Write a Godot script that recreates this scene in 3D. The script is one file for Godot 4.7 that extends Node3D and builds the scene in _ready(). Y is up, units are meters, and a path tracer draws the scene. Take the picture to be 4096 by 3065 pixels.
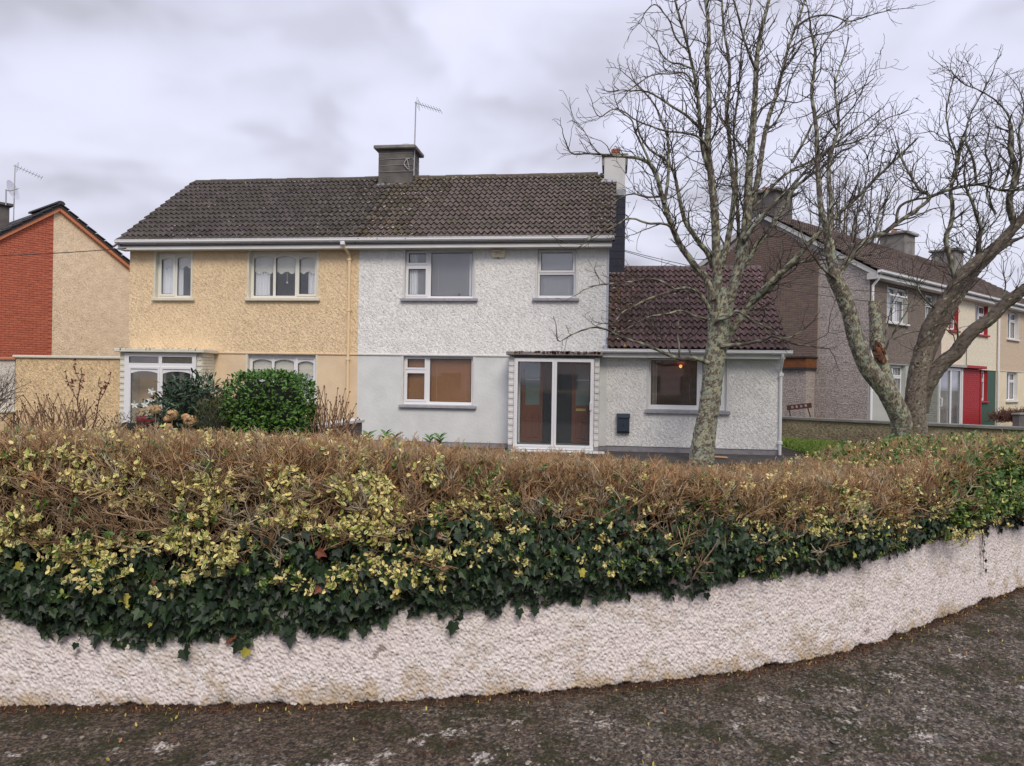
extends Node3D
# A pair of semi-detached houses behind a clipped hedge on a roughcast garden wall, bare trees and a terrace to the right.
var rng := RandomNumberGenerator.new()
var locals := {}
var used := {}
var M := {}
var tex := {}
var CAM := Vector3(0, 1.6, 0)
var FZ := -18.3   # plane of the house fronts


class MB:
	var v := PackedVector3Array()
	var n := PackedVector3Array()
	var c := PackedColorArray()
	var ix := PackedInt32Array()
	var col := Color(1, 1, 1)
	func vert(p: Vector3, nn: Vector3) -> int:
		v.append(p); n.append(nn); c.append(col)
		return v.size() - 1
	func face(i: int, j: int, k: int) -> void:
		var g := (v[j] - v[i]).cross(v[k] - v[i])
		ix.append(i)
		if g.dot(n[i] + n[j] + n[k]) > 0.0:
			ix.append(k); ix.append(j)
		else:
			ix.append(j); ix.append(k)
	func quad(a: Vector3, b: Vector3, cc: Vector3, d: Vector3, nn: Vector3) -> void:
		var i := vert(a, nn)
		vert(b, nn); vert(cc, nn); vert(d, nn)
		face(i, i + 1, i + 2); face(i, i + 2, i + 3)
	func tri(a: Vector3, b: Vector3, cc: Vector3, nn: Vector3) -> void:
		var i := vert(a, nn)
		vert(b, nn); vert(cc, nn)
		face(i, i + 1, i + 2)
	func box(ce: Vector3, size: Vector3, bev := 0.0, bs := Basis()) -> void:
		var h := size * 0.5
		var b := minf(bev, minf(h.x, minf(h.y, h.z)) * 0.9)
		var p := func(a: int, s: Vector3) -> Vector3:
			var q := Vector3()
			for i in 3:
				q[i] = s[i] * (h[i] if i == a else h[i] - b)
			return ce + bs * q
		for a in 3:
			var e := (a + 1) % 3
			var f := (a + 2) % 3
			for s in [-1.0, 1.0]:
				var q := []
				for t in [[-1.0, -1.0], [1.0, -1.0], [1.0, 1.0], [-1.0, 1.0]]:
					var sg := Vector3()
					sg[a] = s; sg[e] = t[0]; sg[f] = t[1]
					q.append(p.call(a, sg))
				var nn := Vector3()
				nn[a] = s
				quad(q[0], q[1], q[2], q[3], bs * nn)
			if b > 0.0:
				for s in [-1.0, 1.0]:
					for t in [-1.0, 1.0]:
						var s0 := Vector3()
						s0[a] = s; s0[e] = t; s0[f] = -1.0
						var s1 := s0
						s1[f] = 1.0
						var nn := Vector3()
						nn[a] = s; nn[e] = t
						quad(p.call(a, s0), p.call(a, s1), p.call(e, s1), p.call(e, s0), bs * nn.normalized())
		if b > 0.0:
			for sx in [-1.0, 1.0]:
				for sy in [-1.0, 1.0]:
					for sz in [-1.0, 1.0]:
						var s := Vector3(sx, sy, sz)
						tri(p.call(0, s), p.call(1, s), p.call(2, s), bs * s.normalized())
	func span(a: Vector3, b: Vector3, bev := 0.0) -> void:
		box((a + b) * 0.5, (b - a).abs(), bev)
	func tube(pts: Array, rad: Array, sides: int, cap := true) -> void:
		var m := pts.size()
		var up := Vector3(0.31, 0.2, 0.93)
		var first := v.size()
		for i in m:
			var d: Vector3 = (pts[mini(i + 1, m - 1)] - pts[maxi(i - 1, 0)])
			d = d.normalized() if d.length() > 1e-6 else Vector3.UP
			var s := up.cross(d)
			if s.length() < 1e-3:
				s = Vector3(1, 0, 0.1).cross(d)
			s = s.normalized()
			up = d.cross(s).normalized()
			for k in sides:
				var an := TAU * k / sides
				var r := s * cos(an) + up * sin(an)
				vert(pts[i] + r * rad[i], r)
		for i in m - 1:
			for k in sides:
				var a := first + i * sides + k
				var b := first + i * sides + (k + 1) % sides
				face(a, b, b + sides)
				face(a, b + sides, a + sides)
		if cap:
			for e in [0, m - 1]:
				var d: Vector3 = (pts[0] - pts[1]).normalized() if e == 0 else (pts[m - 1] - pts[m - 2]).normalized()
				var q := vert(pts[e], d)
				for k in sides:
					var i0 := vert(v[first + e * sides + k], d)
					var i1 := vert(v[first + e * sides + (k + 1) % sides], d)
					face(q, i0, i1)
	func lathe(at: Vector3, prof: Array, seg: int, bs := Basis()) -> void:   # profile of Vector2(radius, height)
		var first := v.size()
		var m := prof.size()
		for i in m:
			var t: Vector2 = prof[mini(i + 1, m - 1)] - prof[maxi(i - 1, 0)]
			var nn := Vector2(t.y, -t.x).normalized()
			for k in seg:
				var a := TAU * k / seg
				vert(at + bs * Vector3(prof[i].x * cos(a), prof[i].y, prof[i].x * sin(a)), bs * Vector3(nn.x * cos(a), nn.y, nn.x * sin(a)))
		for i in m - 1:
			for k in seg:
				var a := first + i * seg + k
				var b := first + i * seg + (k + 1) % seg
				face(a, b, b + seg); face(a, b + seg, a + seg)
	func prismx(poly: Array, x0: float, x1: float) -> void:   # poly of Vector2(z, y), convex
		var m := poly.size()
		var ce := Vector2()
		for p in poly: ce += p / m
		for i in m:
			var a: Vector2 = poly[i]
			var b: Vector2 = poly[(i + 1) % m]
			var e := b - a
			var nn := Vector2(e.y, -e.x).normalized()
			if nn.dot((a + b) * 0.5 - ce) < 0: nn = -nn
			quad(Vector3(x0, a.y, a.x), Vector3(x1, a.y, a.x), Vector3(x1, b.y, b.x), Vector3(x0, b.y, b.x), Vector3(0, nn.y, nn.x))
			for s in [[x0, -1.0], [x1, 1.0]]:
				tri(Vector3(s[0], ce.y, ce.x), Vector3(s[0], a.y, a.x), Vector3(s[0], b.y, b.x), Vector3(s[1], 0, 0))
	func cuts(lo: float, hi: float, holes: Array, ax: int, step := 0.0) -> Array:
		var l := [lo, hi]
		for h in holes:
			for q in [h.position[ax], h.end[ax]]:
				if q > lo + 1e-4 and q < hi - 1e-4: l.append(q)
		l.sort()
		var o := [l[0]]
		for i in range(1, l.size()):
			if l[i] - o[-1] < 1e-4: continue
			var from: float = o[-1]
			var k := maxi(1, int(ceil((l[i] - from) / step))) if step > 0 else 1
			for j in range(1, k + 1): o.append(lerpf(from, l[i], float(j) / k))
		return o
	func inside(x: float, y: float, holes: Array) -> bool:
		for h in holes:
			if x > h.position.x and x < h.end.x and y > h.position.y and y < h.end.y: return true
		return false
	func holed(r: Rect2, holes: Array, zf: float, zb: float, front := true) -> void:
		var xs := cuts(r.position.x, r.end.x, holes, 0)
		var ys := cuts(r.position.y, r.end.y, holes, 1)
		for i in xs.size() - 1:
			for j in ys.size() - 1:
				if inside((xs[i] + xs[i + 1]) / 2, (ys[j] + ys[j + 1]) / 2, holes): continue
				for s in [[zf, 1.0], [zb, -1.0]]:
					if s[1] > 0 and not front: continue
					quad(Vector3(xs[i], ys[j], s[0]), Vector3(xs[i + 1], ys[j], s[0]), Vector3(xs[i + 1], ys[j + 1], s[0]), Vector3(xs[i], ys[j + 1], s[0]), Vector3(0, 0, s[1]))
		var ring := func(q: Rect2, s: float) -> void:
			var a := q.position
			var b := q.end
			quad(Vector3(a.x, a.y, zf), Vector3(a.x, b.y, zf), Vector3(a.x, b.y, zb), Vector3(a.x, a.y, zb), Vector3(-s, 0, 0))
			quad(Vector3(b.x, a.y, zf), Vector3(b.x, b.y, zf), Vector3(b.x, b.y, zb), Vector3(b.x, a.y, zb), Vector3(s, 0, 0))
			quad(Vector3(a.x, a.y, zf), Vector3(b.x, a.y, zf), Vector3(b.x, a.y, zb), Vector3(a.x, a.y, zb), Vector3(0, -s, 0))
			quad(Vector3(a.x, b.y, zf), Vector3(b.x, b.y, zf), Vector3(b.x, b.y, zb), Vector3(a.x, b.y, zb), Vector3(0, s, 0))
		ring.call(r, 1.0)
		for h in holes: ring.call(h, -1.0)
	# a roughcast face in the xy plane at z, with its openings, heaved by a height function
	func relief(r: Rect2, holes: Array, z: float, step: float, hf: Callable, cf = null) -> void:
		var xs := cuts(r.position.x, r.end.x, holes, 0, step)
		var ys := cuts(r.position.y, r.end.y, holes, 1, step)
		var w := xs.size()
		var first := v.size()
		for y in ys:
			for x in xs:
				var h: float = hf.call(x, y)
				var e := 0.01
				var nn := Vector3(-(hf.call(x + e, y) - h) / e, -(hf.call(x, y + e) - h) / e, 1.0).normalized()
				if cf: col = cf.call(x, y)
				vert(Vector3(x, y, z + h), nn)
		for j in ys.size() - 1:
			for i in w - 1:
				if inside((xs[i] + xs[i + 1]) / 2, (ys[j] + ys[j + 1]) / 2, holes): continue
				var a := first + j * w + i
				ix.append_array(PackedInt32Array([a, a + w, a + 1, a + 1, a + w, a + w + 1]))
	func mesh() -> ArrayMesh:
		var a := []
		a.resize(Mesh.ARRAY_MAX)
		a[Mesh.ARRAY_VERTEX] = v
		a[Mesh.ARRAY_NORMAL] = n
		a[Mesh.ARRAY_COLOR] = c
		a[Mesh.ARRAY_INDEX] = ix
		var m := ArrayMesh.new()
		m.add_surface_from_arrays(Mesh.PRIMITIVE_TRIANGLES, a)
		return m


# ---------------------------------------------------------------- naming helpers
func numbered(s: String) -> String:
	var k: int = used.get(s, -1) + 1
	used[s] = k
	return s if k == 0 else "%s_%03d" % [s, k]

func thing(nm: String, label: String, cat: String, at := Vector3.ZERO, turn := 0.0, group := "", is_local := false) -> Node3D:
	var o := Node3D.new()
	o.name = numbered(nm)
	add_child(o)
	o.position = at
	o.rotation.y = turn
	o.set_meta("label", label)
	o.set_meta("category", cat)
	if group: o.set_meta("group", group)
	if is_local or turn != 0.0: locals[o] = true
	return o

func hang(o: Node3D, nm: String, par: Node) -> void:
	if par == self:
		o.name = numbered(nm)
		add_child(o)
		return
	var k: Dictionary = par.get_meta("names") if par.has_meta("names") else {}
	var q: int = k.get(nm, -1) + 1
	k[nm] = q
	par.set_meta("names", k)
	o.name = nm if q == 0 else "%s_%03d" % [nm, q]
	par.add_child(o)
	if par.get_parent() == self and not locals.has(par) and par is Node3D and not par is MeshInstance3D:
		o.position -= par.position

func part(nm: String, mb, mat: Material, par: Node, kind := "") -> MeshInstance3D:
	var o := MeshInstance3D.new()
	o.mesh = mb.mesh() if mb is MB else mb
	o.material_override = mat
	hang(o, nm, par)
	if kind: o.set_meta("kind", kind)
	return o

func place(nm: String, mesh: Mesh, mat: Material, par: Node, x: Transform3D) -> MeshInstance3D:
	var o := MeshInstance3D.new()
	o.mesh = mesh
	o.material_override = mat
	o.transform = x
	hang(o, nm, par)
	return o

func scatter(nm: String, mesh: Mesh, mat: Material, par: Node, xs: Array, cols := [], kind := "stuff") -> MultiMeshInstance3D:
	var mm := MultiMesh.new()
	mm.transform_format = MultiMesh.TRANSFORM_3D
	mm.use_colors = cols.size() > 0
	mm.mesh = mesh
	mm.instance_count = xs.size()
	for i in xs.size():
		mm.set_instance_transform(i, xs[i])
		if cols.size(): mm.set_instance_color(i, cols[i])
	var o := MultiMeshInstance3D.new()
	o.multimesh = mm
	o.material_override = mat
	hang(o, nm, par)
	o.set_meta("kind", kind)
	return o

func struct(nm: String, mb, mat: Material, kind := "structure") -> MeshInstance3D:
	return part(nm, mb, mat, self, kind)

func tag(o: Node3D, label: String, cat: String, group := "") -> void:
	o.set_meta("label", label)
	o.set_meta("category", cat)
	if group: o.set_meta("group", group)

# ---------------------------------------------------------------- materials
func lin(r: float, g: float, b: float) -> Color:
	return Color(r, g, b).linear_to_srgb()

func fn(sd: int, freq: float, type := FastNoiseLite.TYPE_SIMPLEX, oct := 3) -> FastNoiseLite:
	var f := FastNoiseLite.new()
	f.seed = sd
	f.noise_type = type
	f.frequency = freq
	f.fractal_type = FastNoiseLite.FRACTAL_FBM if oct > 1 else FastNoiseLite.FRACTAL_NONE
	f.fractal_octaves = oct
	return f

func ntex(key: String, f: FastNoiseLite, lo = null, hi = null, size := 512) -> NoiseTexture2D:
	if tex.has(key): return tex[key]
	var t := NoiseTexture2D.new()
	t.width = size
	t.height = size
	t.seamless = true
	t.noise = f
	if lo != null:
		var g := Gradient.new()
		g.set_color(0, lo); g.set_color(1, hi)
		t.color_ramp = g
	tex[key] = t
	return t

func mt(key: String, c: Color, rough := 0.85, t: Texture2D = null, sc := 1.0, bump: Texture2D = null, cm := 0.0, vc := false) -> StandardMaterial3D:
	if M.has(key): return M[key]
	var m := StandardMaterial3D.new()
	m.resource_name = key
	m.albedo_color = c
	m.roughness = rough
	m.vertex_color_use_as_albedo = vc
	if t or bump:
		m.uv1_triplanar = true
		m.uv1_world_triplanar = true
		m.uv1_scale = Vector3(sc, sc, sc)
	if t: m.albedo_texture = t
	if bump:
		m.heightmap_enabled = true
		m.heightmap_texture = bump
		m.heightmap_scale = cm
	M[key] = m
	return m

func g(l: float) -> Color:
	return Color(l, l, l).linear_to_srgb()

func textures() -> void:
	ntex("mottle", fn(11, 0.012, FastNoiseLite.TYPE_SIMPLEX, 5), g(0.72), g(1.0))
	ntex("grain", fn(12, 0.09, FastNoiseLite.TYPE_SIMPLEX, 3), g(0.7), g(1.0))
	ntex("stain", fn(13, 0.006, FastNoiseLite.TYPE_SIMPLEX, 6), g(0.5), g(1.0))
	ntex("faint", fn(14, 0.008, FastNoiseLite.TYPE_SIMPLEX, 5), g(0.86), g(1.0))
	ntex("rough", fn(15, 0.06, FastNoiseLite.TYPE_SIMPLEX, 4))
	ntex("cell", fn(16, 0.05, FastNoiseLite.TYPE_CELLULAR, 2))
	var sp := fn(19, 0.15, FastNoiseLite.TYPE_CELLULAR, 1)
	sp.cellular_return_type = FastNoiseLite.RETURN_CELL_VALUE
	ntex("speckle", sp, Color(lin(0.16, 0.155, 0.15)), Color(lin(1.0, 0.97, 0.93)), 1024)
	var d := fn(17, 0.11, FastNoiseLite.TYPE_CELLULAR, 1)
	d.cellular_return_type = FastNoiseLite.RETURN_CELL_VALUE
	ntex("dash", d, Color(lin(0.26, 0.24, 0.23)), Color(lin(1.0, 0.95, 0.9)))
	ntex("wood", fn(18, 0.03, FastNoiseLite.TYPE_SIMPLEX, 4), g(0.55), g(1.0))

func glass() -> StandardMaterial3D:
	if M.has("glass"): return M["glass"]
	var m := mt("glass", Color(0.75, 0.8, 0.85, 0.015), 0.02)
	m.transparency = BaseMaterial3D.TRANSPARENCY_ALPHA
	return m

func X(p: Vector3, b := Basis()) -> Transform3D:
	return Transform3D(b, p)

# ---------------------------------------------------------------- setting: camera, sky, sun
func sky_and_sun() -> void:
	var cam := Camera3D.new()
	cam.name = "camera"
	add_child(cam)
	cam.position = CAM
	cam.rotation_order = EULER_ORDER_YXZ
	cam.rotation_degrees = Vector3(-0.071, 7.345, 0.896)
	cam.fov = 53.02
	cam.near = 0.05
	cam.far = 2000.0
	cam.current = true
	var im := Image.create(1024, 512, false, Image.FORMAT_RGBF)
	var f1 := fn(5, 1.6, FastNoiseLite.TYPE_SIMPLEX, 5)
	var f2 := fn(6, 3.2, FastNoiseLite.TYPE_SIMPLEX, 5)
	var f3 := fn(8, 0.9, FastNoiseLite.TYPE_SIMPLEX, 3)
	for j in 512:
		var el := (0.5 - (j + 0.5) / 512.0) * PI
		for i in 1024:
			if el < -0.1:
				im.set_pixel(i, j, Color(0.1, 0.095, 0.09))
				continue
			var az := ((i + 0.5) / 1024.0 - 0.5) * TAU
			var d := Vector3(sin(az) * cos(el), sin(el), -cos(az) * cos(el))
			# the cloud layer, seen from below
			var q := d / (maxf(d.y, 0.0) + 0.22)
			var a := f1.get_noise_3d(q.x * 0.55, 0.0, q.z * 0.55)
			var b := f2.get_noise_3d(q.x * 0.6 + a * 0.5, 3.0, q.z * 0.6)
			var w := f3.get_noise_3d(d.x * 2.0, d.y * 3.0, d.z * 2.0)
			var az2 := az + 0.50
			var dark := exp(-pow(az2 / 0.33, 2.0) - pow((el - 0.305) / 0.085, 2.0)) * 1.25
			dark += exp(-pow((az + 0.27) / 0.22, 2.0) - pow((el - 0.40) / 0.06, 2.0)) * 0.35
			dark += exp(-pow((az - 0.2) / 0.5, 2.0) - pow((el - 0.10) / 0.05, 2.0)) * 0.22
			var t := clampf(0.34 + a * 0.5 + b * 0.35 + w * 0.35 + dark * (0.9 + b * 1.2), 0.0, 1.0)
			var c := Color(0.63, 0.64, 0.79).lerp(Color(0.31, 0.31, 0.345), t * t * (3 - 2 * t))
			var lift := exp(-pow((el - 0.16) / 0.11, 2.0)) * clampf(0.6 - t, 0.0, 1.0)
			c = c.lerp(Color(0.72, 0.74, 0.82), lift)
			var k := (1.0 + 0.45 * sin(maxf(el, 0.0))) * 0.91
			im.set_pixel(i, j, Color(c.r * k, c.g * k, c.b * k))
	var ps := PanoramaSkyMaterial.new()
	ps.panorama = ImageTexture.create_from_image(im)
	var sk := Sky.new()
	sk.sky_material = ps
	var e := Environment.new()
	e.background_mode = Environment.BG_SKY
	e.sky = sk
	e.tonemap_mode = Environment.TONE_MAPPER_LINEAR
	e.tonemap_exposure = 1.24
	e.sdfgi_enabled = true
	e.ssao_enabled = true
	e.ssil_enabled = true
	var we := WorldEnvironment.new()
	we.name = "world_environment"
	we.environment = e
	add_child(we)
	var sun := DirectionalLight3D.new()
	sun.name = "sun"
	sun.light_energy = 0.5
	sun.light_color = Color(1.0, 0.95, 0.88)
	sun.light_angular_distance = 24.0
	sun.shadow_enabled = true
	sun.rotation_degrees = Vector3(-43, 20, 0)
	add_child(sun)

# ---------------------------------------------------------------- building helpers
var leaf300 := 300

func cast(sd: int, amp: float, fr := 10.0) -> Callable:
	var a := fn(sd, fr, FastNoiseLite.TYPE_SIMPLEX, 2)
	a.domain_warp_enabled = true
	a.domain_warp_amplitude = 0.03
	a.domain_warp_frequency = 4.0
	return func(x: float, y: float) -> float:
		return amp * (0.7 - 2.0 * absf(a.get_noise_2d(x, y * 1.35)))

func window(par: Node3D, r: Rect2, zf: float, cells: Array, o := {}) -> MeshInstance3D:
	var fm: Material = o.get("mat", M["upvc"])
	var zw: float = zf - o.get("recess", 0.11)
	var holes := []
	for c in cells:
		var q := Rect2(c[0], c[1], c[2] - c[0], c[3] - c[1])
		holes.append(q.grow(0.035) if c[4] % 2 == 1 else q)
	var f := MB.new()
	f.holed(r.grow(-0.0075), holes, zw, zw - 0.06)
	var w := part("window", f, fm, par)
	for c in cells:
		var q := Rect2(c[0], c[1], c[2] - c[0], c[3] - c[1])
		if c[4] % 2 == 1:
			var s := MB.new()
			s.holed(q.grow(0.05), [q], zw + 0.018, zw - 0.05)
			part("sash", s, fm, w)
		var bead := MB.new()
		bead.holed(q.grow(0.001), [q.grow(-0.011)], zw - 0.012, zw - 0.03)
		part("glazing_bead", bead, M["rubber"], w)
		var p := MB.new()
		for z in [zw - 0.022, zw - 0.042]:
			p.span(Vector3(q.position.x, q.position.y, z), Vector3(q.end.x, q.end.y, z - 0.005))
		part("pane", p, glass(), w)
		if c[4] >= 2:
			arch(w, q, zw - 0.010, 0.06, 0.115, fm)
	return w

func arch(w: Node3D, q: Rect2, z: float, thin: float, deep: float, m: Material) -> void:
	var a := MB.new()
	var k := 14
	for i in k:
		var t0 := float(i) / k
		var t1 := float(i + 1) / k
		var y0 := q.end.y - lerpf(thin, deep, pow(absf(t0 * 2 - 1), 2.2))
		var y1 := q.end.y - lerpf(thin, deep, pow(absf(t1 * 2 - 1), 2.2))
		var x0 := lerpf(q.position.x, q.end.x, t0)
		var x1 := lerpf(q.position.x, q.end.x, t1)
		a.quad(Vector3(x0, y0, z), Vector3(x1, y1, z), Vector3(x1, q.end.y, z), Vector3(x0, q.end.y, z), Vector3(0, 0, 1))
		a.quad(Vector3(x0, y0, z), Vector3(x1, y1, z), Vector3(x1, y1, z - 0.012), Vector3(x0, y0, z - 0.012), Vector3(0, -1, 0))
	part("arched_head", a, m, w)

func sill(par: Node3D, x0: float, x1: float, top: float, z: float, m: Material, h := 0.07, proud := 0.09) -> void:
	var s := MB.new()
	s.span(Vector3(x0, top - h, z - 0.12), Vector3(x1, top, z + proud), 0.008)
	part("window_sill", s, m, par)

func surround(par: Node3D, r: Rect2, z: float, m: Material, sides := "lr", deep := 0.13, wide := 0.045, proud := 0.014) -> void:
	var s := MB.new()
	for side in [[-1, "l"], [1, "r"]]:
		if not side[1] in sides: continue
		var x: float = r.position.x if side[0] < 0 else r.end.x
		var xi: float = x - side[0] * 0.006
		s.span(Vector3(minf(xi, x + side[0] * wide), r.position.y + 0.002, z - deep), Vector3(maxf(xi, x + side[0] * wide), r.end.y, z + proud), 0.004)
	if "t" in sides:
		s.span(Vector3(r.position.x - wide, r.end.y - 0.005, z - deep), Vector3(r.end.x + wide, r.end.y + wide * 0.7, z + proud + 0.003), 0.004)
	part("window_surround", s, m, par)

func slats(w: Node3D, r: Rect2, z: float, pitch: float, tilt: float, m: Material) -> void:
	var s := MB.new()
	var y := r.end.y
	var d := Vector3(0, sin(tilt), cos(tilt)) * pitch * 0.56
	var nn := Vector3(0, cos(tilt), -sin(tilt))
	while y > r.position.y:
		var c := Vector3(0, y, z)
		var a := Vector3(r.position.x, 0, 0)
		var b := Vector3(r.end.x, 0, 0)
		s.quad(a + c - d, b + c - d, b + c + d, a + c + d, nn if nn.z > 0 else -nn)
		y -= pitch
	part("blind", s, m, w, "stuff")
	var k := MB.new()
	for t in [0.16, 0.84]:
		var x := lerpf(r.position.x, r.end.x, t)
		k.span(Vector3(x - 0.004, r.position.y, z + pitch * 0.6), Vector3(x + 0.004, r.end.y, z + pitch * 0.6 + 0.002))
	k.span(Vector3(r.position.x, r.end.y - 0.02, z - 0.02), Vector3(r.end.x, r.end.y + 0.03, z + 0.02))
	part("blind_rail", k, m, w)

func roman(w: Node3D, x0: float, x1: float, top: float, bot: float, z: float, m: Material) -> void:
	var s := MB.new()
	var k := 28
	var sc := func(t: float) -> float:
		return bot + 0.035 * cos((t * 2 - 1) * TAU) - 0.02 * exp(-pow((t - 0.5) / 0.03, 2.0))
	for i in k:
		var a := float(i) / k
		var b := float(i + 1) / k
		var xa := lerpf(x0, x1, a)
		var xb := lerpf(x0, x1, b)
		s.quad(Vector3(xa, sc.call(a), z), Vector3(xb, sc.call(b), z), Vector3(xb, bot + 0.13, z), Vector3(xa, bot + 0.13, z), Vector3(0, 0, 1))
	s.quad(Vector3(x0, bot + 0.138, z - 0.004), Vector3(x1, bot + 0.138, z - 0.004), Vector3(x1, top, z - 0.004), Vector3(x0, top, z - 0.004), Vector3(0, 0, 1))
	s.span(Vector3(x0, bot + 0.125, z - 0.004), Vector3(x1, bot + 0.14, z + 0.006))
	part("blind", s, m, w)

func curtain(w: Node3D, x0: float, x1: float, bot: float, top: float, z: float, m: Material, fold := 0.075) -> void:
	var s := MB.new()
	var k := int((x1 - x0) / fold * 8)
	for i in k:
		var xa := lerpf(x0, x1, float(i) / k)
		var xb := lerpf(x0, x1, float(i + 1) / k)
		var za := z + 0.022 * sin(xa / fold * TAU) + 0.008 * sin(xa * 31.0)
		var zb := z + 0.022 * sin(xb / fold * TAU) + 0.008 * sin(xb * 31.0)
		s.quad(Vector3(xa, bot, za), Vector3(xb, bot, zb), Vector3(xb, top, zb), Vector3(xa, top, za), Vector3(za - zb, 0, xb - xa).normalized())
	part("curtain", s, m, w)

func tile_mesh(sd: int) -> ArrayMesh:   # two rolls wide; x across, y off the roof, z down the slope
	var b := MB.new()
	var w := 0.298
	var l := 0.35
	var k := 16
	var r := RandomNumberGenerator.new()
	r.seed = sd
	var ph := r.randf_range(-0.06, 0.06)
	var hh := func(x: float) -> float:
		var t := fposmod(x / w * 2.0 + ph + 0.3, 1.0)
		return 0.056 * pow(0.5 + 0.5 * cos(TAU * (t - 0.5)), 1.2)
	for i in k + 1:
		var x := -w / 2 + w * i / k
		var e := 0.004
		var nn := Vector3(-(hh.call(x + e) - hh.call(x - e)) / (2 * e), 1, 0.03).normalized()
		for z in [-l, -l * 0.5, -0.012]:
			b.vert(Vector3(x, hh.call(x) + r.randf_range(-0.0012, 0.0012), z), nn)
		b.vert(Vector3(x, hh.call(x) - 0.004, 0.0), (nn + Vector3(0, 0, 0.9)).normalized())
		b.col = Color(0.22, 0.21, 0.20)  # lip painted dark, standing in for the shade line under each course
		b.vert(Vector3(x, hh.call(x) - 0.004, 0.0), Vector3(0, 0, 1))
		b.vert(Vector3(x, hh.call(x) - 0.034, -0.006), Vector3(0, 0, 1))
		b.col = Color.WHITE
	for i in k:
		var a := i * 6
		for s in [0, 1, 2, 4]:
			b.face(a + s, a + s + 6, a + s + 7); b.face(a + s, a + s + 7, a + s + 1)
	for s in [-1, 1]:
		var x: float = s * w / 2
		var h: float = hh.call(x)
		b.quad(Vector3(x, h, -l), Vector3(x, h, 0), Vector3(x, h - 0.03, 0), Vector3(x, h - 0.03, -l), Vector3(s, 0, 0))
	return b.mesh()

var TILES := []

# rows of tiles on a slope that climbs from the eave towards -z; at most 300 as parts, the nearest rows first
func tiles(roof: Node3D, x0: float, cols: int, y0: float, z0: float, pitch: float, rows: int, expo: float, ms: Array, pick: Callable, skip = null, w := 0.3) -> void:
	var up := Vector3(0, sin(pitch), -cos(pitch))
	var n := 0
	var rest := []
	for j in rows:
		for i in cols:
			var p := Vector3(x0 + (i + 0.5) * w + (rng.randf() - 0.5) * 0.005, y0, z0) + up * (j * expo + rng.randf_range(-0.004, 0.004))
			if skip and skip.call(p): continue
			var b := Basis(Vector3(1, 0, 0), pitch - 0.14 + rng.randf_range(-0.012, 0.012)) * Basis(Vector3(0, 1, 0), rng.randf_range(-0.008, 0.008))
			var x := X(p + Vector3(0, cos(pitch), sin(pitch)) * (0.062 + rng.randf() * 0.005), b)
			if n < 300:
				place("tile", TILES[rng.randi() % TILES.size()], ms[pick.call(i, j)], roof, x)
			else:
				rest.append(x)
			n += 1
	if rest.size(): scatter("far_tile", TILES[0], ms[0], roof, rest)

func ridge_tiles(roof: Node3D, x0: float, x1: float, y: float, z: float, m: Material, skip = null) -> void:
	var b := MB.new()
	var pr := []
	var k := 8
	for i in k + 1:
		var a := PI * i / k
		pr.append(Vector2(z * 0 + 0.135 * cos(a), -0.05 + 0.115 * sin(a)))
	b.prismx(pr, -0.222, 0.222)
	var me := b.mesh()
	var cnt := int((x1 - x0) / 0.45)
	var w := (x1 - x0) / cnt
	for i in cnt:
		var p := Vector3(x0 + (i + 0.5) * w, y + rng.randf_range(-0.008, 0.008), z)
		if skip and skip.call(p): continue
		place("ridge_tile", me, m, roof, X(p, Basis(Vector3(0, 0, 1), rng.randf_range(-0.012, 0.012)).scaled(Vector3(w / 0.45, 1, 1))))

func gutter(par: Node3D, x0: float, x1: float, y: float, z: float, m: Material) -> void:
	var s := MB.new()
	s.prismx([Vector2(z, y), Vector2(z, y - 0.055), Vector2(z - 0.03, y - 0.085), Vector2(z - 0.11, y - 0.085), Vector2(z - 0.115, y)], x0, x1)
	s.span(Vector3(x0, y - 0.008, z - 0.004), Vector3(x1, y + 0.006, z + 0.008))
	var gt := part("gutter", s, m, par)
	var b := MB.new()
	b.prismx([Vector2(z + 0.012, y + 0.008), Vector2(z + 0.006, y - 0.06), Vector2(z - 0.03, y - 0.095), Vector2(z - 0.11, y - 0.095), Vector2(z - 0.11, y + 0.008)], -0.015, 0.015)
	var me := b.mesh()
	var x := x0 + 0.15
	while x < x1:
		place("bracket", me, m, gt, X(Vector3(x, 0, 0)))
		x += 0.92

func brick_mesh(w: float, h: float, d: float) -> ArrayMesh:
	var b := MB.new()
	b.box(Vector3.ZERO, Vector3(w, h, d), 0.006)
	return b.mesh()

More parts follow.
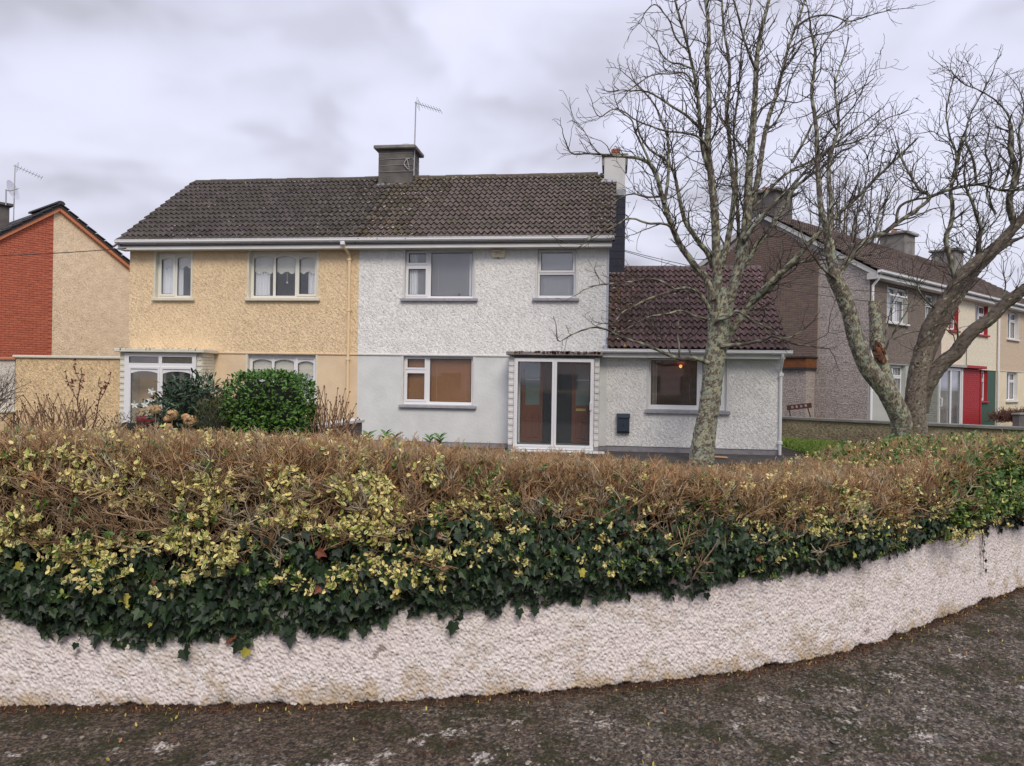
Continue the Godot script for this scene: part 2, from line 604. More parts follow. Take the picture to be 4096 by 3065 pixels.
# courses of bricks over a face in the xy plane (frame given); inside(x, y) tells where bricks lie; order: nearest the frame's origin
func bricks(par: Node3D, fr: Transform3D, r: Rect2, inside: Callable, m: Array, w := 0.225, h := 0.075, joint := 0.011, most := 300, order = null) -> void:
	var me := brick_mesh(w - joint, h - joint, 0.02)
	var hm := brick_mesh(w / 2 - joint, h - joint, 0.02)
	var all := []
	for j in int(r.size.y / h):
		var off := 0.0 if j % 2 == 0 else w / 2
		for i in int(r.size.x / w) + 2:
			var p := Vector2(r.position.x + i * w - off + w / 2, r.position.y + j * h + h / 2)
			if not inside.call(p.x, p.y): continue
			if p.x - w / 2 < r.position.x - 0.02:
				if p.x + w / 2 - r.position.x < w * 0.4 or w < 0.2: continue
				all.append(Vector3(p.x + w / 4, p.y, 1)); continue
			if p.x + w / 2 > r.end.x + 0.02:
				if r.end.x - p.x + w / 2 < w * 0.4 or w < 0.2: continue
				all.append(Vector3(p.x - w / 4, p.y, 1)); continue
			all.append(Vector3(p.x, p.y, 0))
	if order: all.sort_custom(func(a, b): return order.call(a) < order.call(b))
	var rest := []
	for k in all.size():
		var x := fr * X(Vector3(all[k].x, all[k].y, rng.randf_range(-0.003, 0.003)), Basis(Vector3(0, 0, 1), rng.randf_range(-0.008, 0.008)) * Basis(Vector3(0, 1, 0), rng.randf_range(-0.012, 0.012)))
		if k < most or all[k].z > 0.5: place("brick", hm if all[k].z > 0.5 else me, m[rng.randi() % m.size()], par, x)
		else: rest.append(x)
	if rest.size(): scatter("far_brick", me, m[0], par, rest)

func pipe_run(par: Node3D, nm: String, pts: Array, r: float, m: Material) -> MeshInstance3D:
	var b := MB.new()
	var rr := []
	for p in pts: rr.append(r)
	b.tube(pts, rr, 10)
	return part(nm, b, m, par)

func palette() -> void:
	textures()
	mt("upvc", lin(0.83, 0.84, 0.86), 0.3)
	mt("cream_upvc", lin(0.80, 0.80, 0.74), 0.35)
	mt("rubber", lin(0.03, 0.03, 0.032), 0.6)
	mt("cream", lin(0.76, 0.74, 0.62), 0.7, tex["faint"], 0.7)
	mt("cream_brick", lin(0.78, 0.76, 0.64), 0.7, tex["faint"], 0.9, tex["rough"], 0.5)
	mt("white_trim", lin(0.76, 0.76, 0.74), 0.7, tex["faint"], 0.8)
	mt("white_brick", lin(0.78, 0.76, 0.74), 0.75, tex["faint"], 0.9, tex["rough"], 0.6)
	mt("grey_sill", lin(0.44, 0.44, 0.49), 0.8, tex["mottle"], 0.8, tex["rough"], 0.4)
	mt("fascia", lin(0.76, 0.77, 0.76), 0.45, tex["faint"], 0.3)
	mt("soffit", lin(0.6, 0.6, 0.56), 0.7)
	mt("yellow_cast", lin(0.84, 0.65, 0.415), 0.9, tex["faint"], 0.5, tex["rough"], 0.6)
	mt("yellow_smooth", lin(0.83, 0.65, 0.44), 0.85, tex["faint"], 0.35, tex["rough"], 0.25)
	mt("tan_cast", lin(0.80, 0.60, 0.35), 0.9, tex["mottle"], 0.4, tex["rough"], 0.6)
	mt("tan_gable", lin(0.92, 0.74, 0.52), 0.9, tex["mottle"], 0.35, tex["rough"], 0.6)
	mt("white_cast", lin(0.87, 0.875, 0.86), 0.9, tex["faint"], 0.5, tex["rough"], 0.6)
	mt("white_smooth", lin(0.76, 0.79, 0.79), 0.85, tex["faint"], 0.3, tex["rough"], 0.25)
	mt("plinth_grey", lin(0.33, 0.32, 0.35), 0.85, tex["mottle"], 0.6, tex["rough"], 0.4)
	mt("concrete_dark", lin(0.19, 0.175, 0.165), 0.95, tex["stain"], 0.5, tex["rough"], 0.8)
	mt("concrete_mid", lin(0.33, 0.315, 0.295), 0.95, tex["stain"], 0.5, tex["rough"], 0.8)
	mt("lead", lin(0.42, 0.45, 0.50), 0.45, tex["mottle"], 1.0, tex["rough"], 0.5)
	mt("slate_navy", lin(0.03, 0.035, 0.062), 0.75, tex["mottle"], 1.0, tex["rough"], 0.4)
	mt("terracotta", lin(0.38, 0.13, 0.06), 0.8, tex["mottle"], 1.5)
	mt("galvanised", lin(0.42, 0.43, 0.45), 0.5)
	mt("cable_black", lin(0.05, 0.05, 0.055), 0.7)
	mt("interior", lin(0.55, 0.52, 0.48), 0.9)
	mt("dark_inside", lin(0.10, 0.10, 0.11), 0.9)
	mt("net", lin(0.80, 0.83, 0.88), 0.9)
	mt("blind_cream", lin(0.78, 0.78, 0.70), 0.9)
	mt("blind_grey", lin(0.50, 0.51, 0.56), 0.6)
	mt("blind_wood", lin(0.90, 0.46, 0.19), 0.5, tex["wood"], 2.0)
	mt("blind_brown", lin(0.24, 0.14, 0.075), 0.5, tex["wood"], 2.0)
	mt("door_wood", lin(0.22, 0.065, 0.02), 0.45, tex["wood"], 1.2)
	mt("brass", lin(0.55, 0.42, 0.12), 0.35)
	mt("moss", lin(1, 1, 1), 1.0, null, 1.0, null, 0.0, true)
	for k in [["y", [0.126, 0.106, 0.098]], ["w", [0.172, 0.138, 0.122]], ["e", [0.170, 0.104, 0.104]], ["r", [0.17, 0.125, 0.11]]]:
		for i in 4:
			var t: float = [1.0, 0.82, 1.16, 0.92][i]
			var c: Array = k[1]
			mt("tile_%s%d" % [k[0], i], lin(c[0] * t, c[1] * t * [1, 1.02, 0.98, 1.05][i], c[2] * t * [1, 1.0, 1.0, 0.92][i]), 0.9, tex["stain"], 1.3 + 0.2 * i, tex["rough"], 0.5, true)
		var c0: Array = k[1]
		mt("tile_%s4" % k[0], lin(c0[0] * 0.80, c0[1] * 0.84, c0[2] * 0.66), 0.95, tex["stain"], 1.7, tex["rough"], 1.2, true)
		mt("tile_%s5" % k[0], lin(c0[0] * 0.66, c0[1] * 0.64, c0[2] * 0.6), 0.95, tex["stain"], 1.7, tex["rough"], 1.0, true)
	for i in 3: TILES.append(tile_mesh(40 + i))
	var gl := glass()

func tm(k: String) -> Array:
	var o := []
	for i in 6: o.append(M["tile_%s%d" % [k, i]])
	return o

# lumps of moss and lichen on a roof slope
func moss_on(roof: Node3D, x0: float, x1: float, y0: float, z0: float, pitch: float, length: float, count: int, weight: Callable, pal: Array, w := 0.298) -> void:
	var b := MB.new()
	b.lathe(Vector3.ZERO, [Vector2(0.0, 0.5), Vector2(0.6, 0.42), Vector2(1.0, 0.05), Vector2(0.9, -0.2)], 7)
	var me := b.mesh()
	var xs := []
	var cs := []
	var up := Vector3(0, sin(pitch), -cos(pitch))
	var nn := Vector3(0, cos(pitch), sin(pitch))
	for i in count * 6:
		if xs.size() >= count: break
		var x := rng.randf_range(x0, x1)
		var t := rng.randf() * length
		if rng.randf() > weight.call(x, t / length): continue
		if rng.randf() < 0.7: t = floor(t / 0.289) * 0.289 + 0.03 + rng.randf() * 0.05
		var s := rng.randf_range(0.008, 0.026)
		xs.append(X(Vector3(x, y0, z0) + up * t + nn * (0.062 + rng.randf() * 0.03), Basis(Vector3(1, 0, 0), pitch) * Basis(Vector3(0, 1, 0), rng.randf() * TAU) * Basis.from_scale(Vector3(s * 1.5, s * 0.7, s))))
		cs.append(pal[rng.randi() % pal.size()])
	scatter("moss", me, M["moss"], roof, xs, cs)

func gable(par: Node3D, nm: String, x0: float, x1: float, m: Material, zf: float, zb: float, eave: float, top: float) -> void:
	var b := MB.new()
	b.prismx([Vector2(zf, 0), Vector2(zf, eave), Vector2((zf + zb) / 2, top), Vector2(zb, eave), Vector2(zb, 0)], x0, x1)
	part(nm, b, m, par)

func rear(par: Node3D, x0: float, x1: float, zf: float, zb: float, eave: float, top: float, rm: Material, wm: Material, floors := true) -> void:
	var b := MB.new()
	b.span(Vector3(x0 + 0.26, 0.0, zb + 0.002), Vector3(x1 - 0.26, eave, zb + 0.28))
	part("back_wall", b, wm, par)
	if floors:
		var f := MB.new()
		f.span(Vector3(x0 + 0.27, 2.36, zb + 0.29), Vector3(x1 - 0.27, 2.52, zf - 0.3))
		part("upper_floor", f, M["interior"], par)
	var c := MB.new()
	c.span(Vector3(x0 + 0.27, eave - 0.1, zb + 0.29), Vector3(x1 - 0.27, eave - 0.05, zf - 0.3))
	part("ceiling", c, M["interior"], par)
	var g2 := MB.new()
	g2.span(Vector3(x0 + 0.27, 0.0, zb + 0.29), Vector3(x1 - 0.27, 0.1, zf - 0.3))
	part("ground_floor", g2, M["dark_inside"], par)
	var zm := (zf + zb) / 2
	var r := MB.new()
	var t := Vector3(0, -0.03, 0)
	r.quad(Vector3(x0, eave - 0.24, zb - 0.35), Vector3(x1, eave - 0.24, zb - 0.35), Vector3(x1, top, zm), Vector3(x0, top, zm), Vector3(0, 0.8, -0.6))
	r.quad(Vector3(x0, eave - 0.27, zb - 0.35), Vector3(x1, eave - 0.27, zb - 0.35), Vector3(x1, top - 0.03, zm), Vector3(x0, top - 0.03, zm), Vector3(0, -0.8, 0.6))
	part("rear_roof", r, rm, par)

# the common shell of one half of the pair
func shell(h: Node3D, x0: float, x1: float, holes_up: Array, holes_dn: Array, castm: Material, smoothm: Material, bandm: Material, plinth: Material, end_wall: int, key: String, sd: int, pick: Callable, tile_skip: Callable) -> Node3D:
	var up := MB.new()
	up.relief(Rect2(x0, 2.245, x1 - x0, 2.66), holes_up, FZ, 0.022, cast(sd, 0.0048 if key == "y" else 0.0043, 12.0))
	up.holed(Rect2(x0 + 0.001, 2.246, x1 - x0 - 0.002, 2.65), holes_up, FZ - 0.03, FZ - 0.28, false)
	part("upper_wall", up, castm, h)
	var lo := MB.new()
	lo.holed(Rect2(x0, 0.12, x1 - x0, 2.085), holes_dn, FZ, FZ - 0.28)
	part("lower_wall", lo, smoothm, h)
	var bd := MB.new()
	bd.span(Vector3(x0, 2.2055, FZ - 0.05), Vector3(x1, 2.2445, FZ + 0.03), 0.006)
	part("band_course", bd, bandm, h)
	var pl := MB.new()
	pl.span(Vector3(x0, -0.1, FZ - 0.27), Vector3(x1, 0.119, FZ - 0.012))
	part("plinth", pl, plinth, h)
	var pitch := 0.596
	if end_wall < 0: gable(h, "gable_wall", x0 + 0.002, x0 + 0.25, castm, FZ - 0.285, -24.7, 4.85, 7.12)
	else: gable(h, "gable_wall", x1 - 0.25, x1 - 0.002, castm, FZ - 0.285, -24.7, 4.85, 7.12)
	rear(h, x0, x1, FZ, -24.7, 4.95, 7.26, M["tile_%s1" % key], castm)
	var bo := MB.new()
	var xe0 := x0 - (0.06 if end_wall < 0 else 0.0)
	var xe1 := x1 + (0.13 if end_wall > 0 else 0.0)
	var up2 := Vector3(0, sin(pitch), -cos(pitch)) * 4.33
	var a := Vector3(xe0, 4.945, -17.96)
	var b2 := Vector3(xe1, 4.945, -17.96)
	bo.quad(a, b2, b2 + up2, a + up2, Vector3(0, cos(pitch), sin(pitch)))
	var dn := Vector3(0, -0.06, 0)
	bo.quad(a + dn, b2 + dn, b2 + up2 + dn, a + up2 + dn, Vector3(0, -cos(pitch), -sin(pitch)))
	bo.quad(a, a + up2, a + up2 + dn, a + dn, Vector3(-1, 0, 0))
	bo.quad(b2, b2 + up2, b2 + up2 + dn, b2 + dn, Vector3(1, 0, 0))
	var roof := part("roof", bo, M["tile_%s5" % key], h)
	var cols := int(round((xe1 - xe0) / 0.3))
	tiles(roof, xe0 + (xe1 - xe0 - cols * 0.3) / 2, cols, 4.945, -17.93, pitch, 15, 0.289, tm(key), pick, tile_skip)
	ridge_tiles(roof, xe0, xe1, 7.42, -21.53, M["tile_%s3" % key], tile_skip)
	var fa := MB.new()
	fa.span(Vector3(xe0 - 0.08 if end_wall < 0 else x0, 4.802, -18.02), Vector3(xe1 - 0.06 if end_wall > 0 else x1, 4.985, -18.0), 0.004)
	fa.span(Vector3(xe0 - 0.08 if end_wall < 0 else x0, 4.79, -18.004), Vector3(xe1 - 0.06 if end_wall > 0 else x1, 4.803, -17.99))
	part("fascia", fa, M["fascia"], h)
	var so := MB.new()
	so.span(Vector3(xe0 - 0.08 if end_wall < 0 else x0, 4.797, FZ + 0.005), Vector3(xe1 - 0.06 if end_wall > 0 else x1, 4.808, -18.021))
	part("soffit", so, M["soffit"], h)
	gutter(h, xe0 - 0.1 if end_wall < 0 else x0, xe1 if end_wall > 0 else x1, 5.025, -17.885, M["upvc"])
	return roof

func yellow_house() -> void:
	var h := thing("yellow_house", "yellow roughcast two-storey house with cream porch, left half of the semi-detached pair", "house", Vector3(-9.25, 0, FZ))
	var x0 := -12.3
	var x1 := -6.21
	var w1 := Rect2(-11.59, 3.61, 0.97, 1.187)
	var w2 := Rect2(-9.07, 3.61, 1.78, 1.187)
	var w3 := Rect2(-9.07, 1.01, 1.79, 1.19)
	var dr := Rect2(-11.4, 0.14, 1.1, 2.0)
	var ch := func(p: Vector3) -> bool: return p.x > -6.72 and p.z < -21.0
	var moss := func(i: int, j: int) -> int:
		var r := rng.randf()
		if i >= 17 and r < 0.12 + 0.03 * (i - 17) * (1.0 if j > 3 else 0.5): return 4 if rng.randf() < 0.4 else 5
		return [0, 0, 1, 2, 3, 1][rng.randi() % 6] if r > 0.03 else 5
	var roof := shell(h, x0, x1, [w1, w2], [w3, dr], M["yellow_cast"], M["yellow_smooth"], M["yellow_smooth"], M["yellow_smooth"], -1, "y", 101, moss, ch)
	moss_on(roof, x0, x1, 4.945, -17.93, 0.596, 4.3, 1500, func(x, t): return 0.10 + 0.5 * clampf((x + 8.0) / 2.0, 0, 1) + (0.75 if t > 0.94 else 0.0), [Color(0.06, 0.05, 0.03), Color(0.09, 0.075, 0.035), Color(0.045, 0.035, 0.03), Color(0.3, 0.29, 0.25), Color(0.13, 0.12, 0.04)])
	# left verge: the bedded edge of the tiles
	var ve := MB.new()
	for j in 15:
		var p := Vector3(-12.35, 4.945, -17.93) + Vector3(0, sin(0.596), -cos(0.596)) * (j * 0.289 - 0.14)
		ve.box(p + Vector3(0, 0.02, 0), Vector3(0.03, 0.05, 0.285), 0.004, Basis(Vector3(1, 0, 0), 0.54))
	part("verge", ve, M["concrete_dark"], roof)
	# windows
	surround(h, w1, FZ, M["cream"])
	surround(h, w2, FZ, M["cream"])
	surround(h, w3, FZ, M["cream"], "lrt", 0.13, 0.05)
	sill(h, -11.65, -10.50, 3.605, FZ, M["cream"])
	sill(h, -9.14, -7.19, 3.605, FZ, M["cream"])
	sill(h, -9.14, -7.16, 1.008, FZ, M["cream"])
	var a := window(h, w1, FZ, [[-11.49, 3.72, -11.165, 4.70, 3], [-11.06, 3.68, -10.69, 4.735, 2]], {"mat": M["cream_upvc"]})
	var b := window(h, w2, FZ, [[-8.99, 3.68, -8.48, 4.735, 2], [-8.41, 3.68, -7.90, 4.735, 2], [-7.79, 3.72, -7.38, 4.70, 3]], {"mat": M["cream_upvc"]})
	var c := window(h, w3, FZ, [[-8.99, 1.08, -8.48, 2.135, 2], [-8.41, 1.08, -7.90, 2.135, 2], [-7.79, 1.12, -7.38, 2.10, 3]])
	roman(a, -11.52, -11.14, 4.78, 4.42, FZ - 0.185, M["blind_cream"])
	roman(a, -11.08, -10.66, 4.78, 4.42, FZ - 0.185, M["blind_cream"])
	curtain(a, -11.55, -10.95, 3.65, 4.7, FZ - 0.21, M["net"])
	for k in [[-9.02, -8.46], [-8.43, -7.88], [-7.84, -7.33]]:
		roman(b, k[0], k[1], 4.78, 4.27, FZ - 0.185, M["blind_cream"])
		roman(c, k[0], k[1], 2.19, 1.70, FZ - 0.185, M["blind_cream"])
	curtain(b, -8.98, -8.60, 3.65, 4.7, FZ - 0.215, M["net"])
	curtain(b, -7.60, -7.32, 3.65, 4.7, FZ - 0.215, M["net"])
	curtain(c, -8.98, -8.52, 1.05, 2.15, FZ - 0.215, M["net"])
	curtain(c, -7.72, -7.32, 1.05, 2.15, FZ - 0.215, M["net"])
	var cord := MB.new()
	cord.tube([Vector3(-8.14, 4.26, FZ - 0.18), Vector3(-8.14, 4.05, FZ - 0.18)], [0.004, 0.004], 5)
	cord.lathe(Vector3(-8.14, 3.99, FZ - 0.18), [Vector2(0.0, 0), Vector2(0.03, 0.012), Vector2(0.016, 0.04), Vector2(0.004, 0.07)], 8)
	part("pull_cord", cord, M["upvc"], b)
	# porch
	var zp := -17.6
	var po := MB.new()
	po.span(Vector3(-12.12, 0.0, zp - 0.1), Vector3(-11.985, 2.19, FZ + 0.001))
	po.span(Vector3(-10.08, 0.0, zp - 0.1), Vector3(-9.955, 2.19, FZ + 0.001))
	po.span(Vector3(-11.984, 0.0, zp - 0.12), Vector3(-10.081, 0.12, FZ + 0.001))
	var pc := part("porch", po, M["cream"], h)
	bricks(pc, X(Vector3(0, 0, zp - 0.092)), Rect2(-12.12, 0.05, 0.135, 2.14), func(_x, _y): return true, [M["cream_brick"]], 0.135, 0.0755, 0.008)
	bricks(pc, X(Vector3(0, 0, zp - 0.092)), Rect2(-10.08, 0.05, 0.125, 2.14), func(_x, _y): return true, [M["cream_brick"]], 0.125, 0.0755, 0.008)
	bricks(pc, X(Vector3(-9.948, 0, zp - 0.1), Basis(Vector3(0, 1, 0), PI / 2)), Rect2(0.0, 0.05, 0.6, 2.14), func(_x, _y): return true, [M["cream_brick"]], 0.3, 0.0755, 0.008, 120)
	var slb := MB.new()
	slb.span(Vector3(-12.19, 2.195, FZ + 0.035), Vector3(-9.83, 2.285, zp + 0.06), 0.012)
	var sl := part("porch_roof", slb, M["cream"], pc)
	var drip := MB.new()
	for k in 26:
		var q := rng.randf_range(-12.15, -9.9)
		drip.box(Vector3(q, 2.287 + rng.randf() * 0.004, zp + 0.02 - rng.randf() * 0.1), Vector3(rng.randf_range(0.02, 0.08), 0.015, 0.03), 0.004)
		if k % 3 == 0: drip.box(Vector3(q, 2.262, zp + 0.0605), Vector3(rng.randf_range(0.006, 0.022), rng.randf_range(0.02, 0.06), 0.003))
	part("lichen_stain", drip, mt("lichen_black", lin(0.07, 0.055, 0.05), 1.0), pc)
	var fr := window(h, Rect2(-11.983, 0.121, 1.901, 2.06), zp, [[-11.86, 1.93, -11.07, 2.09, 0], [-10.98, 1.93, -10.19, 2.09, 0], [-11.80, 0.27, -11.08, 1.79, 3], [-10.95, 0.27, -10.22, 1.79, 3]], {"recess": 0.06})
	var inn := MB.new()
	inn.holed(Rect2(-11.4, 0.14, 1.1, 2.0), [Rect2(-11.3, 1.0, 0.38, 0.95), Rect2(-10.8, 1.0, 0.4, 0.95)], FZ - 0.05, FZ - 0.09)
	part("inner_door", inn, M["cream"], h)
	# rainwater pipe at the join of the two houses
	var dp := pipe_run(h, "downpipe", [Vector3(-6.50, 4.94, -17.94), Vector3(-6.50, 4.86, -17.95), Vector3(-6.43, 4.68, FZ + 0.075), Vector3(-6.43, 4.56, FZ + 0.07), Vector3(-6.43, 0.02, FZ + 0.07)], 0.036, mt("downpipe_cream", lin(0.84, 0.66, 0.42), 0.5))
	var cl := MB.new()
	for y in [4.55, 2.1, 3.3]: cl.span(Vector3(-6.475, y - 0.03, FZ + 0.018), Vector3(-6.385, y + 0.03, FZ + 0.112), 0.008)
	part("pipe_clip", cl, M["downpipe_cream"], dp)
	var hop := MB.new()
	hop.span(Vector3(-6.555, 4.86, -17.995), Vector3(-6.445, 4.945, -17.89), 0.01)
	part("gutter_outlet", hop, M["upvc"], h)

func white_house() -> void:
	var h := thing("white_house", "white roughcast two-storey house with glazed porch, right half of the semi-detached pair", "house", Vector3(-3.1, 0, FZ))
	var x0 := -6.209
	var x1 := -0.1
	var w1 := Rect2(-5.05, 3.61, 1.73, 1.187)
	var w2 := Rect2(-1.79, 3.62, 0.92, 1.177)
	var w3 := Rect2(-5.05, 1.01, 1.74, 1.19)
	var dr := Rect2(-2.16, 0.14, 1.74, 2.02)
	var ch := func(p: Vector3) -> bool:
		return (p.x < -5.55 and p.z < -21.0) or (p.x > -0.34 and p.z < -21.0)
	var moss := func(i: int, j: int) -> int:
		var r := rng.randf()
		if i < 5 and j > 10 and r < 0.6 - 0.08 * i: return 4
		if i < 6 and r < 0.42 - 0.05 * i: return 4 if rng.randf() < 0.35 else 5
		return [0, 0, 1, 2, 3, 2][rng.randi() % 6] if r > 0.02 else 5
	var roof := shell(h, x0, x1, [w1, w2], [w3, dr], M["white_cast"], M["white_smooth"], M["white_trim"], M["plinth_grey"], 1, "w", 202, moss, ch)
	moss_on(roof, x0, x1, 4.945, -17.93, 0.596, 4.3, 2600, func(x, t): return 0.025 + 0.45 * clampf((-4.4 - x) / 1.6, 0, 1) + (0.9 if t > 0.935 else 0.0) + (0.25 if x > -0.6 else 0.0), [Color(0.06, 0.05, 0.03), Color(0.10, 0.10, 0.03), Color(0.045, 0.035, 0.03), Color(0.4, 0.38, 0.33), Color(0.10, 0.085, 0.04), Color(0.06, 0.045, 0.03), Color(0.25, 0.17, 0.05)])
	surround(h, w1, FZ, M["white_trim"])
	surround(h, w2, FZ, M["white_trim"])
	surround(h, w3, FZ, M["white_trim"], "lrt")
	sill(h, -5.13, -3.22, 3.605, FZ, M["grey_sill"])
	sill(h, -1.89, -0.78, 3.615, FZ, M["grey_sill"])
	sill(h, -5.13, -3.215, 1.008, FZ, M["grey_sill"])
	var a := window(h, w1, FZ, [[-4.975, 4.49, -4.54, 4.72, 1], [-4.975, 3.71, -4.54, 4.34, 1], [-4.41, 3.67, -3.385, 4.735, 0]], {"recess": 0.09})
	var b := window(h, w2, FZ, [[-1.71, 4.29, -0.95, 4.72, 1], [-1.735, 3.69, -0.925, 4.19, 0]], {"recess": 0.09})
	var c := window(h, w3, FZ, [[-4.965, 1.92, -4.53, 2.13, 1], [-4.965, 1.14, -4.53, 1.78, 1], [-4.40, 1.09, -3.37, 2.145, 0]], {"recess": 0.09})
	slats(a, Rect2(-5.0, 3.66, 0.5, 1.06), FZ - 0.2, 0.021, 1.0, M["blind_grey"])
	slats(a, Rect2(-4.42, 3.66, 1.06, 1.06), FZ - 0.2, 0.021, 1.0, M["blind_grey"])
	slats(b, Rect2(-1.75, 3.66, 0.84, 1.06), FZ - 0.2, 0.021, 1.0, M["blind_grey"])
	curtain(a, -4.96, -4.76, 3.64, 4.72, FZ - 0.172, M["net"], 0.06)
	curtain(a, -3.47, -3.38, 3.64, 4.72, FZ - 0.172, M["net"], 0.06)
	slats(c, Rect2(-5.0, 1.06, 0.5, 1.1), FZ - 0.2, 0.028, 1.05, M["blind_wood"])
	slats(c, Rect2(-4.42, 1.06, 1.07, 1.1), FZ - 0.2, 0.028, 1.05, M["blind_wood"])
	var orn := MB.new()
	orn.lathe(Vector3(-3.72, 3.62, FZ - 0.185), [Vector2(0.055, 0), Vector2(0.05, 0.04), Vector2(0.025, 0.08), Vector2(0.028, 0.11), Vector2(0.0, 0.135)], 10)
	tag(part("window_ornament", orn, mt("ornament", lin(0.10, 0.06, 0.04), 0.6), self), "small dark ornament standing inside the big upstairs window of the white house", "ornament")
	# porch
	var zp := -17.6
	var po := MB.new()
	po.span(Vector3(-2.36, 0.14, zp - 0.1), Vector3(-2.235, 2.18, FZ + 0.001))
	po.span(Vector3(-0.375, 0.14, zp - 0.1), Vector3(-0.265, 2.18, FZ + 0.001))
	var pc := part("porch", po, M["white_trim"], h)
	bricks(pc, X(Vector3(0, 0, zp - 0.092)), Rect2(-2.36, 0.14, 0.125, 2.05), func(_x, _y): return true, [M["white_brick"]], 0.125, 0.0765, 0.008)
	bricks(pc, X(Vector3(0, 0, zp - 0.092)), Rect2(-0.375, 0.14, 0.11, 2.05), func(_x, _y): return true, [M["white_brick"]], 0.11, 0.0765, 0.008)
	var pl := MB.new()
	pl.span(Vector3(-2.35, -0.02, zp - 0.09), Vector3(-0.275, 0.139, FZ + 0.001))
	part("porch_plinth", pl, M["plinth_grey"], pc)
	var stp := MB.new()
	stp.span(Vector3(-2.3, -0.02, zp - 0.086), Vector3(-0.12, 0.045, zp + 0.14), 0.01)
	part("doorstep", stp, M["white_trim"], pc)
	var slb := MB.new()
	slb.span(Vector3(-2.41, 2.225, FZ + 0.035), Vector3(-0.20, 2.31, zp + 0.06), 0.012)
	slb.span(Vector3(-2.234, 2.17, zp - 0.1), Vector3(-0.376, 2.224, FZ + 0.04))
	part("porch_roof", slb, M["concrete_mid"], pc)
	var drip := MB.new()
	for k in 60:
		var q := -2.38 + 2.14 * sqrt(rng.randf())
		drip.box(Vector3(q, 2.312 + rng.randf() * 0.006, zp + 0.02 - rng.randf() * 0.2), Vector3(rng.randf_range(0.02, 0.09), rng.randf_range(0.012, 0.03), 0.03), 0.004)
		drip.box(Vector3(q, 2.30 - rng.randf() * 0.03, zp + 0.0605), Vector3(rng.randf_range(0.008, 0.06), rng.randf_range(0.02, 0.07), 0.003))
	part("lichen_stain", drip, mt("rust_stain", lin(0.10, 0.045, 0.04), 1.0), pc)
	var fr := window(h, Rect2(-2.233, 0.05, 1.856, 2.118), zp, [[-2.14, 0.17, -1.345, 2.08, 1], [-1.235, 0.17, -0.465, 2.08, 1]], {"recess": 0.045})
	var hd := MB.new()
	hd.span(Vector3(-0.475, 0.98, zp - 0.03), Vector3(-0.43, 1.17, zp + 0.02), 0.008)
	hd.span(Vector3(-0.458, 0.88, zp - 0.028), Vector3(-0.446, 0.94, zp - 0.02))
	part("handle", hd, M["upvc"], fr)
	# inside the porch: a timber door and side panels
	var fl := MB.new()
	fl.span(Vector3(-2.23, 0.03, FZ + 0.002), Vector3(-0.38, 0.16, zp - 0.12))
	part("porch_floor", fl, mt("porch_floor", lin(0.20, 0.26, 0.25), 0.6), pc)
	for q in [[-2.13, -1.62, "side_panel"], [-0.92, -0.44, "front_door"]]:
		var d := MB.new()
		d.holed(Rect2(q[0], 0.17, q[1] - q[0], 1.98), [Rect2(q[0] + 0.09, 1.06, q[1] - q[0] - 0.16, 0.98)], FZ - 0.06, FZ - 0.11)
		for s in 2:
			var xa: float = lerpf(q[0] + 0.08, q[1] - 0.08, s * 0.5) + 0.02
			d.span(Vector3(xa, 0.28, FZ - 0.06), Vector3(xa + (q[1] - q[0]) * 0.28, 0.84, FZ - 0.045), 0.012)
		var dd := part(q[2], d, M["door_wood"], h)
		var gp := MB.new()
		gp.span(Vector3(q[0] + 0.09, 1.06, FZ - 0.095), Vector3(q[1] - 0.07, 2.04, FZ - 0.088))
		part("pane", gp, mt("frosted", lin(0.16, 0.22, 0.19), 0.35), dd)
		var sh := MB.new()
		sh.span(Vector3(q[0] + 0.10, 1.66, FZ - 0.087), Vector3(q[1] - 0.08, 1.68, FZ - 0.075))
		part("glazing_bar", sh, M["upvc"], dd)
		if q[2] == "front_door":
			var lp := MB.new()
			lp.span(Vector3(-0.82, 0.93, FZ - 0.06), Vector3(-0.58, 0.995, FZ - 0.045), 0.005)
			part("letter_plate", lp, M["brass"], dd)
	var mid := MB.new()
	mid.span(Vector3(-1.619, 0.17, FZ - 0.13), Vector3(-0.921, 2.15, FZ - 0.12))
	part("dark_side_light", mid, mt("dark_pane", lin(0.022, 0.026, 0.026), 0.12), h)
	# the chimney shared at the party wall
	var cb := MB.new()
	cb.span(Vector3(-6.62, 6.4, -21.88), Vector3(-5.68, 8.10, -21.14))
	var cc := part("chimney", cb, M["concrete_dark"], h)
	var ys := [6.6, 7.47, 7.672, 7.845, 8.128]
	for i in 4:
		var bk := MB.new()
		bk.span(Vector3(-6.64, ys[i] + 0.004, -21.9), Vector3(-5.66, ys[i + 1] - 0.004, -21.12), 0.006)
		part("concrete_block", bk, M["concrete_dark"], cc)
	var cap := MB.new()
	cap.span(Vector3(-6.76, 8.13, -22.02), Vector3(-5.54, 8.235, -21.0), 0.02)
	part("chimney_cap", cap, M["concrete_mid"], cc)
	var pot := MB.new()
	pot.lathe(Vector3(-6.28, 8.22, -21.5), [Vector2(0.15, 0), Vector2(0.15, 0.07), Vector2(0.11, 0.12), Vector2(0.0, 0.13)], 14)
	part("chimney_pot", pot, M["terracotta"], cc)
	var pot2 := MB.new()
	pot2.lathe(Vector3(-5.93, 8.22, -21.5), [Vector2(0.17, 0), Vector2(0.17, 0.10), Vector2(0.13, 0.15), Vector2(0.0, 0.16)], 14)
	part("chimney_pot", pot2, M["lead"], cc)
	var fl2 := MB.new()
	fl2.box(Vector3(-6.15, 6.985, -20.98), Vector3(1.12, 0.02, 0.42), 0.006, Basis(Vector3(1, 0, 0), 0.596))
	fl2.box(Vector3(-6.15, 7.10, -21.108), Vector3(1.02, 0.12, 0.014), 0.004)
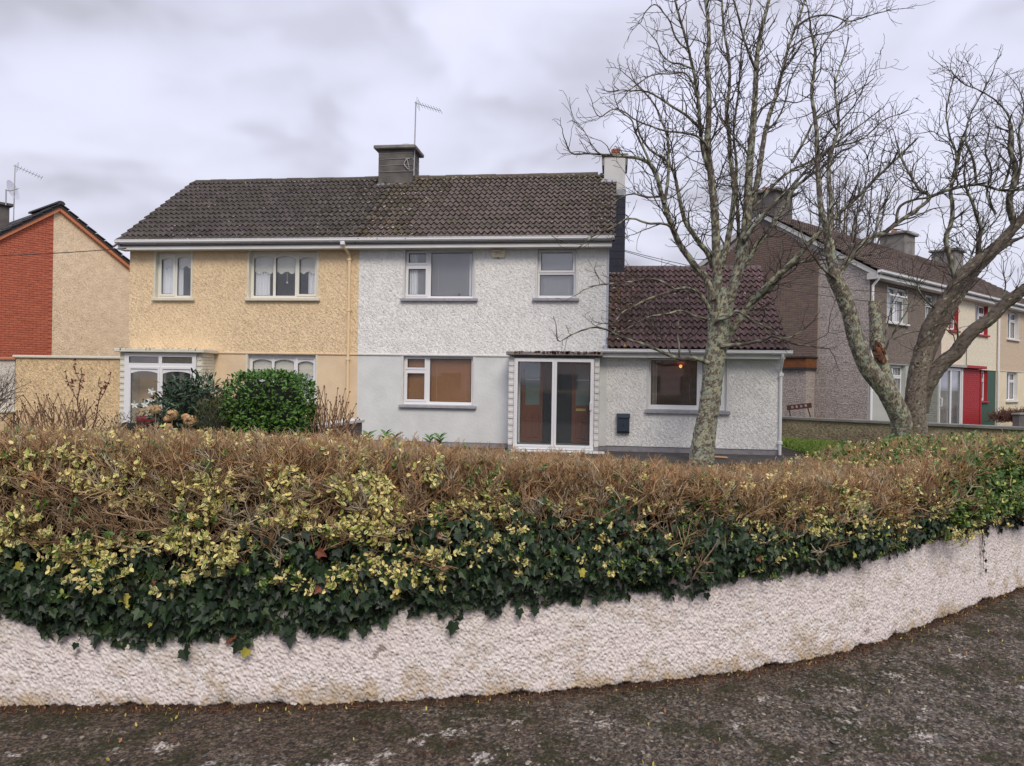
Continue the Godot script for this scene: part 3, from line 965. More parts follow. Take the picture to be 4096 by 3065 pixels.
	for s in [-1, 1]: fl2.box(Vector3(-6.15 + s * 0.53, 7.24, -21.35), Vector3(0.12, 0.02, 0.62), 0.006, Basis(Vector3(1, 0, 0), 0.596))
	part("lead_flashing", fl2, M["lead"], cc)
	var wires := MB.new()
	for y in [7.5, 7.68, 7.86, 8.02]:
		var q := [Vector3(-6.645, y, -21.905), Vector3(-6.645, y - 0.01, -21.115), Vector3(-5.655, y + 0.02, -21.115), Vector3(-5.655, y - 0.02, -21.905)]
		wires.tube(q, [0.006, 0.006, 0.006, 0.006], 5)
	part("lashing_wire", wires, M["galvanised"], cc)
	# the white chimney on the gable and its slated breast
	var wb := MB.new()
	wb.span(Vector3(-0.275, 6.85, -22.0), Vector3(0.295, 7.79, -21.1), 0.008)
	var wc := part("white_chimney", wb, mt("chimney_white", lin(0.68, 0.68, 0.68), 0.8, tex["faint"], 0.5), h)
	var wcap := MB.new()
	wcap.span(Vector3(-0.335, 7.55, -21.97), Vector3(-0.277, 7.84, -21.12), 0.006)
	wcap.span(Vector3(0.297, 7.55, -21.97), Vector3(0.355, 7.84, -21.12), 0.006)
	wcap.span(Vector3(-0.35, 7.792, -22.05), Vector3(0.37, 7.86, -21.05), 0.012)
	part("chimney_cap", wcap, M["concrete_mid"], wc)
	var wp := MB.new()
	wp.lathe(Vector3(0.03, 7.85, -21.5), [Vector2(0.11, 0), Vector2(0.11, 0.13), Vector2(0.125, 0.14), Vector2(0.125, 0.24), Vector2(0.1, 0.25)], 14)
	part("chimney_pot", wp, M["terracotta"], wc)
	var br := MB.new()
	br.span(Vector3(-0.098, 3.6, -22.0), Vector3(0.315, 6.84, -21.1), 0.004)
	var bst := part("chimney_breast", br, M["slate_navy"], h)
	for j in 11:
		for i in 2:
			var s := MB.new()
			var xx := -0.095 + i * 0.207
			s.box(Vector3(xx + 0.1035, 4.72 + j * 0.2, -21.088), Vector3(0.204, 0.232, 0.008), 0.002, Basis(Vector3(1, 0, 0), -0.035))
			part("slate", s, M["slate_navy"], bst)
	var lf := MB.new()
	lf.span(Vector3(-0.1, 6.72, -22.01), Vector3(0.325, 6.9, -21.075), 0.006)
	lf.box(Vector3(-0.16, 7.12, -21.03), Vector3(0.40, 0.03, 0.26), 0.01, Basis(Vector3(1, 0, 0), 0.596))
	lf.span(Vector3(-0.10, 4.56, -21.13), Vector3(0.32, 4.62, -21.06), 0.004)
	part("lead_flashing", lf, M["lead"], wc)
	# corner trim and lead where the side extension meets
	var ct := MB.new()
	ct.span(Vector3(-0.135, 2.46, FZ - 0.02), Vector3(-0.088, 4.79, FZ + 0.03), 0.004)
	part("corner_trim", ct, mt("trim_blue", lin(0.50, 0.54, 0.62), 0.5), h)
	var ap := MB.new()
	ap.box(Vector3(-0.13, 2.43, -18.15), Vector3(0.14, 0.16, 0.3), 0.03, Basis(Vector3(0, 0, 1), 0.4))
	part("lead_apron", ap, M["lead"], h)

func extension() -> void:
	var h := thing("side_extension", "single-storey white roughcast extension with dark red-brown tiled roof at the side of the white house", "house extension", Vector3(1.9, 0, FZ))
	var x0 := -0.099
	var x1 := 3.88
	var w := Rect2(0.875, 1.01, 1.79, 1.20)
	var up := MB.new()
	up.relief(Rect2(x0, 0.135, x1 - x0, 2.17), [w], FZ, 0.021, cast(303, 0.0043, 13.0))
	up.holed(Rect2(x0 + 0.001, 0.136, x1 - x0 - 0.002, 2.16), [w], FZ - 0.03, FZ - 0.28, false)
	part("front_wall", up, M["white_cast"], h)
	var pl := MB.new()
	pl.span(Vector3(x0, -0.1, FZ - 0.27), Vector3(x1, 0.134, FZ - 0.02))
	part("plinth", pl, M["plinth_grey"], h)
	gable(h, "gable_wall", x1 - 0.25, x1 - 0.002, M["white_cast"], FZ - 0.285, -24.7, 2.28, 4.55)
	rear(h, x0, x1, FZ, -24.7, 2.4, 4.70, M["tile_e1"], M["white_cast"], false)
	var pitch := 0.60
	var bo := MB.new()
	var up2 := Vector3(0, sin(pitch), -cos(pitch)) * 4.28
	var a := Vector3(-0.09, 2.385, -17.96)
	var b := Vector3(3.98, 2.385, -17.96)
	bo.quad(a, b, b + up2, a + up2, Vector3(0, cos(pitch), sin(pitch)))
	var dn := Vector3(0, -0.06, 0)
	bo.quad(b, b + up2, b + up2 + dn, b + dn, Vector3(1, 0, 0))
	bo.quad(a + dn, b + dn, b + up2 + dn, a + up2 + dn, Vector3(0, -cos(pitch), -sin(pitch)))
	var roof := part("roof", bo, M["tile_e5"], h)
	var skip := func(p: Vector3) -> bool: return p.x < 0.33 and p.z < -21.05
	tiles(roof, -0.08, 14, 2.385, -17.93, pitch, 14, 0.303, tm("e"), func(i, j):
		var r := rng.randf()
		if i < 3 and r < 0.5 - 0.15 * i: return 5 if r < 0.3 else 4
		return [0, 1, 2, 3, 0, 2][rng.randi() % 6], skip, 0.2895)
	ridge_tiles(roof, 0.33, 3.98, 4.80, -21.5, M["concrete_dark"])
	moss_on(roof, x0, x1, 2.385, -17.93, pitch, 4.2, 420, func(x, t): return 0.04 + 0.85 * clampf((0.75 - x) / 0.8, 0, 1), [Color(0.06, 0.05, 0.03), Color(0.10, 0.085, 0.03), Color(0.35, 0.24, 0.06), Color(0.4, 0.36, 0.33)])
	var fa := MB.new()
	fa.span(Vector3(-0.2, 2.212, -18.02), Vector3(3.9, 2.40, -18.0), 0.004)
	part("fascia", fa, M["fascia"], h)
	var so := MB.new()
	so.span(Vector3(-0.09, 2.213, FZ + 0.006), Vector3(3.9, 2.224, -18.021))
	part("soffit", so, M["soffit"], h)
	gutter(h, -0.22, 4.04, 2.40, -17.885, M["upvc"])
	var p := pipe_run(h, "downpipe", [Vector3(3.83, 2.32, -17.94), Vector3(3.83, 2.22, -17.95), Vector3(3.85, 1.98, FZ + 0.055), Vector3(3.86, 1.9, FZ + 0.05), Vector3(3.865, 0.02, FZ + 0.05)], 0.034, M["upvc"])
	var cl := MB.new()
	for y in [1.86, 0.3]: cl.span(Vector3(3.815, y - 0.04, FZ - 0.02), Vector3(3.912, y + 0.04, FZ + 0.095), 0.008)
	part("pipe_clip", cl, M["upvc"], p)
	surround(h, w, FZ, M["white_trim"])
	sill(h, 0.80, 2.745, 1.008, FZ, M["grey_sill"], 0.085)
	var wi := window(h, w, FZ, [[0.935, 1.12, 1.995, 2.165, 0], [2.11, 1.93, 2.55, 2.13, 1], [2.11, 1.13, 2.55, 1.77, 1]], {"recess": 0.08})
	slats(wi, Rect2(0.9, 1.06, 1.12, 1.12), FZ - 0.21, 0.027, 0.8, M["blind_brown"])
	slats(wi, Rect2(2.08, 1.06, 0.55, 1.12), FZ - 0.21, 0.027, 0.8, M["blind_brown"])
	curtain(wi, 0.92, 1.08, 1.03, 2.16, FZ - 0.175, mt("curtain_pale", lin(0.34, 0.30, 0.24), 0.9), 0.08)
	# the lit pendant in the room behind
	var la := thing("pendant_lamp", "lit orange pendant lamp inside the extension window", "lamp", Vector3(1.66, 2.2, -18.9))
	var sh := MB.new()
	sh.lathe(Vector3(1.66, 2.06, -18.9), [Vector2(0.13, 0.03), Vector2(0.11, 0.06), Vector2(0.05, 0.11), Vector2(0.02, 0.12)], 16)
	var sm := mt("lamp_shade", lin(0.30, 0.07, 0.02), 0.6)
	sm.backlight_enabled = true
	sm.backlight = Color(0.4, 0.12, 0.03)
	part("lamp_shade", sh, sm, la)
	var co := MB.new()
	co.tube([Vector3(1.66, 2.17, -18.9), Vector3(1.66, 2.3, -18.9)], [0.006, 0.006], 6)
	part("cord", co, M["cable_black"], la)
	var bu := MB.new()
	bu.lathe(Vector3(1.66, 2.04, -18.9), [Vector2(0.0, -0.04), Vector2(0.035, -0.02), Vector2(0.04, 0.015), Vector2(0.02, 0.06), Vector2(0.0, 0.07)], 12)
	var bm := mt("bulb", Color(1, 0.9, 0.7), 0.5)
	bm.emission_enabled = true
	bm.emission = Color(1.0, 0.72, 0.38)
	bm.emission_energy_multiplier = 5.0
	part("bulb", bu, bm, la)
	var ol := OmniLight3D.new()
	ol.name = "lamp_light"
	add_child(ol)
	ol.position = Vector3(1.66, 2.03, -18.9)
	ol.light_color = Color(1.0, 0.62, 0.3)
	ol.light_energy = 0.12
	ol.light_size = 0.03
	ol.omni_range = 8.0
	ol.omni_attenuation = 2.0
	ol.shadow_enabled = true

# ---------------------------------------------------------------- neighbours
func orange_house() -> void:   # local axes: x along the gable, z out of it, origin under the peak
	var h := thing("orange_house", "orange brick and tan roughcast gable end of the house at the left edge", "house", Vector3(-18.35, 0, -23.45), 1.0, "", true)
	mt("orange_brick0", lin(0.58, 0.165, 0.095), 0.8, tex["mottle"], 1.2, tex["rough"], 0.5)
	mt("orange_brick1", lin(0.54, 0.15, 0.088), 0.8, tex["mottle"], 1.4, tex["rough"], 0.5)
	mt("orange_brick2", lin(0.61, 0.18, 0.10), 0.8, tex["mottle"], 1.0, tex["rough"], 0.5)
	mt("orange_trim", lin(0.62, 0.24, 0.12), 0.6, tex["faint"], 0.6)
	var top := 7.12
	var sl := 0.715
	var ev := 4.75
	var s2 := (top - ev) / sl
	var wl := MB.new()
	for k in [[-s2, 0.0], [0.0, s2]]:
		var n := 2
		for i in n:
			var xa: float = lerpf(k[0], k[1], float(i) / n)
			var xb: float = lerpf(k[0], k[1], float(i + 1) / n)
			wl.quad(Vector3(xa, 0, -0.25), Vector3(xb, 0, -0.25), Vector3(xb, top - absf(xb) * sl, -0.25), Vector3(xa, top - absf(xa) * sl, -0.25), Vector3(0, 0, -1))
	wl.quad(Vector3(-s2, 0, -0.004), Vector3(-0.15, 0, -0.004), Vector3(-0.15, top - 0.15 * sl, -0.004), Vector3(-s2, ev, -0.004), Vector3(0, 0, 1))
	part("brick_panel", wl, mt("orange_mortar", lin(0.46, 0.12, 0.07), 0.9), h)
	var bp: Node3D = h.get_child(0)
	bricks(bp, X(Vector3.ZERO), Rect2(-3.3, 1.6, 3.15, 5.5), func(x, y): return y < top - 0.06 - absf(x) * sl and x < -0.15, [M["orange_brick0"], M["orange_brick1"], M["orange_brick2"]], 0.225, 0.075, 0.009, 300, func(p): return (0.0 if p.x > -1.45 else 50.0) + (0.0 if p.y > 2.05 else 30.0) + absf(p.y - 4.5))
	var hf := cast(404, 0.005, 10.0)
	var rf := MB.new()
	var w := 150
	var hh := 250
	for j in hh + 1:
		for i in w + 1:
			var x := -0.148 + (s2 + 0.148) * i / w
			var y: float = lerpf(1.4, top - absf(x) * sl, float(j) / hh)
			var d: float = hf.call(x, y)
			rf.vert(Vector3(x, y, 0.002 + d), Vector3(-(hf.call(x + 0.01, y) - d) / 0.01, -(hf.call(x, y + 0.01) - d) / 0.01, 1).normalized())
	for j in hh:
		for i in w:
			var a := j * (w + 1) + i
			rf.ix.append_array(PackedInt32Array([a, a + w + 1, a + 1, a + 1, a + w + 1, a + w + 2]))
	part("roughcast_panel", rf, M["tan_gable"], h)
	var bar := MB.new()
	for s in [-1.0, 1.0]:
		var l := 3.75 / cos(atan(sl))
		bar.box(Vector3(s * 1.86, top - 1.86 * sl + 0.02, 0.10), Vector3(l - 0.02, 0.15, 0.05), 0.006, Basis(Vector3(0, 0, 1), -s * atan(sl)))
		bar.box(Vector3(s * 1.86, top - 1.86 * sl - 0.05, 0.05), Vector3(l - 0.05, 0.03, 0.12), 0.004, Basis(Vector3(0, 0, 1), -s * atan(sl)))
	part("bargeboard", bar, M["orange_trim"], h)
	var ro := MB.new()
	for s in [-1.0, 1.0]:
		var a := Vector3(0, top + 0.15, 0)
		var b := Vector3(s * 3.85, top + 0.15 - 3.85 * sl, 0)
		for z in [[0.16, 1.0], [-7.0, -1.0]]:
			ro.quad(a + Vector3(0, 0, z[0]), b + Vector3(0, 0, z[0]), b + Vector3(0, -0.09, z[0]), a + Vector3(0, -0.09, z[0]), Vector3(0, 0, z[1]))
		ro.quad(a + Vector3(0, 0, 0.16), b + Vector3(0, 0, 0.16), b + Vector3(0, 0, -7), a + Vector3(0, 0, -7), Vector3(s * sl, 1, 0).normalized())
		ro.quad(a + Vector3(0, -0.09, 0.16), b + Vector3(0, -0.09, 0.16), b + Vector3(0, -0.09, -7), a + Vector3(0, -0.09, -7), -Vector3(s * sl, 1, 0).normalized())
	var roof := part("roof", ro, mt("slate_dark", lin(0.06, 0.058, 0.062), 0.8, tex["mottle"], 1.0, tex["rough"], 0.6), h)
	var te := brick_mesh(0.34, 0.03, 0.32)
	for s in [-1.0, 1.0]:
		for j in 13:
			var x: float = s * (0.12 + 0.29 * j)
			for k in 3:
				place("tile", te, M["slate_dark"], roof, X(Vector3(x, top + 0.15 - absf(x) * sl + 0.025, 0.06 - k * 0.325), Basis(Vector3(0, 0, 1), -s * (atan(sl) - 0.07))))
	var rr := MB.new()
	var pr := []
	for i in 9: pr.append(Vector2(0, 0) + Vector2(0.14 * cos(PI * i / 8), 0.11 * sin(PI * i / 8)))
	for k in 6:
		var q := MB.new()
		q.prismx(pr, -0.21, 0.21)
		place("ridge_tile", q.mesh(), M["slate_dark"], roof, X(Vector3(0, top + 0.15, -0.02 - k * 0.44), Basis(Vector3(0, 1, 0), PI / 2)))
	var sw := MB.new()
	for s in [-1.0, 1.0]: sw.span(Vector3(s * s2 - 0.12, 0, -6.9), Vector3(s * s2 + 0.12, ev - 0.1, -0.26))
	sw.span(Vector3(-s2, 0, -6.98), Vector3(s2, ev - 0.1, -6.91))
	part("side_wall", sw, M["tan_gable"], h)
	var ch := MB.new()
	ch.span(Vector3(-1.5, 6.0, -3.7), Vector3(-0.56, 7.50, -2.9), 0.01)
	var cc := part("chimney", ch, M["concrete_dark"], h)
	var cp := MB.new()
	cp.span(Vector3(-1.6, 7.505, -3.8), Vector3(-0.44, 7.6, -2.8), 0.015)
	part("chimney_cap", cp, M["concrete_dark"], cc)
	h.rotation.y = deg_to_rad(57.3)
	var at := h.transform
	antenna(at * Vector3(-0.47, 7.0, -2.78), 8.93, at * Vector3(0.42, 8.70, -2.78), "tall thin roof aerial on the chimney of the orange house", 8)
	# the mesh dish beside it
	var d := thing("satellite_dish", "pale mesh satellite dish on the chimney of the orange house", "satellite dish", at * Vector3(-0.74, 7.5, -2.75))
	var dn := (Vector3(0.93, 0.32, -0.2)).normalized()
	var dx := dn.cross(Vector3.UP).normalized()
	var bs := Basis(dx, dn, dx.cross(dn))
	var m := MB.new()
	m.lathe(at * Vector3(-0.60, 8.02, -2.72), [Vector2(0.02, 0.0), Vector2(0.14, 0.012), Vector2(0.27, 0.05), Vector2(0.36, 0.10)], 20, bs)
	var dm := mt("dish_mesh", Color(0.75, 0.76, 0.8, 0.5), 0.6)
	dm.transparency = BaseMaterial3D.TRANSPARENCY_ALPHA
	part("reflector", m, dm, d)
	var po := MB.new()
	po.tube([at * Vector3(-0.72, 7.5, -2.75), at * Vector3(-0.72, 8.05, -2.75)], [0.025, 0.025], 8)
	po.tube([at * Vector3(-0.72, 8.02, -2.75), at * Vector3(-0.60, 8.02, -2.72), (at * Vector3(-0.60, 8.02, -2.72)) + dn * 0.3], [0.02, 0.02, 0.012], 6)
	part("mast", po, M["galvanised"], d)

func antenna(foot: Vector3, top: float, tip: Vector3, label: String, rods: int) -> void:
	var t := thing("roof_aerial", label, "aerial", foot)
	var head := Vector3(foot.x + 0.03, top, foot.z)
	var p := MB.new()
	p.tube([foot, head + Vector3(0, 0.04, 0)], [0.02, 0.017], 8)
	part("mast", p, M["galvanised"], t)
	var b := MB.new()
	b.tube([head - (tip - head) * 0.05, tip], [0.011, 0.009], 6)
	part("boom", b, M["galvanised"], t)
	var dir := (tip - head).normalized()
	var side := dir.cross(Vector3.UP).normalized() * 0.8 + Vector3(0, 0.35, 0)
	var one := MB.new()
	one.tube([-side * 0.13, side * 0.13], [0.006, 0.006], 5)
	var me := one.mesh()
	for i in rods:
		place("director", me, M["galvanised"], t, X(head.lerp(tip, 0.2 + 0.78 * i / (rods - 1))))
	var r := MB.new()
	for s in [-0.6, -0.2, 0.2, 0.6]:
		r.tube([head + dir * 0.08 + side * -0.12 + Vector3(0, s * 0.2, 0), head + dir * 0.08 + side * 0.12 + Vector3(0, s * 0.2, 0)], [0.004, 0.004], 4)
	for s in [-0.9, 0.0, 0.9]:
		r.tube([head + dir * 0.08 + side * 0.12 * s + Vector3(0, -0.13, 0), head + dir * 0.08 + side * 0.12 * s + Vector3(0, 0.13, 0)], [0.004, 0.004], 4)
	part("reflector", r, M["galvanised"], t)

var ROWT := Transform3D()
func terrace() -> void:
	ROWT = Transform3D(Basis(Vector3(0, 1, 0), deg_to_rad(48.4)), Vector3(8.24, 0, -26.07))
	mt("dash_grey", lin(0.66, 0.62, 0.61), 0.95, tex["dash"], 0.9, tex["cell"], 2.0)
	mt("dash_dark", lin(0.34, 0.295, 0.265), 0.95, tex["dash"], 0.9, tex["cell"], 2.0)
	mt("dash_cream", lin(0.93, 0.86, 0.68), 0.95, tex["mottle"], 1.2, tex["cell"], 2.0)
	mt("dash_beige", lin(0.74, 0.60, 0.44), 0.95, tex["mottle"], 1.2, tex["cell"], 2.0)
	mt("smooth_grey", lin(0.50, 0.52, 0.48), 0.85, tex["faint"], 0.4)
	mt("smooth_beige", lin(0.84, 0.74, 0.52), 0.85, tex["faint"], 0.4)
	mt("bottle_green", lin(0.04, 0.10, 0.07), 0.6)
	mt("red_paint", lin(0.42, 0.025, 0.03), 0.55, tex["faint"], 0.8)
	mt("grey_brick", lin(0.40, 0.42, 0.38), 0.8, tex["faint"], 1.0, tex["rough"], 0.5)
	mt("brown_brick0", lin(0.225, 0.16, 0.13), 0.9, tex["mottle"], 1.6, tex["rough"], 0.6)
	mt("brown_brick1", lin(0.25, 0.175, 0.14), 0.9, tex["mottle"], 1.6, tex["rough"], 0.6)
	mt("brown_brick2", lin(0.195, 0.145, 0.125), 0.9, tex["mottle"], 1.6, tex["rough"], 0.6)
	var info := [
		["grey_terraced_house", "grey pebble-dashed end house with brown brick gable behind the forked tree", "dash_dark", "smooth_grey", "smooth_grey"],
		["cream_terraced_house", "cream dashed terraced house with red window trim and red open porch", "dash_cream", "bottle_green", "red_paint"],
		["beige_terraced_house", "beige dashed terraced house beyond the white drainpipe at the right edge", "dash_beige", "smooth_beige", "white_trim"]]
	for k in 3:
		var t: Array = info[k]
		var x0 := 6.05 * k
		var o := ROWT * Vector3(x0, 0, 0)
		var h := thing(t[0], t[1], "house", o, deg_to_rad(48.4), "", true)
		var ww := 6.049
		var ups: Array = [[Rect2(1.30, 3.82, 1.62, 1.22)], [Rect2(0.72, 3.85, 0.9, 1.22), Rect2(3.5, 3.85, 1.42, 1.22)], [Rect2(1.35, 3.85, 1.55, 1.22), Rect2(4.4, 3.85, 0.9, 1.22)]][k]
		if k == 0: ups.append(Rect2(4.50, 3.9, 0.95, 1.14))
		var dns: Array = [[Rect2(1.25, 1.12, 1.62, 1.26)], [Rect2(4.05, 1.12, 0.98, 1.26)], [Rect2(1.38, 1.12, 1.5, 1.26)]][k]
		var wa := MB.new()
		wa.holed(Rect2(0, 2.42, ww, 2.9), ups, 0, -0.26)
		part("upper_wall", wa, M[t[2]], h)
		var wb := MB.new()
		wb.holed(Rect2(0, 0, ww, 2.40), dns, -0.004, -0.26)
		part("lower_wall", wb, M[t[3]], h)
		var bd := MB.new()
		bd.span(Vector3(0, 2.40, -0.1), Vector3(ww, 2.42, 0.02))
		part("band_course", bd, M[t[2]] if k == 1 else M[t[4]], h)
		var sm: Material = M[["white_trim", "red_paint", "white_trim"][k]]
		var rv: Material = M[["smooth_grey", "red_paint", "white_trim"][k]]
		for r in ups + dns:
			surround(h, r, 0.0, rv, "lr", 0.16, 0.02, 0.01)
			sill(h, r.position.x - 0.07, r.end.x + 0.07, r.position.y - 0.002, 0.0, sm)
			var x: float = r.position.x
			var e: float = r.end.x
			var y: float = r.position.y
			var q: float = r.end.y
			var cells := [[x + 0.06, y + 0.07, (x + e) / 2 - 0.03, q - 0.07, 0], [(x + e) / 2 + 0.08, y + 0.08, e - 0.1, q - 0.45, 1], [(x + e) / 2 + 0.08, q - 0.33, e - 0.1, q - 0.09, 1]]
			if r.size.x < 1.1: cells = [[x + 0.1, y + 0.1, e - 0.1, q - 0.46, 1], [x + 0.1, q - 0.33, e - 0.1, q - 0.09, 1]]
			var wi := window(h, r, 0.0, cells, {"recess": 0.14})
			curtain(wi, x + 0.06, e - 0.06, y + 0.05, q - 0.05, -0.3, M["net"])
			if k == 0:
				var gb := MB.new()
				for c in cells:
					for s in [0.33, 0.66]:
						gb.span(Vector3(lerpf(c[0], c[2], s) - 0.008, c[1], -0.155), Vector3(lerpf(c[0], c[2], s) + 0.008, c[3], -0.145))
				part("glazing_bar", gb, M["upvc"], wi)
		if k == 0:
			# top lights propped open
			for s in 2:
				var ov := MB.new()
				ov.holed(Rect2(-0.33, -0.33, 0.66, 0.33), [Rect2(-0.28, -0.28, 0.56, 0.23)], 0.02, -0.02)
				place("open_light", ov.mesh(), M["upvc"], h, X(Vector3(1.75 + s * 0.72, 5.0, -0.1), Basis(Vector3(1, 0, 0), -0.45)))
		# roof
		var pitch := 0.545
		var up2 := Vector3(0, sin(pitch), -cos(pitch)) * 4.95
		var bo := MB.new()
		var a := Vector3(-0.12 if k == 0 else 0.0, 5.29, 0.33)
		var b := Vector3(ww, 5.29, 0.33)
		bo.quad(a, b, b + up2, a + up2, Vector3(0, cos(pitch), sin(pitch)))
		var back := Vector3(0, -0.02, -2.0 * up2.z) * -1.0
		bo.quad(a + up2, b + up2, b + Vector3(0, 0, 2 * up2.z), a + Vector3(0, 0, 2 * up2.z), Vector3(0, cos(pitch), -sin(pitch)))
		bo.quad(a + Vector3(0, -0.05, 0), b + Vector3(0, -0.05, 0), b + up2 + Vector3(0, -0.05, 0), a + up2 + Vector3(0, -0.05, 0), Vector3(0, -cos(pitch), -sin(pitch)))
		var roof := part("roof", bo, M["tile_r5"], h)
		tiles(roof, a.x, 20, 5.30, 0.35, pitch, 17, 0.289, tm("r"), func(i, j): return [0, 1, 2, 3, 0, 5, 4][rng.randi() % (7 if k == 0 and i < 5 else 6)], null, (ww - a.x) / 20)
		ridge_tiles(roof, a.x, ww, 7.88, -3.9, M["tile_r3"])
		var fa := MB.new()
		fa.span(Vector3(a.x, 5.13, 0.28), Vector3(ww, 5.32, 0.30))
		fa.span(Vector3(a.x, 5.12, 0.002), Vector3(ww, 5.13, 0.279))
		part("fascia", fa, M["fascia"], h)
		gutter(h, a.x - 0.04, ww - 0.002, 5.36, 0.42, M["upvc"])
		var bk := MB.new()
		bk.span(Vector3(0.26, 0, -7.8), Vector3(ww, 5.2, -7.6))
		bk.span(Vector3(0.26, 2.45, -7.59), Vector3(ww, 2.6, -0.27))
		bk.span(Vector3(ww - 0.2, 0, -7.59), Vector3(ww - 0.01, 2.44, -0.27))
		bk.span(Vector3(ww - 0.2, 2.61, -7.59), Vector3(ww - 0.01, 5.2, -0.27))
		part("back_wall", bk, M["interior"], h)
		if k != 1:
			pipe_run(h, "downpipe", [Vector3(0.07, 5.3, 0.3), Vector3(0.07, 5.15, 0.28), Vector3(0.07, 4.9, 0.07), Vector3(0.07, 0, 0.07)], 0.045, M["upvc"])
		# chimneys straddle the ridge
		var cx: float = [0.55, 6.0, 6.0][k]
		if k != 1 or true:
			var wd := 1.15
			var ch := MB.new()
			var lo := cx - wd / 2 if k == 0 else cx - wd
			ch.span(Vector3(lo, 6.6, -4.45), Vector3(lo + wd, 8.55, -3.35), 0.01)
			var cc := part("chimney", ch, M["concrete_mid"] if k else M["concrete_dark"], h)
			var cp := MB.new()
			cp.span(Vector3(lo - 0.12, 8.552, -4.57), Vector3(lo + wd + 0.12, 8.66, -3.23), 0.015)
			part("chimney_cap", cp, M["concrete_mid"], cc)
			for s in 3:
				var pt := MB.new()
				pt.lathe(Vector3(lo + 0.22 + s * 0.36, 8.65, -3.9), [Vector2(0.13, 0), Vector2(0.12, 0.14), Vector2(0.09, 0.15)], 12)
				part("chimney_pot", pt, M["terracotta"], cc)
		if k == 0:
			# gable: x = 0 plane, seen from -x
			var gw := MB.new()
			gw.prismx([Vector2(-0.262, 0), Vector2(-0.262, 5.58), Vector2(-3.9, 7.78), Vector2(-7.54, 5.58), Vector2(-7.54, 0)], 0.004, 0.25)
			var gp := part("gable_wall", gw, M["dash_grey"], h)
			var cor := MB.new()
			cor.quad(Vector3(-0.001, 0, -0.27), Vector3(-0.001, 0, 0.0), Vector3(-0.001, 5.42, 0.0), Vector3(-0.001, 5.58, -0.27), Vector3(-1, 0, 0))
			part("gable_quoin", cor, M["dash_grey"], h)
			var mo := MB.new()
			mo.span(Vector3(-0.02, 2.62, -6.05), Vector3(0.003, 5.3, -1.68))
			var bp := part("brick_panel", mo, mt("brick_mortar", lin(0.36, 0.30, 0.245), 0.95), h)
			var fr := X(Vector3(-0.024, 0, 0), Basis(Vector3(0, 1, 0), -PI / 2))
			bricks(bp, fr, Rect2(-6.0, 2.64, 4.32, 4.9), func(z, y): return y < 7.5 - absf(z + 3.9) * 0.66, [M["brown_brick0"], M["brown_brick1"], M["brown_brick2"]], 0.225, 0.075, 0.011, 300, func(p): return absf(p.x + 2.6) * 2.0 + absf(p.y - 4.6))
			var ba := MB.new()
			for s in [-1.0, 1.0]:
				ba.box(Vector3(-0.09, 6.50, -3.9 + s * 2.08), Vector3(0.04, 0.15, 4.86), 0.004, Basis(Vector3(1, 0, 0), s * 0.545))
				ba.box(Vector3(-0.05, 6.46, -3.9 + s * 2.08), Vector3(0.10, 0.03, 4.8), 0.004, Basis(Vector3(1, 0, 0), s * 0.545))
			ba.span(Vector3(-0.118, 5.08, -0.05), Vector3(-0.012, 5.28, 0.31), 0.006)
			part("bargeboard", ba, mt("barge_grey", lin(0.52, 0.52, 0.50), 0.6), h)
			# little flat-roofed store against the gable with a rusty beam
			var st := MB.new()
			st.span(Vector3(-0.62, 0, -4.6), Vector3(-0.021, 2.2, -1.80))
			var sh := part("lean_to", st, M["dash_grey"], h)
			var be := MB.new()
			be.span(Vector3(-0.72, 2.23, -4.7), Vector3(-0.021, 2.56, -1.74), 0.01)
			part("rusty_fascia", be, mt("rust", lin(0.24, 0.085, 0.03), 0.85, tex["stain"], 1.5, tex["rough"], 0.5), sh)
			var rd := MB.new()
			rd.span(Vector3(-0.78, 2.562, -4.76), Vector3(-0.021, 2.62, -1.70), 0.008)
			rd.span(Vector3(-0.74, 2.18, -4.72), Vector3(-0.021, 2.228, -1.72), 0.006)
			part("flat_roof", rd, M["rubber"], sh)
			# glazed porch, left half
			var pw := MB.new()
			pw.span(Vector3(3.45, 0, 0.002), Vector3(3.57, 2.36, 0.85))
			var pc := part("porch", pw, M["grey_brick"], h)
			bricks(pc, X(Vector3(3.44, 0, 0.0), Basis(Vector3(0, 1, 0), -PI / 2)), Rect2(0.0, 0.03, 0.86, 2.33), func(_a, _b): return true, [M["grey_brick"]], 0.215, 0.0776, 0.01, 200)
			var sl := MB.new()
			sl.span(Vector3(3.3, 2.37, 0.024), Vector3(5.78, 2.47, 0.98), 0.01)
			part("porch_roof", sl, mt("slab_grey", lin(0.46, 0.46, 0.43), 0.9, tex["mottle"], 0.8), pc)
			var fw := window(h, Rect2(3.58, 0.02, 2.05, 2.33), 0.85, [[3.66, 0.12, 4.58, 2.25, 1], [4.69, 0.12, 5.54, 2.25, 1]], {"recess": 0.02})
			var hd := MB.new()
			hd.tube([Vector3(3.62, 1.0, 0.86), Vector3(3.62, 1.0, 0.92), Vector3(3.62, 1.28, 0.92), Vector3(3.62, 1.28, 0.86)], [0.018, 0.018, 0.018, 0.018], 6)
			part("handle", hd, M["upvc"], fw)
			var jm := MB.new()
			jm.span(Vector3(5.64, 0, 0.03), Vector3(5.76, 2.36, 0.86), 0.005)
			part("door_jamb", jm, M["white_trim"], pc)
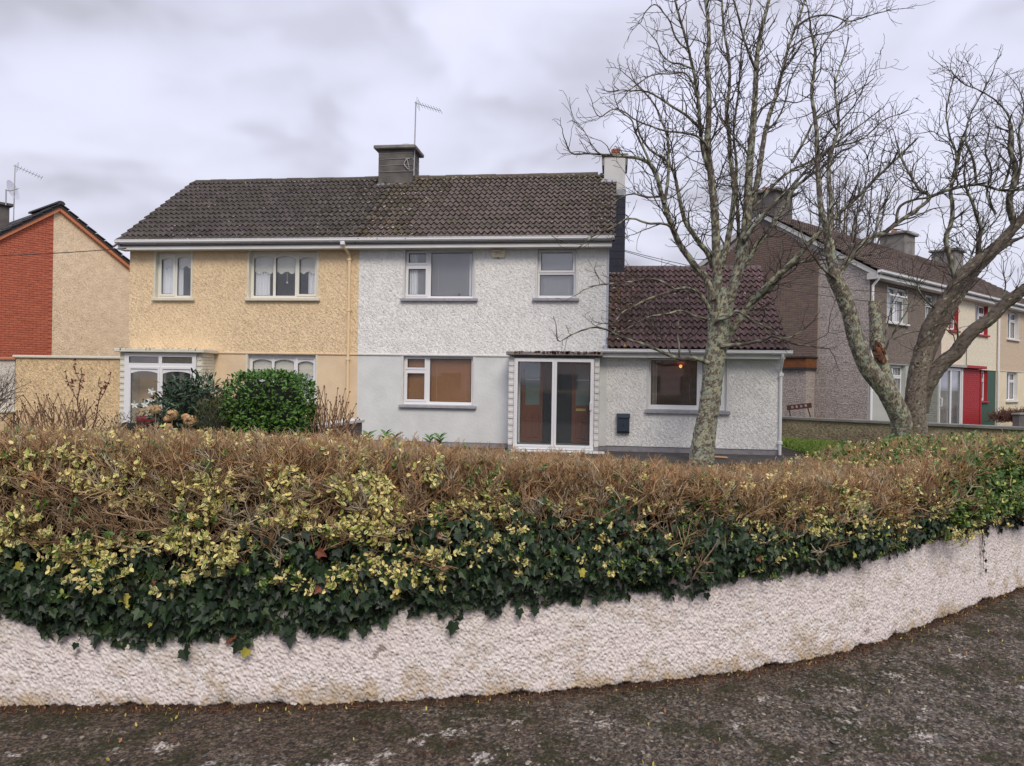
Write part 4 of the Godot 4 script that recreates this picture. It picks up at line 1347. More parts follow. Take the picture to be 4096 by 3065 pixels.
		if k == 1:
			var pw := MB.new()
			pw.span(Vector3(-0.27, 0, 0.03), Vector3(1.62, 2.36, 0.80))
			var pc := part("porch", pw, mt("red_joint", lin(0.30, 0.02, 0.02), 0.7), h)
			bricks(pc, X(Vector3(0, 0, 0.802)), Rect2(-0.26, 0.02, 1.87, 2.33), func(_a, _b): return true, [M["red_paint"]], 0.225, 0.0776, 0.008, 300)
			var sl := MB.new()
			sl.span(Vector3(-0.269, 2.37, 0.024), Vector3(1.80, 2.48, 0.98), 0.012)
			part("porch_roof", sl, M["red_paint"], pc)
			var pi := MB.new()
			pi.span(Vector3(1.63, 0, 0.03), Vector3(1.75, 2.36, 0.83), 0.006)
			part("porch_pier", pi, M["red_paint"], pc)
			pipe_run(h, "cable", [Vector3(2.5, 2.5, 0.03), Vector3(2.52, 3.6, 0.03)], 0.012, M["cable_black"])

# ---------------------------------------------------------------- walls of the gardens
func plain_wall(nm: String, label: String, cat: String, a: Vector3, b: Vector3, h: float, th: float, body: Material, coping: Material, cop_h := 0.07, over := 0.05, sd := 0) -> Node3D:
	var t := thing(nm, label, cat, a)
	var l := (b - a).length()
	var ang := atan2(-(b - a).z, (b - a).x)
	var fr := Transform3D(Basis(Vector3(0, 1, 0), ang), a)
	var w := MB.new()
	if sd:
		var hf := cast(sd, 0.005, 11.0)
		w.relief(Rect2(0, 0, l, h), [], th / 2, 0.025, hf)
		w.span(Vector3(0, -0.05, -th / 2), Vector3(l, h - 0.002, th / 2 - 0.02))
	else:
		w.span(Vector3(0, -0.05, -th / 2), Vector3(l, h, th / 2), 0.004)
	var p := part("wall_face", w, body, t)
	p.transform = Transform3D(fr.basis, Vector3.ZERO)
	var c := MB.new()
	var k := maxi(1, int(l / 1.9))
	for i in k: c.span(Vector3(l * i / k + 0.002 - (over if i == 0 else 0.0), h + 0.002, -th / 2 - over), Vector3(l * (i + 1) / k - 0.002 + (over if i == k - 1 else 0.0), h + cop_h, th / 2 + over), 0.012)
	var q := part("coping", c, coping, t)
	q.transform = Transform3D(fr.basis, Vector3.ZERO)
	return t

func side_walls() -> void:
	plain_wall("side_wall", "tall tan roughcast garden wall with pale coping between porch and orange gable", "wall", Vector3(-15.33, 0, -18.22), Vector3(-12.13, 0, -18.22), 2.03, 0.2, M["tan_cast"], M["cream"], 0.07, 0.06, 505)
	mt("pale_cast", lin(0.78, 0.72, 0.62), 0.9, tex["mottle"], 0.5, tex["rough"], 0.6)
	plain_wall("white_side_wall", "short whitish roughcast wall with orange coping at the left edge", "wall", Vector3(-18.4, 0, -18.9), Vector3(-15.35, 0, -18.24), 1.97, 0.2, M["pale_cast"], M["orange_trim"], 0.07, 0.06, 506)
	plain_wall("low_tan_wall", "low tan wall with a white ledge at the far left of the flower bed", "wall", Vector3(-18.4, 0, -18.4), Vector3(-15.36, 0, -17.98), 0.60, 0.2, M["tan_cast"], M["cream"], 0.06, 0.04)
	plain_wall("dividing_wall", "low mossy concrete wall with white capping between the two front gardens", "wall", Vector3(-5.8, 0, -17.1), Vector3(-5.8, 0, -12.6), 0.62, 0.26, M["concrete_dark"], M["white_trim"], 0.08, 0.05)
	mt("old_render", lin(0.34, 0.285, 0.20), 0.95, tex["stain"], 0.5, tex["rough"], 1.0)
	mt("cope_grey", lin(0.30, 0.29, 0.28), 0.9, tex["stain"], 0.4, tex["rough"], 0.5)
	plain_wall("boundary_wall", "low weathered brown boundary wall with grey coping behind the forked tree", "wall", Vector3(4.3, 0, -25.0), Vector3(14.0, 0, -17.7), 0.60, 0.22, M["old_render"], M["cope_grey"], 0.085, 0.06, 507)
	var f0 := ROWT * Vector3(5.9, 0, 2.5)
	var f1 := ROWT * Vector3(18.0, 0, 2.5)
	plain_wall("front_garden_wall", "dark grey dwarf wall in front of the red porch", "wall", f0, f1, 0.72, 0.2, M["concrete_dark"], M["concrete_mid"], 0.07, 0.04)

# ---------------------------------------------------------------- ground
var WPTS := [Vector2(-9, -2.75), Vector2(-6, -2.95), Vector2(-4.2, -3.12), Vector2(-2.857, -3.33), Vector2(-1.92, -3.49), Vector2(-1.24, -3.63), Vector2(-0.46, -3.87), Vector2(0.365, -4.2), Vector2(1.095, -4.6), Vector2(1.54, -4.93), Vector2(2.23, -5.57), Vector2(2.80, -6.17), Vector2(3.32, -6.66), Vector2(5.0, -8.4), Vector2(7.5, -11.2)]
var WC: Curve3D

func wall_at(s: float) -> Array:   # point, tangent, outward normal
	var p := WC.sample_baked(s, true)
	var d := (WC.sample_baked(s + 0.12, true) - WC.sample_baked(s - 0.12, true)).normalized()
	return [p, d, Vector3(-d.z, 0, d.x)]

func s_of(x: float) -> float:
	var lo := 0.0
	var hi := WC.get_baked_length()
	for i in 24:
		var m := (lo + hi) / 2
		if WC.sample_baked(m).x < x: lo = m
		else: hi = m
	return lo

func curve() -> void:
	WC = Curve3D.new()
	WC.bake_interval = 0.03
	for i in WPTS.size():
		var p: Vector2 = WPTS[i]
		var a: Vector2 = WPTS[maxi(i - 1, 0)]
		var b: Vector2 = WPTS[mini(i + 1, WPTS.size() - 1)]
		var t := (b - a) / 6.0
		WC.add_point(Vector3(p.x, 0, p.y), Vector3(-t.x, 0, -t.y), Vector3(t.x, 0, t.y))

func ground() -> void:
	var e := MB.new()
	e.quad(Vector3(-600, -0.12, -900), Vector3(600, -0.12, -900), Vector3(600, -0.12, 300), Vector3(-600, -0.12, 300), Vector3.UP)
	struct("ground", e, mt("earth", lin(0.07, 0.075, 0.04), 1.0, tex["stain"], 0.05))
	# garden: a sheet behind the wall
	var s := MB.new()
	var L := WC.get_baked_length()
	var k := 60
	for i in k:
		var a: Array = wall_at(L * i / k)
		var b: Array = wall_at(L * (i + 1) / k)
		var pa: Vector3 = a[0] - a[2] * 0.1
		var pb: Vector3 = b[0] - b[2] * 0.1
		s.quad(pa, pb, Vector3(pb.x * 6.0, 0, -60), Vector3(pa.x * 6.0, 0, -60), Vector3.UP)
	struct("garden_ground", s, mt("garden_soil", lin(0.055, 0.042, 0.03), 1.0, tex["stain"], 0.4, tex["rough"], 1.5))
	var p := MB.new()
	p.span(Vector3(-2.7, -0.05, -18.3), Vector3(4.75, 0.006, -16.1))
	struct("path", p, mt("path_dark", lin(0.085, 0.075, 0.07), 0.9, tex["stain"], 0.5, tex["rough"], 0.8))
	var lw := MB.new()
	var poly := [Vector3(3.2, 0.012, -9.0), Vector3(4.78, 0.012, -16.2), Vector3(4.2, 0.012, -24.8), Vector3(13.5, 0.012, -17.8), Vector3(8.0, 0.012, -11.8)]
	for i in 5: lw.tri(Vector3(6.2, 0.012, -17), poly[i], poly[(i + 1) % 5], Vector3.UP)
	struct("lawn", lw, mt("lawn_green", lin(0.13, 0.22, 0.035), 1.0, tex["stain"], 0.6, tex["rough"], 1.5))
	# blades of grass where the lawn shows
	var bl := MB.new()
	for i in 7:
		var q := Vector3(rng.randf_range(-0.03, 0.03), 0, rng.randf_range(-0.03, 0.03))
		var lean := Vector3(rng.randf_range(-0.03, 0.03), 0.055, rng.randf_range(-0.03, 0.03))
		var w := Vector3(rng.randf_range(-1, 1), 0, rng.randf_range(-1, 1)).normalized() * 0.004
		bl.tri(q - w, q + w, q + lean, Vector3(0, 1, 0.3).normalized())
	var xs := []
	var cs := []
	for i in 26000:
		var t := rng.randf()
		var p2 := Vector3(lerpf(4.3, 9.4, rng.randf()), 0.012, 0)
		p2.z = -24.4 + (p2.x - 4.6) * 0.75 + rng.randf() * 8.5
		if p2.z > -15.5 and p2.x < 5.0: continue
		if p2.z < -18.0 and p2.x < 4.6: continue
		xs.append(X(p2, Basis(Vector3.UP, rng.randf() * TAU).scaled(Vector3.ONE * rng.randf_range(0.7, 1.5))))
		cs.append(Color(0.17, 0.30, 0.04).lerp(Color(0.30, 0.34, 0.08), pow(rng.randf(), 2.0)))
	scatter("grass", bl.mesh(), mt("blade", Color.WHITE, 0.8, null, 1, null, 0, true), self, xs, cs)
	# road behind the viewer
	var r := MB.new()
	r.quad(Vector3(-60, -0.116, 1.0), Vector3(60, -0.116, -1.0), Vector3(60, -0.116, 14), Vector3(-60, -0.116, 14), Vector3.UP)
	struct("road", r, mt("asphalt", lin(0.05, 0.05, 0.052), 0.95, tex["grain"], 1.0, tex["rough"], 0.5))

func pavement() -> void:
	var L := WC.get_baked_length()
	var s0 := s_of(-5.0)
	var s1 := s_of(5.2)
	var ns := 1290
	var ds := []
	var d := -0.14
	while d < 1.55:
		ds.append(d)
		d += 0.0078
	while d < 4.6:
		ds.append(d)
		d += 0.06
	var nd := ds.size()
	var f1 := fn(61, 0.9, FastNoiseLite.TYPE_SIMPLEX, 4)
	var f2 := fn(62, 5.0, FastNoiseLite.TYPE_SIMPLEX, 3)
	var f3 := fn(63, 70.0, FastNoiseLite.TYPE_CELLULAR, 1)
	f3.cellular_return_type = FastNoiseLite.RETURN_CELL_VALUE
	var f4 := fn(64, 30.0, FastNoiseLite.TYPE_SIMPLEX, 2)
	var f5 := fn(63, 70.0, FastNoiseLite.TYPE_CELLULAR, 1)
	f5.cellular_return_type = FastNoiseLite.RETURN_DISTANCE
	var b := MB.new()
	var H := PackedFloat32Array()
	H.resize((ns + 1) * nd)
	var lich := []
	for q in [Vector3(-1.33, -2.95, 0.11), Vector3(-1.1, -3.06, 0.09), Vector3(-0.93, -3.18, 0.06), Vector3(-0.70, -3.42, 0.07), Vector3(-0.02, -3.62, 0.08), Vector3(-0.16, -3.64, 0.04), Vector3(-0.52, -3.22, 0.08), Vector3(-1.62, -3.0, 0.05), Vector3(-0.82, -3.32, 0.05), Vector3(-0.42, -3.58, 0.05), Vector3(0.8, -4.05, 0.06), Vector3(1.25, -4.25, 0.07), Vector3(1.6, -4.5, 0.08), Vector3(1.75, -4.72, 0.06), Vector3(0.62, -3.72, 0.06), Vector3(1.15, -3.85, 0.07), Vector3(-1.9, -3.1, 0.07), Vector3(-0.95, -2.98, 0.05), Vector3(2.1, -4.9, 0.08), Vector3(1.45, -3.75, 0.09)]: lich.append(q)
	for i in 90:
		var sv := lerpf(s0, s1, rng.randf())
		var w: Array = wall_at(sv)
		var pp: Vector3 = w[0] + w[2] * rng.randf_range(0.15, 1.3)
		lich.append(Vector3(pp.x, pp.z, rng.randf_range(0.015, 0.05)))
	for i in ns + 1:
		var w: Array = wall_at(lerpf(s0, s1, float(i) / ns))
		for j in nd:
			var dd: float = ds[j]
			var p: Vector3 = w[0] + w[2] * dd
			var big := f1.get_noise_2d(p.x, p.z)
			var mid := f2.get_noise_2d(p.x, p.z)
			var fine := f4.get_noise_2d(p.x, p.z)
			var cell := f3.get_noise_2d(p.x, p.z)
			var dist := f5.get_noise_2d(p.x, p.z)
			var wear := clampf(0.5 + big * 0.9 + mid * 0.5 + (p.x - 0.2) * 0.15, 0.0, 1.0)   # where the stones of the concrete stand out
			var h := mid * 0.004 + fine * 0.0022 * (0.5 + wear) + clampf(-dist - 0.35, 0.0, 0.5) * 0.006 * wear
			var c := Color(0.140, 0.102, 0.076).lerp(Color(0.146, 0.120, 0.096), wear)
			c = c.lerp(Color(0.33, 0.285, 0.235), clampf(cell * 1.6 - 0.55, 0, 1) * (0.3 + wear * 0.7))
			c = c.lerp(Color(0.025, 0.021, 0.018), clampf(-cell * 1.3, 0, 1) * 0.85)
			c *= 1.35 + 0.42 * fine + 0.2 * mid
			# moss
			var ms := clampf((f1.get_noise_2d(p.x * 2.3 + 9.0, p.z * 2.3) * 1.5 + fine * 1.2 + mid * 0.9 - 0.42) * 3.2, 0.0, 1.0)
			c = c.lerp(Color(0.045, 0.048, 0.010), ms * 0.85)
			h += ms * 0.003
			# grit and litter lying along the foot of the wall
			var dirt := clampf(1.0 - (dd - 0.01) / (0.06 + 0.06 * mid + 0.04 * big), 0.0, 0.9)
			c = c.lerp(Color(0.075, 0.037, 0.020) * (1.0 + fine * 0.7), dirt)
			h += dirt * 0.012 * (1.0 + fine)
			# a cast joint between two bays
			var jx := absf((p.x - 1.28) * 0.882 + (p.z + 4.089) * 0.471 - 0.012 * mid)
			if jx < 0.03:
				var g2 := 1.0 - jx / 0.03
				h -= 0.01 * g2
				c = c.lerp(Color(0.045, 0.05, 0.016), g2 * clampf(0.7 + mid, 0.2, 1.0))
			if p.x > -2.6:
				for q in lich:
					var dx: float = p.x - q.x
					var dz: float = p.z - q.y
					if absf(dx) > q.z * 2.0 or absf(dz) > q.z * 2.0: continue
					var k: float = sqrt(dx * dx + dz * dz) / (q.z * 0.55)
					k += f4.get_noise_2d(p.x * 0.9 + q.x * 7.0, p.z * 0.9) * 1.3 + fine * 0.7 + mid * 0.4
					if k < 0.75:
						c = c.lerp(Color(0.78, 0.72, 0.68), clampf((0.75 - k) * 3.0, 0.0, 0.95))
			b.v.append(Vector3(p.x, h, p.z))
			b.c.append(Color(c.r, c.g, c.b))
			H[i * nd + j] = h
	for i in ns + 1:
		for j in nd:
			var i0 := maxi(i - 1, 0)
			var i1 := mini(i + 1, ns)
			var j0 := maxi(j - 1, 0)
			var j1 := mini(j + 1, nd - 1)
			var ta := b.v[i1 * nd + j] - b.v[i0 * nd + j]
			var tb := b.v[i * nd + j1] - b.v[i * nd + j0]
			var nn := tb.cross(ta).normalized()
			b.n.append(nn if nn.y > 0 else -nn)
	b.ix.resize(ns * (nd - 1) * 6)
	var o := 0
	for i in ns:
		for j in nd - 1:
			var a := i * nd + j
			for q in [a, a + nd, a + 1, a + 1, a + nd, a + nd + 1]:
				b.ix[o] = q
				o += 1
	struct("pavement", b, mt("pavement_face", Color.WHITE, 0.95, tex["speckle"], 0.9, tex["rough"], 0.25, true))
	# stones that stand out of the worn concrete
	var st := MB.new()
	st.lathe(Vector3.ZERO, [Vector2(0, 0.55), Vector2(0.6, 0.42), Vector2(1.0, 0.0), Vector2(0.7, -0.4)], 7)
	var xs := []
	var cs := []
	for i in 15000:
		var w: Array = wall_at(lerpf(s0, s1, rng.randf()))
		var p: Vector3 = w[0] + w[2] * rng.randf_range(0.12, 1.65)
		if f1.get_noise_2d(p.x, p.z) * 0.9 + (p.x - 0.2) * 0.15 < rng.randf_range(-0.55, 0.35): continue
		var r := rng.randf_range(0.003, 0.011)
		xs.append(X(p + Vector3(0, 0.001, 0), Basis(Vector3.UP, rng.randf() * TAU) * Basis.from_scale(Vector3(r * 1.5, r * 0.55, r))))
		var t := rng.randf()
		cs.append(Color(0.10, 0.095, 0.088).lerp(Color(0.24, 0.215, 0.185), t * t) if rng.randf() > 0.05 else Color(0.34, 0.30, 0.25))
	scatter("pavement_stones", st.mesh(), mt("stone", Color.WHITE, 0.85, null, 1, null, 0, true), self, xs, cs)
	# fallen hedge leaves and dry twig ends
	var lm := leaf_mesh(0.5, Color.WHITE, Color.WHITE, 0.12)
	xs = []
	cs = []
	for i in 2600:
		var w: Array = wall_at(lerpf(s0, s1, rng.randf()))
		var near := rng.randf() < 0.72
		var p: Vector3 = w[0] + w[2] * (0.015 + absf(rng.randfn(0, 0.045)) if near else rng.randf_range(0.05, 1.6))
		var r := rng.randf_range(0.008, 0.018) if near else rng.randf_range(0.010, 0.022)
		xs.append(X(p + Vector3(0, 0.011 if near else 0.007, 0), Basis.from_euler(Vector3(rng.randfn(0, 0.3), rng.randf() * TAU, rng.randfn(0, 0.3))).scaled(Vector3.ONE * r)))
		var t := rng.randf()
		cs.append(Color(0.19, 0.07, 0.03).lerp(Color(0.10, 0.05, 0.03), rng.randf()) if t < (0.78 if near else 0.4) else (Color(0.55, 0.47, 0.12) if t < 0.88 else Color(0.42, 0.20, 0.08)))
	scatter("fallen_leaves", lm, mt("litter", Color.WHITE, 0.8, null, 1, null, 0, true), self, xs, cs)
	var tw := MB.new()
	tw.tube([Vector3(-0.5, 0, 0), Vector3(0, 0.02, 0.05), Vector3(0.5, 0, -0.02)], [0.03, 0.035, 0.02], 4)
	xs = []
	cs = []
	for i in 900:
		var w: Array = wall_at(lerpf(s0, s1, rng.randf()))
		var near := rng.randf() < 0.6
		var p: Vector3 = w[0] + w[2] * (0.02 + absf(rng.randfn(0, 0.06)) if near else rng.randf_range(0.05, 1.6))
		var r := rng.randf_range(0.02, 0.07)
		xs.append(X(p + Vector3(0, 0.012 if near else 0.007, 0), Basis(Vector3.UP, rng.randf() * TAU).scaled(Vector3(r, 0.03, 0.03))))
		cs.append(Color(0.13, 0.07, 0.04).lerp(Color(0.3, 0.2, 0.12), rng.randf()))
	scatter("fallen_twigs", tw.mesh(), M["litter"], self, xs, cs)

func leaf_mesh(ratio: float, mid: Color, rim: Color, cup := 0.15) -> ArrayMesh:   # unit-long leaf along +y, facing +z
	var b := MB.new()
	var k := 5
	for s in [-1.0, 1.0]:
		for i in k:
			var t0 := float(i) / k
			var t1 := float(i + 1) / k
			var w0 := ratio * 0.5 * pow(sin(PI * clampf(t0 * 0.92 + 0.04, 0, 1)), 0.75)
			var w1 := ratio * 0.5 * pow(sin(PI * clampf(t1 * 0.92 + 0.04, 0, 1)), 0.75)
			var bend0 := -cup * t0 * t0
			var bend1 := -cup * t1 * t1
			var nn := Vector3(-s * 0.35, 0.1, 1).normalized()
			var fold := ratio * 0.22
			var q := func(w: float, t: float, z: float, f: float) -> Vector3: return Vector3(s * w * f, t - 0.0, z + fold * f * w / (ratio * 0.5 + 1e-5) * 0.5)
			b.col = mid
			var a0 := b.vert(q.call(w0, t0, bend0, 0.0), nn)
			var a1 := b.vert(q.call(w1, t1, bend1, 0.0), nn)
			var m0 := b.vert(q.call(w0, t0, bend0, 0.5), nn)
			var m1 := b.vert(q.call(w1, t1, bend1, 0.5), nn)
			b.col = rim
			var c0 := b.vert(q.call(w0, t0, bend0, 0.62), nn)
			var c1 := b.vert(q.call(w1, t1, bend1, 0.62), nn)
			var e0 := b.vert(q.call(w0, t0, bend0, 1.0), nn)
			var e1 := b.vert(q.call(w1, t1, bend1, 1.0), nn)
			b.face(a0, a1, m1); b.face(a0, m1, m0)
			b.face(m0, m1, c1); b.face(m0, c1, c0)
			b.face(c0, c1, e1); b.face(c0, e1, e0)
	return b.mesh()

# ---------------------------------------------------------------- the near wall, its hedge and its ivy
func along(tb: Array, x: float) -> float:   # tb: [x, value] pairs
	if x <= tb[0][0]: return tb[0][1]
	for i in tb.size() - 1:
		if x < tb[i + 1][0]: return lerpf(tb[i][1], tb[i + 1][1], smoothstep(0, 1, (x - tb[i][0]) / (tb[i + 1][0] - tb[i][0])))
	return tb[-1][1]

var TOPS := [[-4.5, 1.265], [-2.4, 1.285], [-1.7, 1.275], [-1.0, 1.245], [-0.65, 1.205], [-0.3, 1.18], [0.4, 1.12], [0.75, 1.08], [1.1, 1.05], [1.45, 1.04], [1.8, 1.045], [2.15, 1.07], [2.5, 1.125], [2.85, 1.155], [3.2, 1.165], [3.9, 1.145], [5.0, 1.12]]
var IVY_TOP := [[-3.0, 0.74], [-1.9, 0.76], [-1.2, 0.80], [-0.7, 0.90], [0.0, 0.88], [0.5, 0.86], [1.1, 0.82], [1.7, 0.80], [2.3, 0.80], [2.8, 1.0], [3.5, 1.02]]
var IVY_BOT := [[-3.2, 0.42], [-2.86, 0.47], [-2.6, 0.38], [-2.2, 0.33], [-1.8, 0.36], [-1.3, 0.38], [-0.95, 0.47], [-0.7, 0.45], [-0.4, 0.48], [0.1, 0.50], [0.4, 0.49], [0.8, 0.55], [1.2, 0.53], [1.6, 0.56], [2.1, 0.60], [2.6, 0.57], [3.3, 0.54], [5, 0.55]]
var hn: FastNoiseLite
var patch: FastNoiseLite

func hedge_out(s: float, x: float, y: float) -> float:   # how far the clipped face stands out from the wall face
	var top := along(TOPS, x)
	var t := clampf((y - 0.42) / (top - 0.42), 0, 1)
	return 0.045 + 0.085 * sin(PI * pow(t, 0.8)) - 0.05 * pow(t, 4.0) + 0.05 * hn.get_noise_2d(s * 1.0, y * 1.4)

func garden_wall() -> void:
	var t := thing("garden_wall", "curved pinkish white roughcast garden wall under the ivy along the pavement", "wall", Vector3(0, 0, -4.05))
	var f1 := fn(71, 26.0, FastNoiseLite.TYPE_SIMPLEX, 2)
	f1.domain_warp_enabled = true
	f1.domain_warp_amplitude = 0.03
	f1.domain_warp_frequency = 9.0
	var f2 := fn(72, 75.0, FastNoiseLite.TYPE_SIMPLEX, 2)
	var f3 := fn(73, 1.6, FastNoiseLite.TYPE_SIMPLEX, 4)
	var f4 := fn(74, 9.0, FastNoiseLite.TYPE_SIMPLEX, 3)
	var b := MB.new()
	var sv := []
	var s := s_of(-5.5)
	var a0 := s_of(-4.7)
	var a1 := s_of(4.6)
	var send := s_of(6.5)
	while s < send:
		sv.append(s)
		s += 0.0066 if s > a0 and s < a1 else 0.05
	var yv := []
	for j in 101: yv.append(-0.03 + 0.65 * j / 100.0)
	var ny := yv.size()
	for i in sv.size():
		var w: Array = wall_at(sv[i])
		var foot := 0.022 + 0.014 * f4.get_noise_1d(sv[i]) + 0.025 * f3.get_noise_1d(sv[i] * 2.0)
		for j in ny:
			var y: float = yv[j]
			var r := f1.get_noise_2d(sv[i] * 0.85, y * 1.7)
			var r2 := f2.get_noise_2d(sv[i], y * 1.2)
			var m := f4.get_noise_2d(sv[i], y)
			var big := f3.get_noise_2d(sv[i], y * 1.5)
			var h := 0.0070 * (0.62 - 1.9 * absf(r)) + 0.0042 * r2 + 0.004 * m
			var c := Color(0.86, 0.79, 0.79).lerp(Color(0.88, 0.84, 0.84), clampf(0.5 + big, 0, 1))
			c = c.lerp(Color(0.56, 0.47, 0.37), clampf((m * 0.9 + big * 1.2 - 0.35) * 1.5, 0.0, 0.4))
			var low := clampf(1.0 - (y - foot) / (0.11 + 0.12 * big + 0.05 * m), 0.0, 1.0)
			c = c.lerp(Color(0.56, 0.43, 0.27), low * clampf(0.35 + m + big * 1.4, 0.0, 0.95))
			c = c.lerp(Color(0.20, 0.17, 0.13), low * low * clampf(0.25 + r2 * 0.8 - m, 0.0, 0.8))
			c = c.lerp(Color(0.32, 0.28, 0.25), clampf((absf(r) - 0.42) * 2.2, 0.0, 0.55))
			var drip := clampf(f4.get_noise_2d(sv[i] * 1.1, y * 0.12 + 7.0) * 1.6 + big * 0.8 - 0.45, 0.0, 0.45)
			c = c.lerp(Color(0.66, 0.58, 0.54), drip * 0.7)
			if y < foot:
				var k := clampf((foot - y) / 0.025, 0, 1)
				h -= k * 0.03
				c = c.lerp(Color(0.075, 0.055, 0.042), k)
			var p: Vector3 = w[0] + w[2] * h
			b.v.append(Vector3(p.x, y, p.z))
			b.c.append(c)
			b.n.append(w[2])
	for i in sv.size():
		for j in ny:
			var ta := b.v[mini(i + 1, sv.size() - 1) * ny + j] - b.v[maxi(i - 1, 0) * ny + j]
			var tb := b.v[i * ny + mini(j + 1, ny - 1)] - b.v[i * ny + maxi(j - 1, 0)]
			var nn := ta.cross(tb).normalized()
			b.n[i * ny + j] = nn if nn.dot(b.n[i * ny + j]) > 0 else -nn
	var ix := PackedInt32Array()
	ix.resize((sv.size() - 1) * (ny - 1) * 6)
	var o := 0
	for i in sv.size() - 1:
		for j in ny - 1:
			var a := i * ny + j
			for q in [a, a + 1, a + ny, a + ny, a + 1, a + ny + 1]:
				ix[o] = q
				o += 1
	b.ix = ix
	part("wall_face", b, mt("garden_wall_face", Color.WHITE, 0.95, null, 1, null, 0, true), t)
	var k := MB.new()
	var n := 90
	for i in n:
		var w0: Array = wall_at(lerpf(sv[0], sv[-1], float(i) / n))
		var w1: Array = wall_at(lerpf(sv[0], sv[-1], float(i + 1) / n))
		var q := []
		for w in [w0, w1]:
			q.append(w[0] - w[2] * 0.02 + Vector3(0, 0.618, 0))
			q.append(w[0] - w[2] * 0.2 + Vector3(0, 0.618, 0))
			q.append(w[0] - w[2] * 0.2 + Vector3(0, -0.05, 0))
		k.quad(q[0], q[3], q[4], q[1], Vector3.UP)
		k.quad(q[1], q[4], q[5], q[2], -w0[2])
	part("wall_core", k, M["concrete_mid"], t)

func twig_mesh(sd: int, forks: int) -> ArrayMesh:   # a clipped, much forked hedge shoot of unit height
	var r := RandomNumberGenerator.new()
	r.seed = sd
	var b := MB.new()
	var p := [Vector3.ZERO]
	var d := Vector3(0, 1, 0)
	for i in 4:
		d = (d + Vector3(r.randfn(0, 0.22), 0.1, r.randfn(0, 0.22))).normalized()
		p.append(p[-1] + d * 0.25)
	b.tube(p, [0.0165, 0.016, 0.014, 0.012, 0.008], 4, false)
	for i in forks:
		var t := r.randf_range(0.2, 0.95)
		var k := int(t * 4)
		var q: Vector3 = p[k].lerp(p[k + 1], t * 4 - k)
		var a := r.randf() * TAU
		var e := Vector3(cos(a) * 0.75, 0.75, sin(a) * 0.75).normalized()
		var l := r.randf_range(0.16, 0.42)
		var e2 := (e + Vector3(r.randfn(0, 0.3), 0.25, r.randfn(0, 0.3))).normalized()
		var m: Vector3 = q + e * l * 0.5
		b.tube([q, m, m + e2 * l * 0.5], [0.0115, 0.0095, 0.006], 3, false)
		for s in 2:
			var f := (e + Vector3(r.randfn(0, 0.6), 0.35, r.randfn(0, 0.6))).normalized()
			b.tube([m, m + f * r.randf_range(0.08, 0.18)], [0.009, 0.005], 3, false)
	return b.mesh()

func yellow_weight(x: float, y: float, s: float, top: float) -> float:
	var p := patch.get_noise_2d(s * 1.0, y * 1.5)
	var w := 0.0
	if x < -0.95: w = 0.62 * smoothstep(0.58, 0.72, y)
	elif x < -0.45: w = lerpf(0.6, 0.07, (x + 0.95) / 0.5) * smoothstep(0.58, 0.72, y)
	elif x < 0.55: w = 0.07 * smoothstep(0.6, 0.75, y)
	elif x < 2.1: w = 0.40 * exp(-pow((y - 0.93) / 0.13, 2.0)) + (0.1 if y > 1.0 else 0.0)
	else: w = 0.26
	return w * clampf((p + 0.06) * 4.2, 0.0, 1.8) * (1.0 if y < top - 0.1 or x > 0.9 else 0.5)

